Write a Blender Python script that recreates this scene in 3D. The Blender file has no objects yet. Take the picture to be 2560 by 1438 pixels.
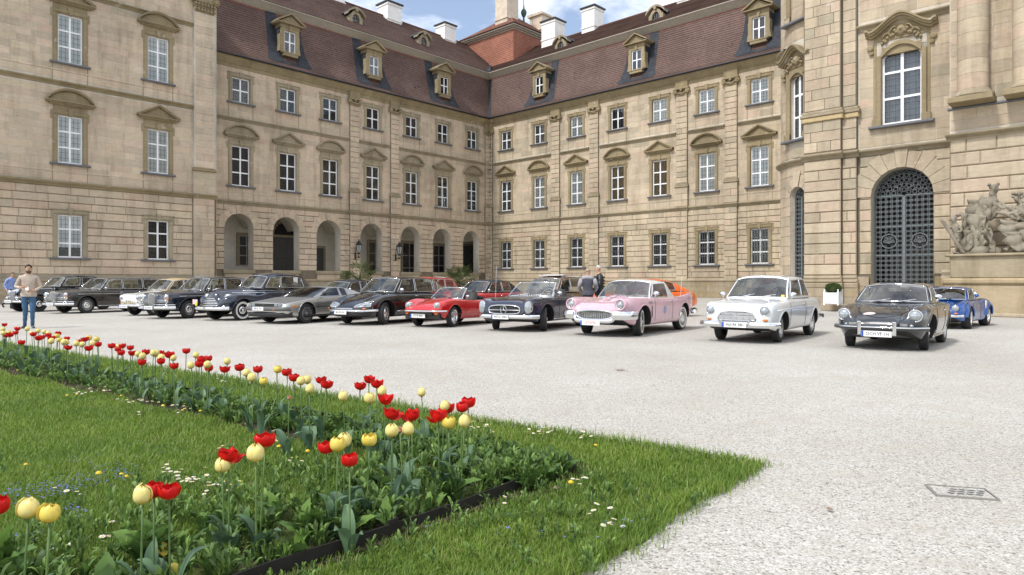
import bpy, bmesh, math, random
import numpy as np
from mathutils import Vector, Matrix, Euler, Quaternion
R = math.radians; PI = math.pi
random.seed(7); np.random.seed(7)
SC = bpy.context.scene
COL = SC.collection

# ------------------------------------------------------------------ camera, sky, sun, exposure
cam = bpy.data.objects.new('camera', bpy.data.cameras.new('camera')); COL.objects.link(cam)
cam.location = (0, 0, 1.32); cam.rotation_euler = (R(90), 0, 0)
cam.data.lens = 23.71; cam.data.sensor_width = 36; cam.data.shift_y = -0.0059
cam.data.clip_end = 3000; SC.camera = cam

SUN_EL, SUN_AZ = R(52), R(-130)      # azimuth clockwise from +Y (north)
sdir = Vector((math.sin(SUN_AZ)*math.cos(SUN_EL), math.cos(SUN_AZ)*math.cos(SUN_EL), math.sin(SUN_EL)))
wd = bpy.data.worlds.new('World'); SC.world = wd; wd.use_nodes = True
nt = wd.node_tree; nt.nodes.clear()
def wn(t): return nt.nodes.new(t)
sky = wn('ShaderNodeTexSky'); sky.sky_type = 'NISHITA'; sky.sun_disc = False
sky.sun_elevation = SUN_EL; sky.sun_rotation = SUN_AZ; sky.air_density = 1.0; sky.dust_density = 1.2; sky.ozone_density = 1.6
tc = wn('ShaderNodeTexCoord'); sep = wn('ShaderNodeSeparateXYZ'); nt.links.new(tc.outputs['Generated'], sep.inputs[0])
# clouds: direction projected on a flat layer overhead
mx = wn('ShaderNodeMath'); mx.operation = 'MAXIMUM'; mx.inputs[1].default_value = 0.0; nt.links.new(sep.outputs[2], mx.inputs[0])
ad = wn('ShaderNodeMath'); ad.operation = 'ADD'; ad.inputs[1].default_value = 0.22; nt.links.new(mx.outputs[0], ad.inputs[0])
dv = wn('ShaderNodeVectorMath'); dv.operation = 'DIVIDE'
cb = wn('ShaderNodeCombineXYZ')
for i in (0, 1, 2): nt.links.new(ad.outputs[0], cb.inputs[i])
nt.links.new(tc.outputs['Generated'], dv.inputs[0]); nt.links.new(cb.outputs[0], dv.inputs[1])
cn = wn('ShaderNodeTexNoise'); cn.inputs['Scale'].default_value = 2.2; cn.inputs['Detail'].default_value = 9; cn.inputs['Roughness'].default_value = .58
cn.inputs['Distortion'].default_value = .35
mp = wn('ShaderNodeMapping'); mp.inputs['Location'].default_value = (3.1, 1.7, 0); nt.links.new(dv.outputs[0], mp.inputs[0]); nt.links.new(mp.outputs[0], cn.inputs['Vector'])
cr = wn('ShaderNodeValToRGB'); cr.color_ramp.elements[0].position = .40; cr.color_ramp.elements[0].color = (.08, .08, .08, 1); cr.color_ramp.elements[1].position = .66
nt.links.new(cn.outputs['Fac'], cr.inputs[0])
mixc = wn('ShaderNodeMixRGB'); nt.links.new(cr.outputs[0], mixc.inputs['Fac']); nt.links.new(sky.outputs[0], mixc.inputs[1]); mixc.inputs[2].default_value = (10.6, 10.6, 10.7, 1)
bg = wn('ShaderNodeBackground'); bg.inputs['Strength'].default_value = .15; nt.links.new(mixc.outputs[0], bg.inputs[0])
wo = wn('ShaderNodeOutputWorld'); nt.links.new(bg.outputs[0], wo.inputs[0])

sun = bpy.data.objects.new('sun', bpy.data.lights.new('sun', 'SUN')); COL.objects.link(sun)
sun.data.energy = 2.5; sun.data.angle = R(7); sun.data.color = (1, .97, .925)
sun.rotation_euler = (-sdir).to_track_quat('-Z', 'Y').to_euler(); sun.location = (-20, -20, 40)
SC.view_settings.view_transform = 'Standard'; SC.view_settings.look = 'None'; SC.view_settings.gamma = 1
SC.view_settings.exposure = 0.34
SC.render.engine = 'CYCLES'
SC.cycles.max_bounces = 7; SC.cycles.transparent_max_bounces = 10; SC.cycles.glossy_bounces = 3; SC.cycles.diffuse_bounces = 4
SC.cycles.caustics_reflective = False; SC.cycles.caustics_refractive = False
try:
    SC.cycles.use_denoising = True; SC.cycles.denoiser = 'OPENIMAGEDENOISE'
except Exception: pass

# ------------------------------------------------------------------ materials
MATS = {}
class N:
    """tiny node-tree wrapper"""
    def __init__(s, name):
        s.m = bpy.data.materials.new(name); s.m.use_nodes = True; s.t = s.m.node_tree; s.t.nodes.clear()
        s.o = s.n('ShaderNodeOutputMaterial')
    def n(s, t, **k):
        x = s.t.nodes.new(t)
        for a, b in k.items(): setattr(x, a, b)
        return x
    def l(s, a, b): s.t.links.new(a, b)
    def noise(s, vec, scale, detail=5, rough=.55, dist=0):
        x = s.n('ShaderNodeTexNoise'); x.inputs['Scale'].default_value = scale; x.inputs['Detail'].default_value = detail
        x.inputs['Roughness'].default_value = rough; x.inputs['Distortion'].default_value = dist
        if vec is not None: s.l(vec, x.inputs['Vector'])
        return x.outputs['Fac']
    def ramp(s, fac, stops, interp='LINEAR'):
        x = s.n('ShaderNodeValToRGB'); e = x.color_ramp.elements; x.color_ramp.interpolation = interp
        while len(e) < len(stops): e.new(.5)
        for i, (p, c) in enumerate(stops):
            e[i].position = p; e[i].color = (c if len(c) == 4 else (*c, 1)) if not isinstance(c, (int, float)) else (c, c, c, 1)
        s.l(fac, x.inputs[0]); return x.outputs[0]
    def mul(s, a, b, fac=1.0, mode='MULTIPLY'):
        x = s.n('ShaderNodeMixRGB', blend_type=mode); x.inputs[0].default_value = fac
        s.l(a, x.inputs[1])
        if isinstance(b, tuple): x.inputs[2].default_value = (*b, 1)
        else: s.l(b, x.inputs[2])
        return x.outputs[0]
    def mixf(s, fac, a, b):
        x = s.n('ShaderNodeMixRGB'); s.l(fac, x.inputs[0])
        for i, q in ((1, a), (2, b)):
            if isinstance(q, tuple): x.inputs[i].default_value = (*q, 1)
            else: s.l(q, x.inputs[i])
        return x.outputs[0]
    def math(s, op, a, b=None):
        x = s.n('ShaderNodeMath', operation=op)
        for i, q in ((0, a), (1, b)):
            if q is None: continue
            if isinstance(q, (int, float)): x.inputs[i].default_value = q
            else: s.l(q, x.inputs[i])
        return x.outputs[0]
    def map(s, vec, scale=(1, 1, 1), rot=(0, 0, 0), loc=(0, 0, 0)):
        x = s.n('ShaderNodeMapping'); x.inputs['Scale'].default_value = scale; x.inputs['Rotation'].default_value = rot; x.inputs['Location'].default_value = loc
        s.l(vec, x.inputs[0]); return x.outputs[0]
    def pos(s): return s.n('ShaderNodeNewGeometry').outputs['Position']
    def obj(s): return s.n('ShaderNodeTexCoord').outputs['Object']
    def uv(s): return s.n('ShaderNodeTexCoord').outputs['UV']
    def rnd(s):
        a = s.n('ShaderNodeObjectInfo').outputs['Random']; b = s.n('ShaderNodeNewGeometry').outputs['Random Per Island']
        return s.math('FRACT', s.math('ADD', s.math('MULTIPLY', a, 7.31), b))
    def bump(s, h, strength=.3, dist=.02):
        x = s.n('ShaderNodeBump'); x.inputs['Strength'].default_value = strength; x.inputs['Distance'].default_value = dist
        s.l(h, x.inputs['Height']); return x.outputs[0]
    def bsdf(s, col=None, rough=.6, metal=0, normal=None, spec=.5, coat=0, coat_r=.03, **k):
        x = s.n('ShaderNodeBsdfPrincipled')
        if isinstance(col, tuple): x.inputs['Base Color'].default_value = (*col, 1)
        elif col is not None: s.l(col, x.inputs['Base Color'])
        if isinstance(rough, (int, float)): x.inputs['Roughness'].default_value = rough
        else: s.l(rough, x.inputs['Roughness'])
        x.inputs['Metallic'].default_value = metal; x.inputs['Specular IOR Level'].default_value = spec
        x.inputs['Coat Weight'].default_value = coat; x.inputs['Coat Roughness'].default_value = coat_r
        if normal is not None: s.l(normal, x.inputs['Normal'])
        for a, b in k.items(): x.inputs[a].default_value = b
        s.b = x; s.l(x.outputs[0], s.o.inputs[0]); return s.m

def plain(name, col, rough=.6, metal=0, var=.12, scale=6, bump=0, coat=0, spec=.5):
    """a surface colour with slight uneven wear"""
    if name in MATS: return MATS[name]
    n = N(name); p = n.obj()
    a = n.noise(p, scale, 6)
    c = n.ramp(a, [(.25, tuple(x*(1-var) for x in col)), (.75, tuple(min(1, x*(1+var)) for x in col))])
    rr = n.ramp(n.noise(p, scale*2.3, 4), [(.3, max(0, rough*.85)), (.7, min(1, rough*1.15))])
    nb = n.bump(n.noise(p, scale*8, 4), bump, .01) if bump else None
    MATS[name] = n.bsdf(c, rr, metal, nb, spec, coat); return MATS[name]

def m_stone(name, cols, joint=False, dark=1.0, stain=.75):
    n = N(name); p = n.pos()
    if len(cols) == 1: base = n.ramp(n.noise(p, .7, 4), [(.3, tuple(c*.9 for c in cols[0])), (.7, tuple(min(1, c*1.08) for c in cols[0]))])
    else:
        k = len(cols); base = n.ramp(n.rnd(), [(i/(k-1), c) for i, c in enumerate(cols)])
    big = n.ramp(n.noise(p, .22, 5, .6), [(.3, .80), (.7, 1.1)])
    base = n.mul(base, big)
    bed = n.ramp(n.noise(n.map(p, (2.2, 2.2, 9)), 1.3, 6, .65), [(.3, .86), (.7, 1.08)])     # bedding layers of sandstone
    base = n.mul(base, bed)
    st = n.ramp(n.noise(n.map(p, (1.6, 1.6, .22)), 1.1, 6, .7), [(.48, (1, 1, 1)), (.72, (.60, .58, .54))])   # weathering
    base = n.mul(base, st, stain)
    pale = n.ramp(n.noise(p, 1.9, 3, .5, .6), [(.66, 0.0), (.76, .55)])                       # lime-washed repairs
    base = n.mixf(pale, base, (.56, .50, .42))
    gr = n.noise(p, 26, 7, .7)
    nb = n.bump(gr, .35, .012)
    MATS[name] = n.bsdf(base, .88, 0, nb, .25); return MATS[name]
STONE = m_stone('sandstone_block', [(.585, .465, .335), (.54, .445, .33), (.62, .50, .375), (.50, .41, .305), (.60, .465, .35), (.585, .485, .345), (.47, .395, .295), (.565, .42, .31)])
STONE_R = m_stone('sandstone_block_pale', [(.53, .435, .31), (.485, .41, .295), (.57, .475, .345), (.45, .385, .28), (.545, .43, .32), (.40, .35, .255), (.52, .40, .295)])
MORTAR = m_stone('mortar_bed', [(.60, .545, .455)])
TRIM = m_stone('ochre_sandstone', [(.31, .25, .15)], stain=.6)
TRIM_P = m_stone('grey_sandstone', [(.355, .30, .205)], stain=.7)
PLINTH = m_stone('plinth_stone', [(.33, .275, .19), (.40, .33, .235), (.37, .29, .17), (.43, .36, .26), (.29, .25, .18)], stain=.9)
STATUE = m_stone('statue_stone', [(.27, .24, .185)], stain=1.0)
PLASTER = m_stone('loggia_plaster', [(.76, .715, .62)], stain=.15)
SLATE_SILL = plain('slate_sill', (.13, .135, .15), .5)
WHITE_W = plain('white_window_paint', (.80, .81, .82), .35, var=.05)
LEAD = plain('lead_came', (.07, .075, .085), .5, .4)
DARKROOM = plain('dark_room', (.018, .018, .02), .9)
BLIND = plain('pale_blind', (.80, .82, .81), .9, var=.05, scale=1.5)
BROWN_CURT = plain('brown_curtain', (.25, .17, .08), .9, var=.3, scale=4)
GREYWOOD = plain('grey_painted_wood', (.085, .085, .085), .55, var=.2)
IRON = plain('wrought_iron', (.15, .17, .175), .5, .25, var=.15)
JOINT_SHADE = m_stone('shaded_joint', [(.20, .165, .12)])  # groove shadow painted into the backing of rusticated joints, in a grime tone
BLACKM = plain('black_metal', (.02, .02, .022), .45, .3)
BLACKPL = plain('black_rubber_trim', (.016, .016, .016), .6)
ZINC = plain('grey_zinc', (.28, .29, .30), .45, .5)
CHROME = plain('chrome', (.78, .79, .80), .09, 1.0, var=.04)
WHITEPLAST = plain('chimney_whitewash', (.78, .77, .74), .85, var=.10, scale=2, bump=.2)
SEAM = plain('shut_line', (.006, .006, .006), .8)

def m_glass(name, tint=(.85, .9, .9), refl=.10):
    n = N(name)
    tr = n.n('ShaderNodeBsdfTransparent'); tr.inputs[0].default_value = (*tint, 1)
    gl = n.n('ShaderNodeBsdfGlossy'); gl.inputs['Roughness'].default_value = .03
    lw = n.n('ShaderNodeFresnel'); lw.inputs['IOR'].default_value = 1.5
    wav = n.bump(n.noise(n.pos(), 3.2, 2), .06, .05); n.l(wav, gl.inputs['Normal'])
    f = n.math('MINIMUM', n.math('ADD', n.math('MULTIPLY', lw.outputs[0], 1.0), refl), .9)
    mxs = n.n('ShaderNodeMixShader'); n.l(f, mxs.inputs[0]); n.l(tr.outputs[0], mxs.inputs[1]); n.l(gl.outputs[0], mxs.inputs[2])
    n.l(mxs.outputs[0], n.o.inputs[0]); MATS[name] = n.m; return n.m
GLASS = m_glass('window_glass', (.95, .965, .96), .0)
CARGLASS = m_glass('car_glass', (.74, .80, .79), .10)
DARKGLASS = m_glass('dark_glass', (.16, .17, .17), .08)

def m_tile(name, c1, c2, w=.19, h=.165):
    n = N(name); uv = n.uv()
    br = n.n('ShaderNodeTexBrick'); n.l(uv, br.inputs['Vector']); br.offset = .5
    br.inputs['Scale'].default_value = 1; br.inputs['Brick Width'].default_value = w; br.inputs['Row Height'].default_value = h
    br.inputs['Mortar Size'].default_value = .007; br.inputs['Mortar Smooth'].default_value = .3; br.inputs['Bias'].default_value = 0
    br.inputs['Color1'].default_value = (*c1, 1); br.inputs['Color2'].default_value = (*c2, 1); br.inputs['Mortar'].default_value = tuple(x*.35 for x in c1)+(1,)
    big = n.ramp(n.noise(uv, .35, 6, .65), [(.3, .72), (.7, 1.18)])
    c = n.mul(br.outputs['Color'], big)
    lich = n.ramp(n.noise(uv, 1.7, 5, .7), [(.66, 0.), (.85, .25)])
    c = n.mixf(lich, c, (.10, .095, .08))
    nb = n.bump(br.outputs['Fac'], -.5, .02)
    MATS[name] = n.bsdf(c, .75, 0, nb, .3); return MATS[name]
TILE = m_tile('roof_tile_brown', (.132, .082, .068), (.170, .110, .092))
TILE_UP = m_tile('roof_tile_brown_upper', (.140, .088, .073), (.178, .117, .097))
TILE_O = m_tile('roof_tile_orange', (.33, .135, .088), (.39, .17, .115), .2, .2)
SLATE = m_tile('slate_shingle', (.028, .032, .040), (.045, .050, .060), .24, .2)

# ------------------------------------------------------------------ mesh helpers
class MB:
    def __init__(s): s.v = []; s.f = []; s.m = []; s.uv = None
    def add(s, vs, fs, mi=0):
        k = len(s.v); s.v += [tuple(p) for p in vs]; s.f += [tuple(i+k for i in q) for q in fs]; s.m += [mi]*len(fs); return k
    def quad(s, a, b, c, d, mi=0): s.add([a, b, c, d], [(0, 1, 2, 3)], mi)
    def box(s, x0, x1, y0, y1, z0, z1, mi=0, no=''):
        v = [(x0, y0, z0), (x1, y0, z0), (x1, y1, z0), (x0, y1, z0), (x0, y0, z1), (x1, y0, z1), (x1, y1, z1), (x0, y1, z1)]
        f = [(0, 1, 5, 4), (1, 2, 6, 5), (2, 3, 7, 6), (3, 0, 4, 7), (4, 5, 6, 7), (3, 2, 1, 0)]
        if 'b' in no: f.pop(2)
        s.add(v, f, mi)
    def cbox(s, x0, x1, y0, y1, z0, z1, c=.02, mi=0):
        """box whose front (y0) edges are chamfered"""
        a = min(c, (x1-x0)*.3, (z1-z0)*.3)
        v = [(x0, y1, z0), (x1, y1, z0), (x1, y1, z1), (x0, y1, z1), (x0, y0+a, z0), (x1, y0+a, z0), (x1, y0+a, z1), (x0, y0+a, z1),
             (x0+a, y0, z0+a), (x1-a, y0, z0+a), (x1-a, y0, z1-a), (x0+a, y0, z1-a)]
        f = [(8, 9, 10, 11)]
        for i in range(4):
            j = (i+1) % 4; f += [(4+i, 4+j, 8+j, 8+i), (i, j, 4+j, 4+i)]
        s.add(v, f, mi)
    def prism(s, poly, y0, y1, mi=0, back=True):
        """polygon in (x,z), CCW seen from -y, extruded y0 (front) to y1"""
        k = len(poly)
        v = [(x, y0, z) for x, z in poly]+[(x, y1, z) for x, z in poly]
        f = [tuple(range(k))]+([tuple(range(2*k-1, k-1, -1))] if back else [])
        for i in range(k):
            j = (i+1) % k; f.append((j, i, k+i, k+j))
        s.add(v, f, mi)
    def zprism(s, poly, z0, z1, mi=0):
        k = len(poly); v = [(x, y, z0) for x, y in poly]+[(x, y, z1) for x, y in poly]
        f = [tuple(range(k, 2*k)), tuple(range(k-1, -1, -1))]
        for i in range(k):
            j = (i+1) % k; f.append((i, j, k+j, k+i))
        s.add(v, f, mi)
    def lathe(s, prof, n=20, axis='z', c=(0, 0, 0), mi=0, a0=0, a1=2*PI):
        """prof: (r, h) list"""
        full = abs(a1-a0-2*PI) < 1e-6; cols = n if full else n+1; v = []
        for r, h in prof:
            for i in range(cols):
                t = a0+(a1-a0)*i/n; ca, sa = r*math.cos(t), r*math.sin(t)
                if axis == 'z': p = (ca, sa, h)
                elif axis == 'y': p = (ca, h, sa)
                else: p = (h, ca, sa)
                v.append((p[0]+c[0], p[1]+c[1], p[2]+c[2]))
        f = []
        for a in range(len(prof)-1):
            for i in range(n):
                j = (i+1) % cols; q = (a*cols+i, a*cols+j, (a+1)*cols+j, (a+1)*cols+i)
                f.append(q if axis != 'y' else q[::-1])
        s.add(v, f, mi)
    def sweep(s, path, sec, up=(0, 0, 1), closed=False, caps=True, mi=0):
        """section (a,b) list swept along path: a sideways, b up"""
        P = [Vector(p) for p in path]; up = Vector(up); k = len(sec); n = len(P); v = []
        for i, p in enumerate(P):
            if closed: t = P[(i+1) % n]-P[i-1]
            else: t = P[min(i+1, n-1)]-P[max(i-1, 0)]
            t.normalize(); sd = t.cross(up)
            if sd.length < 1e-4: sd = t.cross(Vector((1, 0, 0)))
            sd.normalize(); u2 = sd.cross(t)
            for a, b in sec: v.append(p+sd*a+u2*b)
        f = []
        for i in range(n if closed else n-1):
            j = (i+1) % n
            for q in range(k):
                w = (q+1) % k; f.append((i*k+q, j*k+q, j*k+w, i*k+w))
        if caps and not closed: f += [tuple(range(k)), tuple(range((n-1)*k+k-1, (n-1)*k-1, -1))]
        s.add(v, f, mi)
    def tube(s, path, r, n=6, closed=False, mi=0, up=(0, 0, 1)):
        if isinstance(r, (int, float)):
            s.sweep(path, [(r*math.cos(2*PI*i/n), r*math.sin(2*PI*i/n)) for i in range(n)], up, closed, True, mi)
        else:
            P = [Vector(p) for p in path]; m = len(P); v = []
            for i, p in enumerate(P):
                t = (P[min(i+1, m-1)]-P[max(i-1, 0)]).normalized(); sd = t.cross(Vector(up))
                if sd.length < 1e-3: sd = t.cross(Vector((1, 0, 0)))
                sd.normalize(); u2 = sd.cross(t)
                for q in range(n): a = 2*PI*q/n; v.append(p+(sd*math.cos(a)+u2*math.sin(a))*r[i])
            f = [(i*n+q, (i+1)*n+q, (i+1)*n+(q+1) % n, i*n+(q+1) % n) for i in range(m-1) for q in range(n)]
            f += [tuple(range(n)), tuple(range(m*n-1, (m-1)*n-1, -1))]
            s.add(v, f, mi)
    def grid(s, P, mi=0, flip=False, closed_u=False):
        """P[i][j] points"""
        nu, nv = len(P), len(P[0]); v = [p for row in P for p in row]; f = []
        for i in range(nu if closed_u else nu-1):
            k = (i+1) % nu
            for j in range(nv-1):
                q = (i*nv+j, k*nv+j, k*nv+j+1, i*nv+j+1); f.append(q[::-1] if flip else q)
        s.add(v, f, mi)
    def mesh(s, name, mats, smooth=False, angle=None, merge=0):
        me = bpy.data.meshes.new(name); me.from_pydata(s.v, [], s.f)
        if not isinstance(mats, (list, tuple)): mats = [mats]
        for m in mats: me.materials.append(m)
        if len(mats) > 1: me.polygons.foreach_set('material_index', s.m)
        if s.uv:
            u = me.uv_layers.new(name='UVMap'); k = 0
            flat = []
            for p in s.f:
                for vi in p: flat += s.uv[vi]
            u.data.foreach_set('uv', flat)
        if merge:
            b = bmesh.new(); b.from_mesh(me); bmesh.ops.remove_doubles(b, verts=b.verts, dist=merge); bmesh.ops.recalc_face_normals(b, faces=b.faces); b.to_mesh(me); b.free()
        if smooth or angle:
            me.polygons.foreach_set('use_smooth', [True]*len(me.polygons))
            if angle: me.set_sharp_from_angle(angle=R(angle))
        me.update(); return me
    def build(s, name, mats, parent=None, loc=(0, 0, 0), rot=(0, 0, 0), **k):
        return link(name, s.mesh(name, mats, **k), parent, loc, rot)

def link(name, me, parent=None, loc=(0, 0, 0), rot=(0, 0, 0), scale=None):
    o = bpy.data.objects.new(name, me); COL.objects.link(o); o.location = loc; o.rotation_euler = rot
    if scale: o.scale = scale if isinstance(scale, (tuple, list)) else (scale,)*3
    if parent: o.parent = parent
    return o
def tag(o, label=None, cat=None, group=None, kind=None):
    if label: o['label'] = label
    if cat: o['category'] = cat
    if group: o['group'] = group
    if kind: o['kind'] = kind
    return o
def thing(name, label, cat, loc=(0, 0, 0), rz=0, group=None, scale=None):
    return tag(link(name, None, None, loc, (0, 0, rz), scale), label, cat, group)
def copy_tree(o, parent=None):
    c = o.copy(); COL.objects.link(c); c.parent = parent
    for ch in o.children: copy_tree(ch, c)
    return c
def lerp(a, b, t): return a+(b-a)*t
def interp(pts, x):
    """smooth monotone-ish cubic through (x,y) points"""
    n = len(pts)
    if x <= pts[0][0]: return pts[0][1]
    if x >= pts[-1][0]: return pts[-1][1]
    for i in range(n-1):
        if pts[i][0] <= x <= pts[i+1][0]: break
    x0, y0 = pts[i]; x1, y1 = pts[i+1]; h = x1-x0; d = (y1-y0)/h
    def slope(k):
        if k == 0: return (pts[1][1]-pts[0][1])/(pts[1][0]-pts[0][0])
        if k == n-1: return (pts[-1][1]-pts[-2][1])/(pts[-1][0]-pts[-2][0])
        a = (pts[k][1]-pts[k-1][1])/(pts[k][0]-pts[k-1][0]); b = (pts[k+1][1]-pts[k][1])/(pts[k+1][0]-pts[k][0])
        return 0 if a*b <= 0 else 2*a*b/(a+b)
    m0, m1 = slope(i), slope(i+1); t = (x-x0)/h
    return (2*t**3-3*t*t+1)*y0+(t**3-2*t*t+t)*h*m0+(-2*t**3+3*t*t)*y1+(t**3-t*t)*h*m1
def crom(P, n):
    """Catmull-Rom resample of a 3-d polyline into n points"""
    P = [Vector(p) for p in P]; m = len(P)-1; out = []
    for k in range(n):
        t = k/(n-1)*m; i = min(int(t), m-1); t -= i
        p1, p2 = P[i], P[i+1]; p0 = P[i-1] if i else p1*2-p2; p3 = P[i+2] if i+2 <= m else p2*2-p1
        out.append(.5*((2*p1)+(p2-p0)*t+(2*p0-5*p1+4*p2-p3)*t*t+(3*p1-p0-3*p2+p3)*t**3))
    return out
# ------------------------------------------------------------------ ground
def m_gravel():
    n = N('pale_gravel'); p = n.pos()
    vo = n.n('ShaderNodeTexVoronoi'); vo.inputs['Scale'].default_value = 80; n.l(p, vo.inputs['Vector'])
    vo2 = n.n('ShaderNodeTexVoronoi'); vo2.inputs['Scale'].default_value = 150; n.l(p, vo2.inputs['Vector'])
    sp = n.n('ShaderNodeSeparateColor'); n.l(vo.outputs['Color'], sp.inputs[0])
    sp2 = n.n('ShaderNodeSeparateColor'); n.l(vo2.outputs['Color'], sp2.inputs[0])
    c = n.ramp(sp.outputs[0], [(0, (.23, .21, .178)), (.12, (.39, .372, .335)), (.5, (.49, .475, .443)), (.8, (.53, .52, .492)), (1, (.60, .59, .568))])
    c2 = n.ramp(sp2.outputs[1], [(0, .55), (.2, .86), (.6, 1.0), (1, 1.12)])
    c = n.mul(c, c2)
    big = n.ramp(n.noise(p, .32, 6, .6), [(.3, (.86, .84, .80)), (.7, (1.05, 1.04, 1.03))])
    c = n.mul(c, big)
    pat = n.ramp(n.noise(n.map(p, (1, 1.6, 1)), 1.25, 7, .68), [(.50, 0.), (.70, .6)])     # damp brownish sandy patches
    c = n.mixf(pat, c, (.40, .365, .30))
    dk = n.ramp(n.noise(p, 9.5, 5, .75), [(.68, 0.), (.80, .5)])
    c = n.mixf(dk, c, (.33, .295, .235))
    h = n.mul(n.ramp(vo.outputs['Distance'], [(0, 1.), (.7, 0.)]), n.ramp(vo2.outputs['Distance'], [(0, 1.), (.8, .4)]))
    nb = n.bump(h, .55, .012)
    nb2 = n.n('ShaderNodeBump'); nb2.inputs['Strength'].default_value = .5; nb2.inputs['Distance'].default_value = .05
    n.l(n.noise(p, 2.2, 6, .65), nb2.inputs['Height']); n.l(nb, nb2.inputs['Normal'])
    return n.bsdf(c, .92, 0, nb2.outputs[0], .15)
GRAVEL = m_gravel()
mb = MB(); mb.quad((-220, -60, 0), (220, -60, 0), (220, 260, 0), (-220, 260, 0))
tag(mb.build('ground', GRAVEL), kind='structure')

# ------------------------------------------------------------------ palace: shared frame
AL = R(47.03)
CX, CY = -2.4425, 71.0
DLv = Vector((math.cos(AL), math.sin(AL))); DRv = Vector((-math.sin(AL), math.cos(AL)))
CAM_L = (-50.26, -50.18)      # camera in left-wing (u,y); in right-wing coordinates it is (50.18,-50.29)
CAM_R = (50.18, -50.29)
BLK = {}          # per thing: list of stone blocks
UNIT = {}
def unit_block(kind, mat):
    k = (kind, mat.name)
    if k not in UNIT:
        b = MB()
        if kind == 'r': b.cbox(-.5, .5, -1, 0, -.5, .5, .0)
        else: b.box(-.5, .5, -1, 0, -.5, .5, no='b')
        if kind == 'r':
            b = MB(); v = [(-.5, 0, -.5), (.5, 0, -.5), (.5, 0, .5), (-.5, 0, .5), (-.47, -1, -.44), (.47, -1, -.44), (.47, -1, .44), (-.47, -1, .44)]
            b.add(v, [(4, 5, 6, 7), (0, 1, 5, 4), (1, 2, 6, 5), (2, 3, 7, 6), (3, 0, 4, 7)])
        UNIT[k] = b.mesh('stone_block', mat)
    return UNIT[k]
def blocks(key, u0, u1, z0, z1, rowh, ln, ops, y, proud, style, mat, gapv=.012, gaph=.014):
    """courses of ashlar in u0..u1, z0..z1 clipped by openings"""
    if style == 's' and mat is not PLINTH: gapv = gaph = .028
    L = BLK.setdefault(key, []); nr = max(1, round((z1-z0)/rowh)); h = (z1-z0)/nr
    for r in range(nr):
        a, b = z0+r*h, z0+(r+1)*h; cut = []
        for o in ops:
            ua, ub, za, zb = o[:4]; arch = o[4]
            top = zb+((ub-ua)/2 if arch else 0)
            if b <= za+.01 or a >= top-.01: continue
            if arch and a >= zb:
                rr = (ub-ua)/2+.16; d = a-zb
                if d >= rr: continue
                hw = math.sqrt(rr*rr-d*d); c = (ua+ub)/2; cut.append((c-hw, c+hw, None, None))
            else:
                cut.append((ua, ub, za if a < za-.02 else None, top if (not arch and b > top+.02) else None))
        cut.sort(); xs = u0; segs = []
        for ua, ub, lo, hi in cut:
            if ua > xs: segs.append((xs, min(ua, u1)))
            xs = max(xs, ub)
            if lo is not None: L.append((max(ua, u0), min(ub, u1), a, lo, y, proud, style, mat))
            if hi is not None: L.append((max(ua, u0), min(ub, u1), hi, b, y, proud, style, mat))
        if xs < u1: segs.append((xs, u1))
        for s0, s1 in segs:
            w = s1-s0
            if w < .03: continue
            x = s0; first = True
            while x < s1-.01:
                l = ln*random.uniform(.6, 1.45)
                if first and r % 2: l *= .55
                first = False
                if s1-x-l < ln*.35: l = s1-x
                L.append((x+gapv/2, x+l-gapv/2, a+gaph/2, b-gaph/2, y, proud*random.uniform(.8, 1.2), style, mat)); x += l
def flush_blocks(key, root, camuv, limit=300):
    L = BLK.get(key, [])
    def size(b):
        d = math.hypot((b[0]+b[1])/2-camuv[0], b[4]-camuv[1]); return (b[1]-b[0])*(b[3]-b[2])/d**2
    def vis(b): return b[3] > 1.6
    L.sort(key=lambda b: (-int(vis(b)), -size(b)))
    for b in L[:limit]:
        link('stone_block', unit_block(b[6], b[7]), root, ((b[0]+b[1])/2, b[4], (b[2]+b[3])/2), (0, 0, 0), (b[1]-b[0], b[5], b[3]-b[2]))
    if len(L) > limit:
        m = MB(); mats = []
        for b in L[limit:]:
            if b[7] not in mats: mats.append(b[7])
            c = min(.03, (b[3]-b[2])*.1) if b[6] == 'r' else 0; mi = mats.index(b[7])
            x0, x1, z0, z1, y, p = b[:6]
            v = [(x0, y, z0), (x1, y, z0), (x1, y, z1), (x0, y, z1), (x0+c, y-p, z0+c), (x1-c, y-p, z0+c), (x1-c, y-p, z1-c), (x0+c, y-p, z1-c)]
            m.add(v, [(4, 5, 6, 7), (0, 1, 5, 4), (1, 2, 6, 5), (2, 3, 7, 6), (3, 0, 4, 7)], mi)
        tag(m.build('stone_blocks', mats, root), kind='stuff')
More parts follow.
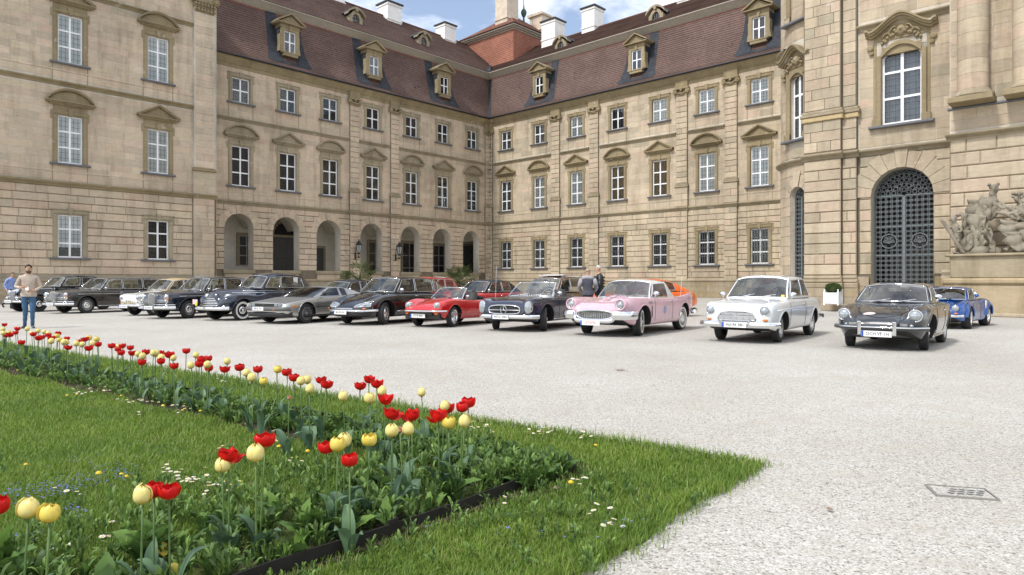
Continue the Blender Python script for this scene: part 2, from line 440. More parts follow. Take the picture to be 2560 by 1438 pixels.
def wall_band(m, u0, u1, z0, z1, y, ops, mi=0):
    """front face with openings (ua,ub,za,zb,arch,depth) and their reveals"""
    x = u0
    for ua, ub, za, zb, arch, dep in sorted(ops):
        if ua > x: m.quad((x, y, z0), (ua, y, z0), (ua, y, z1), (x, y, z1), mi)
        if za > z0: m.quad((ua, y, z0), (ub, y, z0), (ub, y, za), (ua, y, za), mi)
        yb = y+dep; mo = mi; mi = 0
        m.quad((ua, y, za), (ua, yb, za), (ua, yb, zb), (ua, y, zb), mi)
        m.quad((ub, yb, za), (ub, y, za), (ub, y, zb), (ub, yb, zb), mi)
        m.quad((ua, yb, za), (ua, y, za), (ub, y, za), (ub, yb, za), mi)
        if arch:
            r = (ub-ua)/2; c = (ua+ub)/2; n = 16
            pts = [(c-r*math.cos(PI*i/n), zb+r*math.sin(PI*i/n)) for i in range(n+1)]
            for (a, b), (d, e) in zip(pts, pts[1:]):
                m.quad((a, y, b), (d, y, e), (d, y, z1), (a, y, z1), mo)
                m.quad((a, y, b), (a, yb, b), (d, yb, e), (d, y, e), mi)
        else:
            m.quad((ua, y, zb), (ub, y, zb), (ub, y, z1), (ua, y, z1), mo)
            m.quad((ua, y, zb), (ua, yb, zb), (ub, yb, zb), (ub, y, zb), mi)
        x = ub; mi = mo
    if x < u1: m.quad((x, y, z0), (u1, y, z0), (u1, y, z1), (x, y, z1), mi)
def voussoirs(key, c, zs, r, t, y, proud, root, mat, n=9):
    """wedge stones round an arch: each one a part; the middle one is the keystone"""
    for i in range(n):
        a0, a1 = PI*i/n, PI*(i+1)/n; key_ = i == n//2
        ro = r+t*(1.25 if key_ else 1.0+.12*(i % 2)); g = .006
        po = []
        for a, q in ((a1-g, r+.005), (a0+g, r+.005), (a0+g, ro), (a1-g, ro)): po.append((c+q*math.cos(a), zs+q*math.sin(a)))
        po = [po[0], po[1], po[2], po[3]]
        m = MB(); am = (a0+a1)/2; cxm, czm = c+(r+t/2)*math.cos(am), zs+(r+t/2)*math.sin(am)
        q = [(x-cxm, z-czm) for x, z in po]
        # order CCW seen from the front
        area = sum(q[k][0]*q[(k+1) % 4][1]-q[(k+1) % 4][0]*q[k][1] for k in range(4))
        if area < 0: q = q[::-1]
        m.prism(q, -proud*(1.9 if key_ else 1.0), .02, back=False)
        m.build('keystone' if key_ else 'voussoir', mat, root, (cxm, y, czm))
def course(root, name, u0, u1, y, prof, mat, ends=True):
    """moulding: list of (proud, z0, z1)"""
    m = MB()
    for k, (p, a, b) in enumerate(prof): m.box(u0-p*.9*ends, u1+p*.9*ends, y-p, y+.03, a, b)
    return m.build(name, mat, root)
def sloped_course(root, name, u0, u1, y, pts, mat, ov=0):
    """moulding swept along u from a (proud,z) outline"""
    m = MB(); k = len(pts)
    v = [(u0-ov, y-p, z) for p, z in pts]+[(u1+ov, y-p, z) for p, z in pts]
    f = [(i, k+i, k+i+1, i+1) for i in range(k-1)]+[tuple(range(k-1, -1, -1)), tuple(range(k, 2*k))]
    m.add(v, [q[::-1] for q in f]); return m.build(name, mat, root, angle=50)
LEDGE = lambda z, p=.22: [(0, z-.26), (.05, z-.24), (.06, z-.16), (p*.55, z-.10), (p*.9, z-.07), (p, z-.03), (p, z+.01), (p*.4, z+.05), (0, z+.09)]

# ------------------------------------------------------------------ windows
WCACHE = {}
def cached(k, fn):
    if k not in WCACHE: WCACHE[k] = fn()
    return WCACHE[k]
def window(root, u, z0, w, h, y, rows=3, cols=2, back='dark', ped=None, frame=True, sill=True, grille=False, lead=(3, 3), trim=None, rec=.11, ear=True, sillmat=None, panel=False):
    """part 'window' = white sash; sub-parts panes, cames, sill, surround, pediment, blind"""
    trim = trim or TRIM
    fr, mu = .08, .068
    def mk():
        m = MB(); m.box(-w/2, -w/2+fr, 0, .06, 0, h); m.box(w/2-fr, w/2, 0, .06, 0, h); m.box(-w/2+fr, w/2-fr, 0, .06, 0, fr); m.box(-w/2+fr, w/2-fr, 0, .06, h-fr, h)
        for c in range(1, cols): x = -w/2+w*c/cols; m.box(x-mu*.8, x+mu*.8, -.012, .055, fr, h-fr)
        for r in range(1, rows):
            z = h*r/rows
            for c in range(cols): m.box(-w/2+w*c/cols+(fr if c == 0 else mu*.8), -w/2+w*(c+1)/cols-(fr if c == cols-1 else mu*.8), 0.004, .05, z-mu*.7, z+mu*.7)
        return m.mesh('window', WHITE_W)
    W = link('window', cached(('f', w, h, rows, cols), mk), root, (u, y+rec, z0))
    pw, ph = w/cols-.05, h/rows-.05
    def mkp():
        m = MB(); m.box(-pw/2, pw/2, -.003, .003, -ph/2, ph/2); return m.mesh('pane', GLASS)
    pm = cached(('p', pw, ph), mkp)
    for r in range(rows):
        for c in range(cols): link('pane', pm, W, (-w/2+w*(c+.5)/cols, .032+random.uniform(-.002, .002), h*(r+.5)/rows), (random.uniform(-.006, .006), 0, random.uniform(-.006, .006)))
    if lead:
        def mkl():
            m = MB(); t = .0065
            for c in range(cols):
                for i in range(1, lead[0]): x = -w/2+w*(c+i/lead[0])/cols; m.box(x-t, x+t, 0, .008, fr, h-fr)
            for r in range(rows):
                for j in range(1, lead[1]): z = h*(r+j/lead[1])/rows; m.box(-w/2+fr, w/2-fr, .001, .007, z-t, z+t)
            return m.mesh('lead_cames', LEAD)
        link('lead_cames', cached(('l', w, h, rows, cols, lead), mkl), W, (0, .02, 0))
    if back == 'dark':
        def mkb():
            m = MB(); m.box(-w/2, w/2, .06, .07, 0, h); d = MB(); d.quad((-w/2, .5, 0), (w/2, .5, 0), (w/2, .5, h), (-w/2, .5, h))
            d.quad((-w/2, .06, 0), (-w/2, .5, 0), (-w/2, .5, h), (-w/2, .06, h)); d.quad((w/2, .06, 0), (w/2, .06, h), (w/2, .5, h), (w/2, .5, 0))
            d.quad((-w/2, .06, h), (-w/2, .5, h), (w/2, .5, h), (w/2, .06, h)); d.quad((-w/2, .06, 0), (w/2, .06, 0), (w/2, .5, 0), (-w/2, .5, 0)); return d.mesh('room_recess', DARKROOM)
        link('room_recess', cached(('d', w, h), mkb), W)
    else:
        mt = {'blind': BLIND, 'brown': BROWN_CURT, 'half': BLIND}[back]
        def mkb():
            d = MB(); zb = h*.24 if back == 'half' else 0; n = 14
            P = [[(-w/2+w*i/n, .055+.006*math.sin(i*2.1), zb), (-w/2+w*i/n, .055+.006*math.sin(i*2.1), h)] for i in range(n+1)]; d.grid(P)
            d.quad((-w/2, .11, 0), (w/2, .11, 0), (w/2, .11, h), (-w/2, .11, h), 1); return d.mesh('curtain', [mt, DARKROOM])
        link('curtain', cached(('c', w, h, back), mkb), W)
    if frame:
        def mks():
            m = MB(); t = .27; e = .10 if ear else 0; y0 = -.07
            for s in (-1, 1):
                a, b = sorted((s*w/2, s*(w/2+t))); m.cbox(a, b, y0-rec, .1-rec, -.02, h+.02, .015)
                a2, b2 = sorted((s*(w/2+.05), s*(w/2+t-.05))); m.cbox(a2, b2, y0-.03-rec, y0+.01-rec, .0, h, .012)
                if e:
                    a, b = sorted((s*(w/2+t), s*(w/2+t+e))); m.box(a, b, y0+.012-rec, .1-rec, h-.25, h+.25)
            m.cbox(-w/2-t, w/2+t, y0-.004-rec, .1-rec, h+.02, h+t+.02, .015); m.cbox(-w/2-t+.05, w/2+t-.05, y0-.035-rec, y0+.01-rec, h+.07, h+t-.03, .012)
            m.prism([(-.09, h-.01), (.09, h-.01), (.16, h+t+.13), (-.16, h+t+.13)], y0-.075-rec, .05-rec)
            if ped: m.box(-w/2-t+.02, w/2+t-.02, y0+.02-rec, .1-rec, h+t+.02, h+t+.42)
            else: m.cbox(-w/2-t-e, w/2+t+e, y0-.03-rec, .1-rec, h+t+.02, h+t+.08, .01)
            if panel:
                for s in (-1, 1): m.box(s*(w/2+t)-.02, s*(w/2+t)+.02, -.025-rec, .05-rec, -1.15, -.16)
            return m.mesh('surround', trim)
        link('surround', cached(('s', w, h, bool(ped), ear, rec, trim.name, panel), mks), W)
    if sill:
        def mki():
            m = MB(); e = .42 if frame else .12; m.cbox(-w/2-e, w/2+e, -.22-rec, .08-rec, -.14, -.02, .03); return m.mesh('sill', sillmat or SLATE_SILL)
        link('sill', cached(('i', w, frame, rec, (sillmat or SLATE_SILL).name), mki), W)
    if ped:
        def mkd():
            m = MB(); t = .27; hw = w/2+t+.34; zb = h+t+.42; y1 = .06-rec; yf = -.34-rec
            m.cbox(-hw, hw, yf+.06, y1, zb, zb+.07, .02); m.cbox(-hw-.06, hw+.06, yf, y1, zb+.07, zb+.15, .02)
            m.box(-hw+.16, hw-.16, yf+.16, y1, zb-.08, zb)
            z1 = zb+.15
            if ped == 'tri':
                rise = .74; m.prism([(-hw+.1, z1), (hw-.1, z1), (0, z1+rise-.10)], yf+.22, y1)
                for s in (-1, 1):
                    for k, (d, a, b) in enumerate(((0, .0, .085), (.05, -.07, 0.0))):
                        P = [(s*(hw+.06), z1+a-.02*k), (s*(hw+.06), z1+b), (0, z1+rise+b), (0, z1+rise+a-.0)]
                        m.prism(P if s < 0 else P[::-1], yf+d, y1) if s > 0 else m.prism(P[::-1], yf+d, y1)
            else:
                rise = .72; R_ = (hw*hw+rise*rise)/(2*rise); a0 = math.asin(min(1, hw/R_)); n = 14
                arc = [(R_*math.sin(-a0+2*a0*i/n), z1+R_*math.cos(-a0+2*a0*i/n)-(R_-rise)) for i in range(n+1)]
                m.prism([(-hw+.1, z1)]+[(hw-.1, z1)]+[(x*.93, z1+(z-z1)*.86) for x, z in arc[::-1][1:-1]], yf+.22, y1)
                for d, a, b in ((0, 0, .085), (.05, -.07, 0)):
                    for p, q in zip(arc, arc[1:]): m.prism([(p[0], p[1]+a), (q[0], q[1]+a), (q[0], q[1]+b), (p[0], p[1]+b)], yf+d, y1)
            return m.mesh('pediment', trim)
        link('pediment', cached(('d', w, h, ped, rec, trim.name), mkd), W)
    if grille:
        def mkg():
            m = MB(); k = 7
            for i in range(k): x = -w/2+w*(i+.5)/k; m.box(x-.012, x+.012, -.012, .012, .02, h-.02)
            for j in range(1, 4): z = h*j/4; m.box(-w/2, w/2, -.007, .007, z-.014, z+.014)
            return m.mesh('iron_grille', IRON)
        link('iron_grille', cached(('g', w, h), mkg), W, (0, -.07, 0))
    return W
def pilaster(root, key, u, w, y, z_low, mat, cap=True, p=.16, ztop=17.85):
    """giant pilaster: rusticated strip, pedestal, shaft and capital"""
    h = w/2
    b = MB(); b.box(u-h+.02, u+h-.02, y-p, y+.02, z_low, 7.16); b.box(u-h-.03, u+h+.03, y-p-.03, y+.02, 7.49, 9.1); b.box(u-h+.04, u+h-.04, y-p+.02, y+.02, 9.3, 16.7)
    b.build('pilaster_core', JOINT_SHADE, root)
    blocks(key, u-h, u+h, z_low, 7.14, .47, w*1.1, [], y-p, .04, 'r', mat, gaph=.03)
    blocks(key, u-h-.05, u+h+.05, 7.5, 9.05, .5, w*.8, [], y-p-.03, .02, 's', mat)
    blocks(key, u-h+.02, u+h-.02, 9.42, 16.6, .46, w*1.2, [], y-p+.02, .035, 'r', mat, gaph=.03)
    for q in (-1, 1): pass
    sloped_course(root, 'string_course', u-h-.03, u+h+.03, y-p+.0, LEDGE(7.4), TRIM_P, .05)
    m = MB(); m.cbox(u-h-.10, u+h+.10, y-p-.12, y, 9.06, 9.2, .03); m.cbox(u-h-.05, u+h+.05, y-p-.08, y, 9.2, 9.32, .03); m.cbox(u-h-.02, u+h+.02, y-p-.04, y, 9.32, 9.42, .03)
    m.build('pilaster_base', TRIM_P, root)
    m = MB(); zc = 16.6
    m.box(u-h, u+h, y-p-.02, y, zc, zc+.30); m.cbox(u-h-.16, u+h+.16, y-p-.16, y, zc+.52, zc+.66, .03)
    m.box(u-h-.04, u+h+.04, y-p-.05, y, zc+.66, ztop)
    for s in (-1, 1): m.lathe([(.0, -.16), (.07, -.17), (.09, -.12), (.17, -.14), (.20, -.05), (.20, .12), (0, .12)], 14, 'y', (u+s*(h+.03), y-p-.02, zc+.36))
    m.lathe([(0, -.12), (.10, -.12), (.13, -.04), (.13, .1)], 10, 'y', (u, y-p-.03, zc+.5))
    m.tube([(u-h*.8, y-p-.06, zc+.3), (u-h*.4, y-p-.12, zc+.2), (u, y-p-.14, zc+.17), (u+h*.4, y-p-.12, zc+.2), (u+h*.8, y-p-.06, zc+.3)], .05, 6)
    m.build('capital', TRIM, root)

# ------------------------------------------------------------------ left pavilion
pav = thing('palace_pavilion', 'tall sandstone corner pavilion with pale blinds in three storeys of windows', 'building', (CX, CY, 0), AL)
YP = -1.8; UE = -29.4
b = MB(); cols_ = (-43.5, -38.4, -33.3)
op0 = [(c-.665, c+.665, 2.8, 5.42, False, .3) for c in cols_]
op1 = [(c-.665, c+.665, 8.6, 11.52, False, .3) for c in cols_]
op2 = [(c-.665, c+.665, 14.78, 17.74, False, .3) for c in cols_]
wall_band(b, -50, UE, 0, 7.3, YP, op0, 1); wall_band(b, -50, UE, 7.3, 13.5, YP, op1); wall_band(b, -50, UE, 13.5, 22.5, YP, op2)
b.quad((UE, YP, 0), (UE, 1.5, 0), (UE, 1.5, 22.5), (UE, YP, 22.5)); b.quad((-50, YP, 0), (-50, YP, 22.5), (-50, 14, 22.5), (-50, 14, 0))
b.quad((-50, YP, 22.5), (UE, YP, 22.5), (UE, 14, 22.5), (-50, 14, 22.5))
b.build('wall', [MORTAR, JOINT_SHADE], pav)
blocks('P', -46, -31.05, 1.75, 7.14, .49, 1.35, op0, YP, .035, 'r', STONE, gaph=.04)
blocks('P', -46, -31.05, .05, 1.3, .42, 1.2, [], YP-.12, .03, 's', PLINTH)
b = MB(); b.box(-50, UE+.1, YP-.12, YP+.05, 0, 1.35); b.build('plinth', MORTAR, pav)
sloped_course(pav, 'plinth_moulding', -50, UE+.05, YP-.1, [(0, 1.3), (.10, 1.33), (.12, 1.42), (.05, 1.5), (.06, 1.6), (-.02, 1.72), (-.1, 1.76)], PLINTH, .05)
sg = [(-46, -43.5-.96), (-43.5+.96, -38.4-.96), (-38.4+.96, -33.3-.96), (-33.3+.96, -31.05)]
blocks('P', -46, -31.05, 7.52, 13.22, .44, 1.25, op1, YP, .012, 's', STONE)
blocks('P', -46, -31.05, 13.75, 19.0, .44, 1.25, op2, YP, .012, 's', STONE)
blocks('P', -46, -31.05, 19.45, 22.4, .44, 1.25, [], YP, .012, 's', STONE)
for z in (7.4, 13.56, 19.3): sloped_course(pav, 'string_course', -50, -31.05 if z > 7.5 else UE, YP, LEDGE(z), TRIM)
for z0, z1 in ((8.1, 0), (14.28, 0)): sloped_course(pav, 'sill_band', -50, -31.05, YP, [(0, z0-.06), (.035, z0-.05), (.035, z0+.03), (0, z0+.05)], STONE)
# corner pilaster
b = MB(); b.box(-31.0, -29.62, YP-.2, YP+.05, 0, 22.4); b.build('pilaster_core', MORTAR, pav)
blocks('P', -31.02, -29.6, 1.75, 7.14, .49, 1.3, [], YP-.2, .035, 'r', STONE, gaph=.03)
blocks('P', -31.08, -29.55, 7.55, 9.05, .5, 1.1, [], YP-.2, .02, 's', STONE_R)
blocks('P', -30.95, -29.67, 9.3, 20.1, .46, 1.6, [], YP-.18, .045, 'r', STONE, gaph=.03)
m = MB(); m.cbox(-31.1, -29.5, YP-.36, YP, 9.05, 9.2, .04); m.cbox(-31.04, -29.56, YP-.28, YP, 9.2, 9.3, .03); m.build('pilaster_base', TRIM, pav)
m = MB()
for k in range(3): m.cbox(-30.97-.08*k, -29.65+.08*k, YP-.24-.06*k, YP, 20.15+.35*k, 20.5+.35*k, .04)
for s in (-1, 1): m.lathe([(0, -.2), (.12, -.2), (.16, -.1), (.26, -.14), (.28, .1), (0, .1)], 14, 'y', (-30.31+s*.75, YP-.3, 21.1))
for i in range(14): m.lathe([(.03, -.1), (.09, -.05), (.11, .05), (.02, .15)], 7, 'z', (-30.95+1.3*(i % 7)/6, YP-.30-.05*(i//7), 20.35+.35*(i//7)))
m.build('capital', TRIM, pav)
sloped_course(pav, 'string_course', -31.0, -29.6, YP-.2, LEDGE(7.4, .22), TRIM, .08)
blocks('PS', 0, 0, 0, .1, .1, 1, [], 0, .01, 's', STONE); BLK['PS'] = []
m = MB()           # the narrow return beside the wing
for k in range(47): z = .1+.47*k; m.box(UE-.0, UE+.03, YP+.02, -.02, z, z+.45)
m.build('return_stones', STONE, pav)
for k, c in enumerate(cols_[1:]):
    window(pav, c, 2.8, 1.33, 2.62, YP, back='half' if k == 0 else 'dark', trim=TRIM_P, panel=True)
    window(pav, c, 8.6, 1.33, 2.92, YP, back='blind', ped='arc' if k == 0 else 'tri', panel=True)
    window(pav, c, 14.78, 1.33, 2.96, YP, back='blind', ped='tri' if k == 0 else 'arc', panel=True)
flush_blocks('P', pav, CAM_L)
sloped_course(pav, 'cornice', -50, UE, YP, [(0, 22.3), (.2, 22.4), (.3, 22.7), (.7, 22.9), (.8, 23.2), (0, 23.4)], TRIM, .3)

# ------------------------------------------------------------------ roofs
def roof_mesh(prof, uend, step=.2, lift=.035, u_sub=1):
    """stepped tile courses: prof (y,z) from eave to ridge; uend(y) -> (u0,u1)"""
    m = MB(); m.uv = []; pts = []; acc = 0
    dense = [prof[0]]
    for (a, b), (c, d) in zip(prof, prof[1:]):
        L = math.hypot(c-a, d-b); k = max(1, int(L/.05))
        for i in range(1, k+1): dense.append((lerp(a, c, i/k), lerp(b, d, i/k)))
    tot = 0; out = [(dense[0], 0)]; last = 0
    for p, q in zip(dense, dense[1:]):
        tot += math.hypot(q[0]-p[0], q[1]-p[1])
        if tot-last >= step: out.append((q, tot)); last = tot
    for (p, s0), (q, s1) in zip(out, out[1:]):
        ny, nz = -(q[1]-p[1]), (q[0]-p[0]); l = math.hypot(ny, nz); ny, nz = ny/l*lift, nz/l*lift
        a0, a1 = uend(p[0]); b0, b1 = uend(q[0]); k = len(m.v)
        m.v += [(a0, p[0]+ny, p[1]+nz), (a1, p[0]+ny, p[1]+nz), (b1, q[0], q[1]), (b0, q[0], q[1]), (a0, p[0], p[1]), (a1, p[0], p[1])]
        m.uv += [(a0, s0), (a1, s0), (b1, s1), (b0, s1), (a0, s0), (a1, s0)]
        m.f += [(k, k+1, k+2, k+3), (k+4, k+5, k+1, k)]; m.m += [0, 0]
    return m
LOWP = [(-.52, 18.36), (-.1, 18.72), (.28, 19.25), (.62, 19.95), (.92, 20.8), (1.18, 21.8), (1.42, 22.9), (1.55, 23.3)]
def lowz(y): return interp(LOWP, y)
def dormer(root, u, sgn):
    """stone-fronted dormer on the lower slope with slate cheeks"""
    yf = .12; zb = 19.5
    D = MB(); w = .62
    D.box(u-w-.02, u+w+.02, yf-.12, yf+.8, zb-.02, zb+.2); D.box(u-w-.14, u+w+.14, yf-.16, yf+.6, zb+.2, zb+.3)
    for s in (-1, 1):
        a, b_ = sorted((u+s*.50, u+s*.80)); D.box(a, b_, yf, yf+.9, zb+.3, 21.75)
        a, b_ = sorted((u+s*.80, u+s*.94)); D.prism([(a, zb+.3), (b_, zb+.3), (b_ if s < 0 else b_-.10, zb+.9), (b_ if s < 0 else b_-.08, 21.2), (a if s > 0 else a+.08, 21.2), (a if s > 0 else a+.1, zb+.9)], yf+.03, yf+.5)
    D.box(u-.5, u+.5, yf, yf+.9, 21.52, 21.75); D.box(u-.85, u+.85, yf-.03, yf+.9, 21.752, 22.02)
    D.prism([(u-.09, 21.5), (u+.09, 21.5), (u+.15, 21.98), (u-.15, 21.98)], yf-.09, yf+.1)
    o = D.build('dormer', TRIM, root)
    P = MB(); z1 = 22.02; hw = 1.16; rise = .78
    P.cbox(u-hw, u+hw, yf-.28, yf+.9, z1, z1+.10, .02)
    P.prism([(u-hw+.1, z1+.1), (u+hw-.1, z1+.1), (u, z1+rise-.05)], yf-.1, yf+.9)
    for s in (-1, 1):
        Q = [(u+s*(hw+.05), z1+.08), (u+s*(hw+.05), z1+.2), (u, z1+rise+.15), (u, z1+rise+.03)]
        P.prism(Q if s < 0 else Q[::-1], yf-.32, yf+1.0)
    P.build('dormer_pediment', TRIM, o)
    G = MB(); G.uv = []          # slate gable roof running back, cheeks
    def q(*p):
        k = len(G.v); G.v += list(p); G.uv += [(a[1]*1.0+a[0], a[2]) for a in p]; G.f.append(tuple(range(k, k+len(p)))); G.m.append(0)
    for s in (-1, 1):
        q((u+s*1.2, yf-.2, z1+.16), (u, yf-.2, z1+rise+.17), (u, 2.6, z1+rise+.17), (u+s*1.2, 2.0, z1+.16))
        q((u+s*.84, yf+.15, zb-.1), (u+s*.84, 1.6, zb-.1), (u+s*.84, 1.75, z1+.1), (u+s*.84, yf+.15, z1+.1))
        # slate apron hugging the tiles, flaring to the eave
        n = 12; A = []
        for i in range(n+1):
            y = lerp(.02, 1.5, i/n); z = lowz(y); ww = 1.95-.45*(1-(1-i/n)**2)
            A.append(((u+s*.6, y-.07, z+.045), (u+s*ww, y-.035, z+.03)))
        for a, b_ in zip(A, A[1:]): q(a[0], a[1], b_[1], b_[0])
    n = 4
    for i in range(n):
        y0, y1 = lerp(-.12, .1, i/n), lerp(-.12, .1, (i+1)/n); q((u-1.95+.3*(1-i/n), y0-.03, lowz(y0)+.05), (u+1.95-.3*(1-i/n), y0-.03, lowz(y0)+.05), (u+1.95-.3*(1-(i+1)/n), y1-.03, lowz(y1)+.05), (u-1.95+.3*(1-(i+1)/n), y1-.03, lowz(y1)+.05))
    G.build('slate_cheek', SLATE, o)
    W = window(root, u, zb+.3, 1.0, 1.72, yf, rows=2, back='dark', frame=False, sill=False, lead=None, rec=.1)
    return o
def oval_dormer(root, u, prof_y, z, up):
    yf = prof_y
    D = MB(); n = 20
    ring = lambda a, b: [(u+a*math.cos(2*PI*i/n), z+.75+b*math.sin(2*PI*i/n)) for i in range(n)]
    o1, i1 = ring(.66, .86), ring(.40, .56)
    for k in range(n):
        j = (k+1) % n
        D.add([(o1[k][0], yf, o1[k][1]), (o1[j][0], yf, o1[j][1]), (i1[j][0], yf, i1[j][1]), (i1[k][0], yf, i1[k][1])], [(0, 1, 2, 3)])
        D.add([(i1[k][0], yf, i1[k][1]), (i1[j][0], yf, i1[j][1]), (i1[j][0], yf+.3, i1[j][1]), (i1[k][0], yf+.3, i1[k][1])], [(0, 1, 2, 3)])
        D.add([(o1[j][0], yf, o1[j][1]), (o1[k][0], yf, o1[k][1]), (o1[k][0], yf+.5, o1[k][1]), (o1[j][0], yf+.5, o1[j][1])], [(0, 1, 2, 3)])
    for s in (-1, 1):
        P = [(u+s*.30, z-.06), (u+s*.86, z-.06), (u+s*.86, z+.10), (u+s*.74, z+.35), (u+s*.74, z+1.0), (u+s*.66, z+1.2), (u+s*.60, z+.75), (u+s*.52, z+.2)]
        D.prism(P if s > 0 else P[::-1], yf+.02, yf+.5)
    arc = [(u-.98+1.96*i/12, z+1.15+.62*math.sin(PI*i/12)**.8) for i in range(13)]
    for p, q2 in zip(arc, arc[1:]): D.prism([(p[0], p[1]-.02), (q2[0], q2[1]-.02), (q2[0], q2[1]+.16), (p[0], p[1]+.16)], yf-.16, yf+.5)
    D.prism([(u-.1, z+1.5), (u+.1, z+1.5), (u+.14, z+1.86), (u-.14, z+1.86)], yf-.2, yf+.2)
    o = D.build('oval_dormer', TRIM_P, root)
    g = MB(); g.add([(x, yf+.2, zz) for x, zz in ring(.42, .58)], [tuple(range(n))]); g.build('pane', GLASS, o)
    g = MB(); g.add([(x, yf+.29, zz) for x, zz in ring(.44, .6)], [tuple(range(n))]); g.build('room_recess', DARKROOM, o)
    g = MB()
    for k in (-.2, 0, .2): g.box(u+k-.015, u+k+.015, yf+.14, yf+.17, z+.2, z+1.3)
    for k in (-.35, 0, .35): g.box(u-.4, u+.4, yf+.145, yf+.165, z+.75+k-.015, z+.75+k+.015)
    g.build('lead_cames', ZINC, o)
    G = MB(); G.uv = []
    def q(*p):
        k = len(G.v); G.v += list(p); G.uv += [(a[1]+a[0], a[2]) for a in p]; G.f.append(tuple(range(k, k+len(p)))); G.m.append(0)
    for p, q2 in zip(arc, arc[1:]): q((p[0], yf-.12, p[1]+.17), (q2[0], yf-.12, q2[1]+.17), (q2[0], yf+2.6, q2[1]+.17), (p[0], yf+2.6, p[1]+.17))
    for s in (-1, 1): q((u+s*.72, yf+.1, z-.2), (u+s*.72, yf+2.4, z-.2), (u+s*.72, yf+2.4, z+1.2), (u+s*.72, yf+.1, z+1.2))
    G.build('slate_cheek', SLATE, o)
def chimney(roof, u0, u1, y0, y1, z0, z1):
    m = MB(); m.box(u0, u1, y0, y1, z0, z1-.16); m.box(u0-.07, u1+.07, y0-.07, y1+.07, (z0+z1)/2-.4, (z0+z1)/2-.28); m.box(u0-.08, u1+.08, y0-.08, y1+.08, z1-.42, z1-.30)
    o = m.build('chimney', WHITEPLAST, roof)
    m = MB(); m.box(u0-.16, u1+.16, y0-.16, y1+.16, z1-.16, z1-.02); m.build('chimney_cap', BLACKM, roof)
def wing_roof(root, u0, u1, lo, ridge, flip):
    """lo: function y -> (u range) of each tile course"""
    r = roof_mesh(LOWP, lo).build('roof', TILE, root)
    up = [(1.02, 23.78), (1.6, 24.0), (ridge[0], ridge[1])]
    roof_mesh(up, lo).build('upper_slope', TILE_UP, r)
    m = MB(); a = lo(ridge[0]); m.quad((a[0], ridge[0], ridge[1]), (a[1], ridge[0], ridge[1]), (a[1], 15, 23), (a[0], 15, 23)); m.build('rear_slope', TILE_UP, r)
    m = MB(); n = 60
    for i in range(n):
        x0, x1 = lerp(a[0], a[1], i/n), lerp(a[0], a[1], (i+1)/n); m.tube([(x0, ridge[0], ridge[1]+.0), (x1+.04, ridge[0], ridge[1]+.02)], [.15, .13], 8)
    m.build('ridge_tiles', TILE_O, r)
    for nm, yy, pts in (('mansard_cornice', 1.5, [(-.1, 23.12), (.10, 23.2), (.15, 23.34), (.34, 23.46), (.40, 23.6), (.52, 23.68), (.52, 23.76), (-.1, 23.8)]),):
        e = lo(yy); s = sloped_course(r, nm, e[0], e[1], yy, pts, plain('grey_wood_cornice', (.34, .30, .24), .8, var=.2))
    e = lo(1.45); mm = MB(); mm.box(e[0], e[1], 1.46, 1.52, 23.0, 23.16); mm.build('red_tile_strip', plain('red_tile_mortar', (.20, .06, .04), .85), r)
    m = MB(); e = lo(-.55); m.tube([(e[0], -.56, 18.3), (e[1], -.56, 18.3)], .09, 8); m.build('gutter', BLACKM, r)
    # snow hooks
    m = MB()
    for k in range(26):
        uu = random.uniform(u0, u1); yy = random.uniform(.3, 1.1); z = lowz(yy); m.box(uu-.02, uu+.02, yy-.08, yy-.04, z-.02, z+.07)
    m.build('snow_hooks', BLACKM, r)
    return r

# ------------------------------------------------------------------ left wing with arcade
lw = thing('palace_wing', 'sandstone wing with seven round arcade arches and dark windows under a brown mansard roof', 'building', (CX, CY, 0), AL)
LU = (-26.75, -22.87, -19.0, -14.66, -10.3, -6.38, -2.42)
aw = 1.13
opA = [(c-aw-.15, c+aw-.15, 2.2, 5.36, True, .85) for c in LU]
b = MB(); op1 = [(c-.71, c+.71, 8.6, 11.62, False, .3) for c in LU]; op2 = [(c-.68, c+.68, 14.94, 16.8, False, .3) for c in LU]
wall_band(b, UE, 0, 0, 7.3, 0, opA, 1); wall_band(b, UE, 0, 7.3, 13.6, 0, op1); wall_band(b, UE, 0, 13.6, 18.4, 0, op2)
b.build('wall', [MORTAR, JOINT_SHADE], lw)
blocks('L', UE, 0, 2.2, 7.16, .46, 1.25, opA, 0, .04, 'r', STONE, gaph=.045)
blocks('L', UE, 0, .05, 1.3, .42, 1.3, [], -.12, .03, 's', PLINTH)
blocks('L', UE, 0, 7.48, 13.42, .44, 1.2, op1, 0, .012, 's', STONE)
blocks('L', UE, 0, 13.84, 17.5, .44, 1.2, op2, 0, .012, 's', STONE)
b = MB(); b.box(UE, 0, -.12, .05, 0, 1.32); b.build('plinth', MORTAR, lw)
for c0, c1 in zip((UE,)+LU, LU+(0,)): pass
for c in LU:
    m = MB(); m.cbox(c-aw-.28, c+aw-.02, -.16, .5, 1.92, 2.2, .04); m.build('parapet_coping', TRIM_P, lw)
    m = MB(); m.cbox(c-aw-.13, c+aw-.17, -.05, .5, 1.32, 1.92, .02); m.build('parapet', STONE, lw)
    voussoirs('L', c-.15, 5.36, aw, .52, -.02, .045, lw, STONE)
    if c not in (-19.0,): pass
for c in [x+.0 for x in LU][:-1]:
    pass
sloped_course(lw, 'plinth_moulding', UE, 0, -.1, [(0, 1.3), (.10, 1.33), (.12, 1.42), (.02, 1.5), (-.1, 1.52)], PLINTH)
sloped_course(lw, 'string_course', UE, 0, 0, LEDGE(7.4), TRIM_P)
for a, b_ in ((UE, -17.2), (-16.1, -12.85), (-11.75, 0)): sloped_course(lw, 'string_course', a, b_, 0, LEDGE(13.7), TRIM_P)
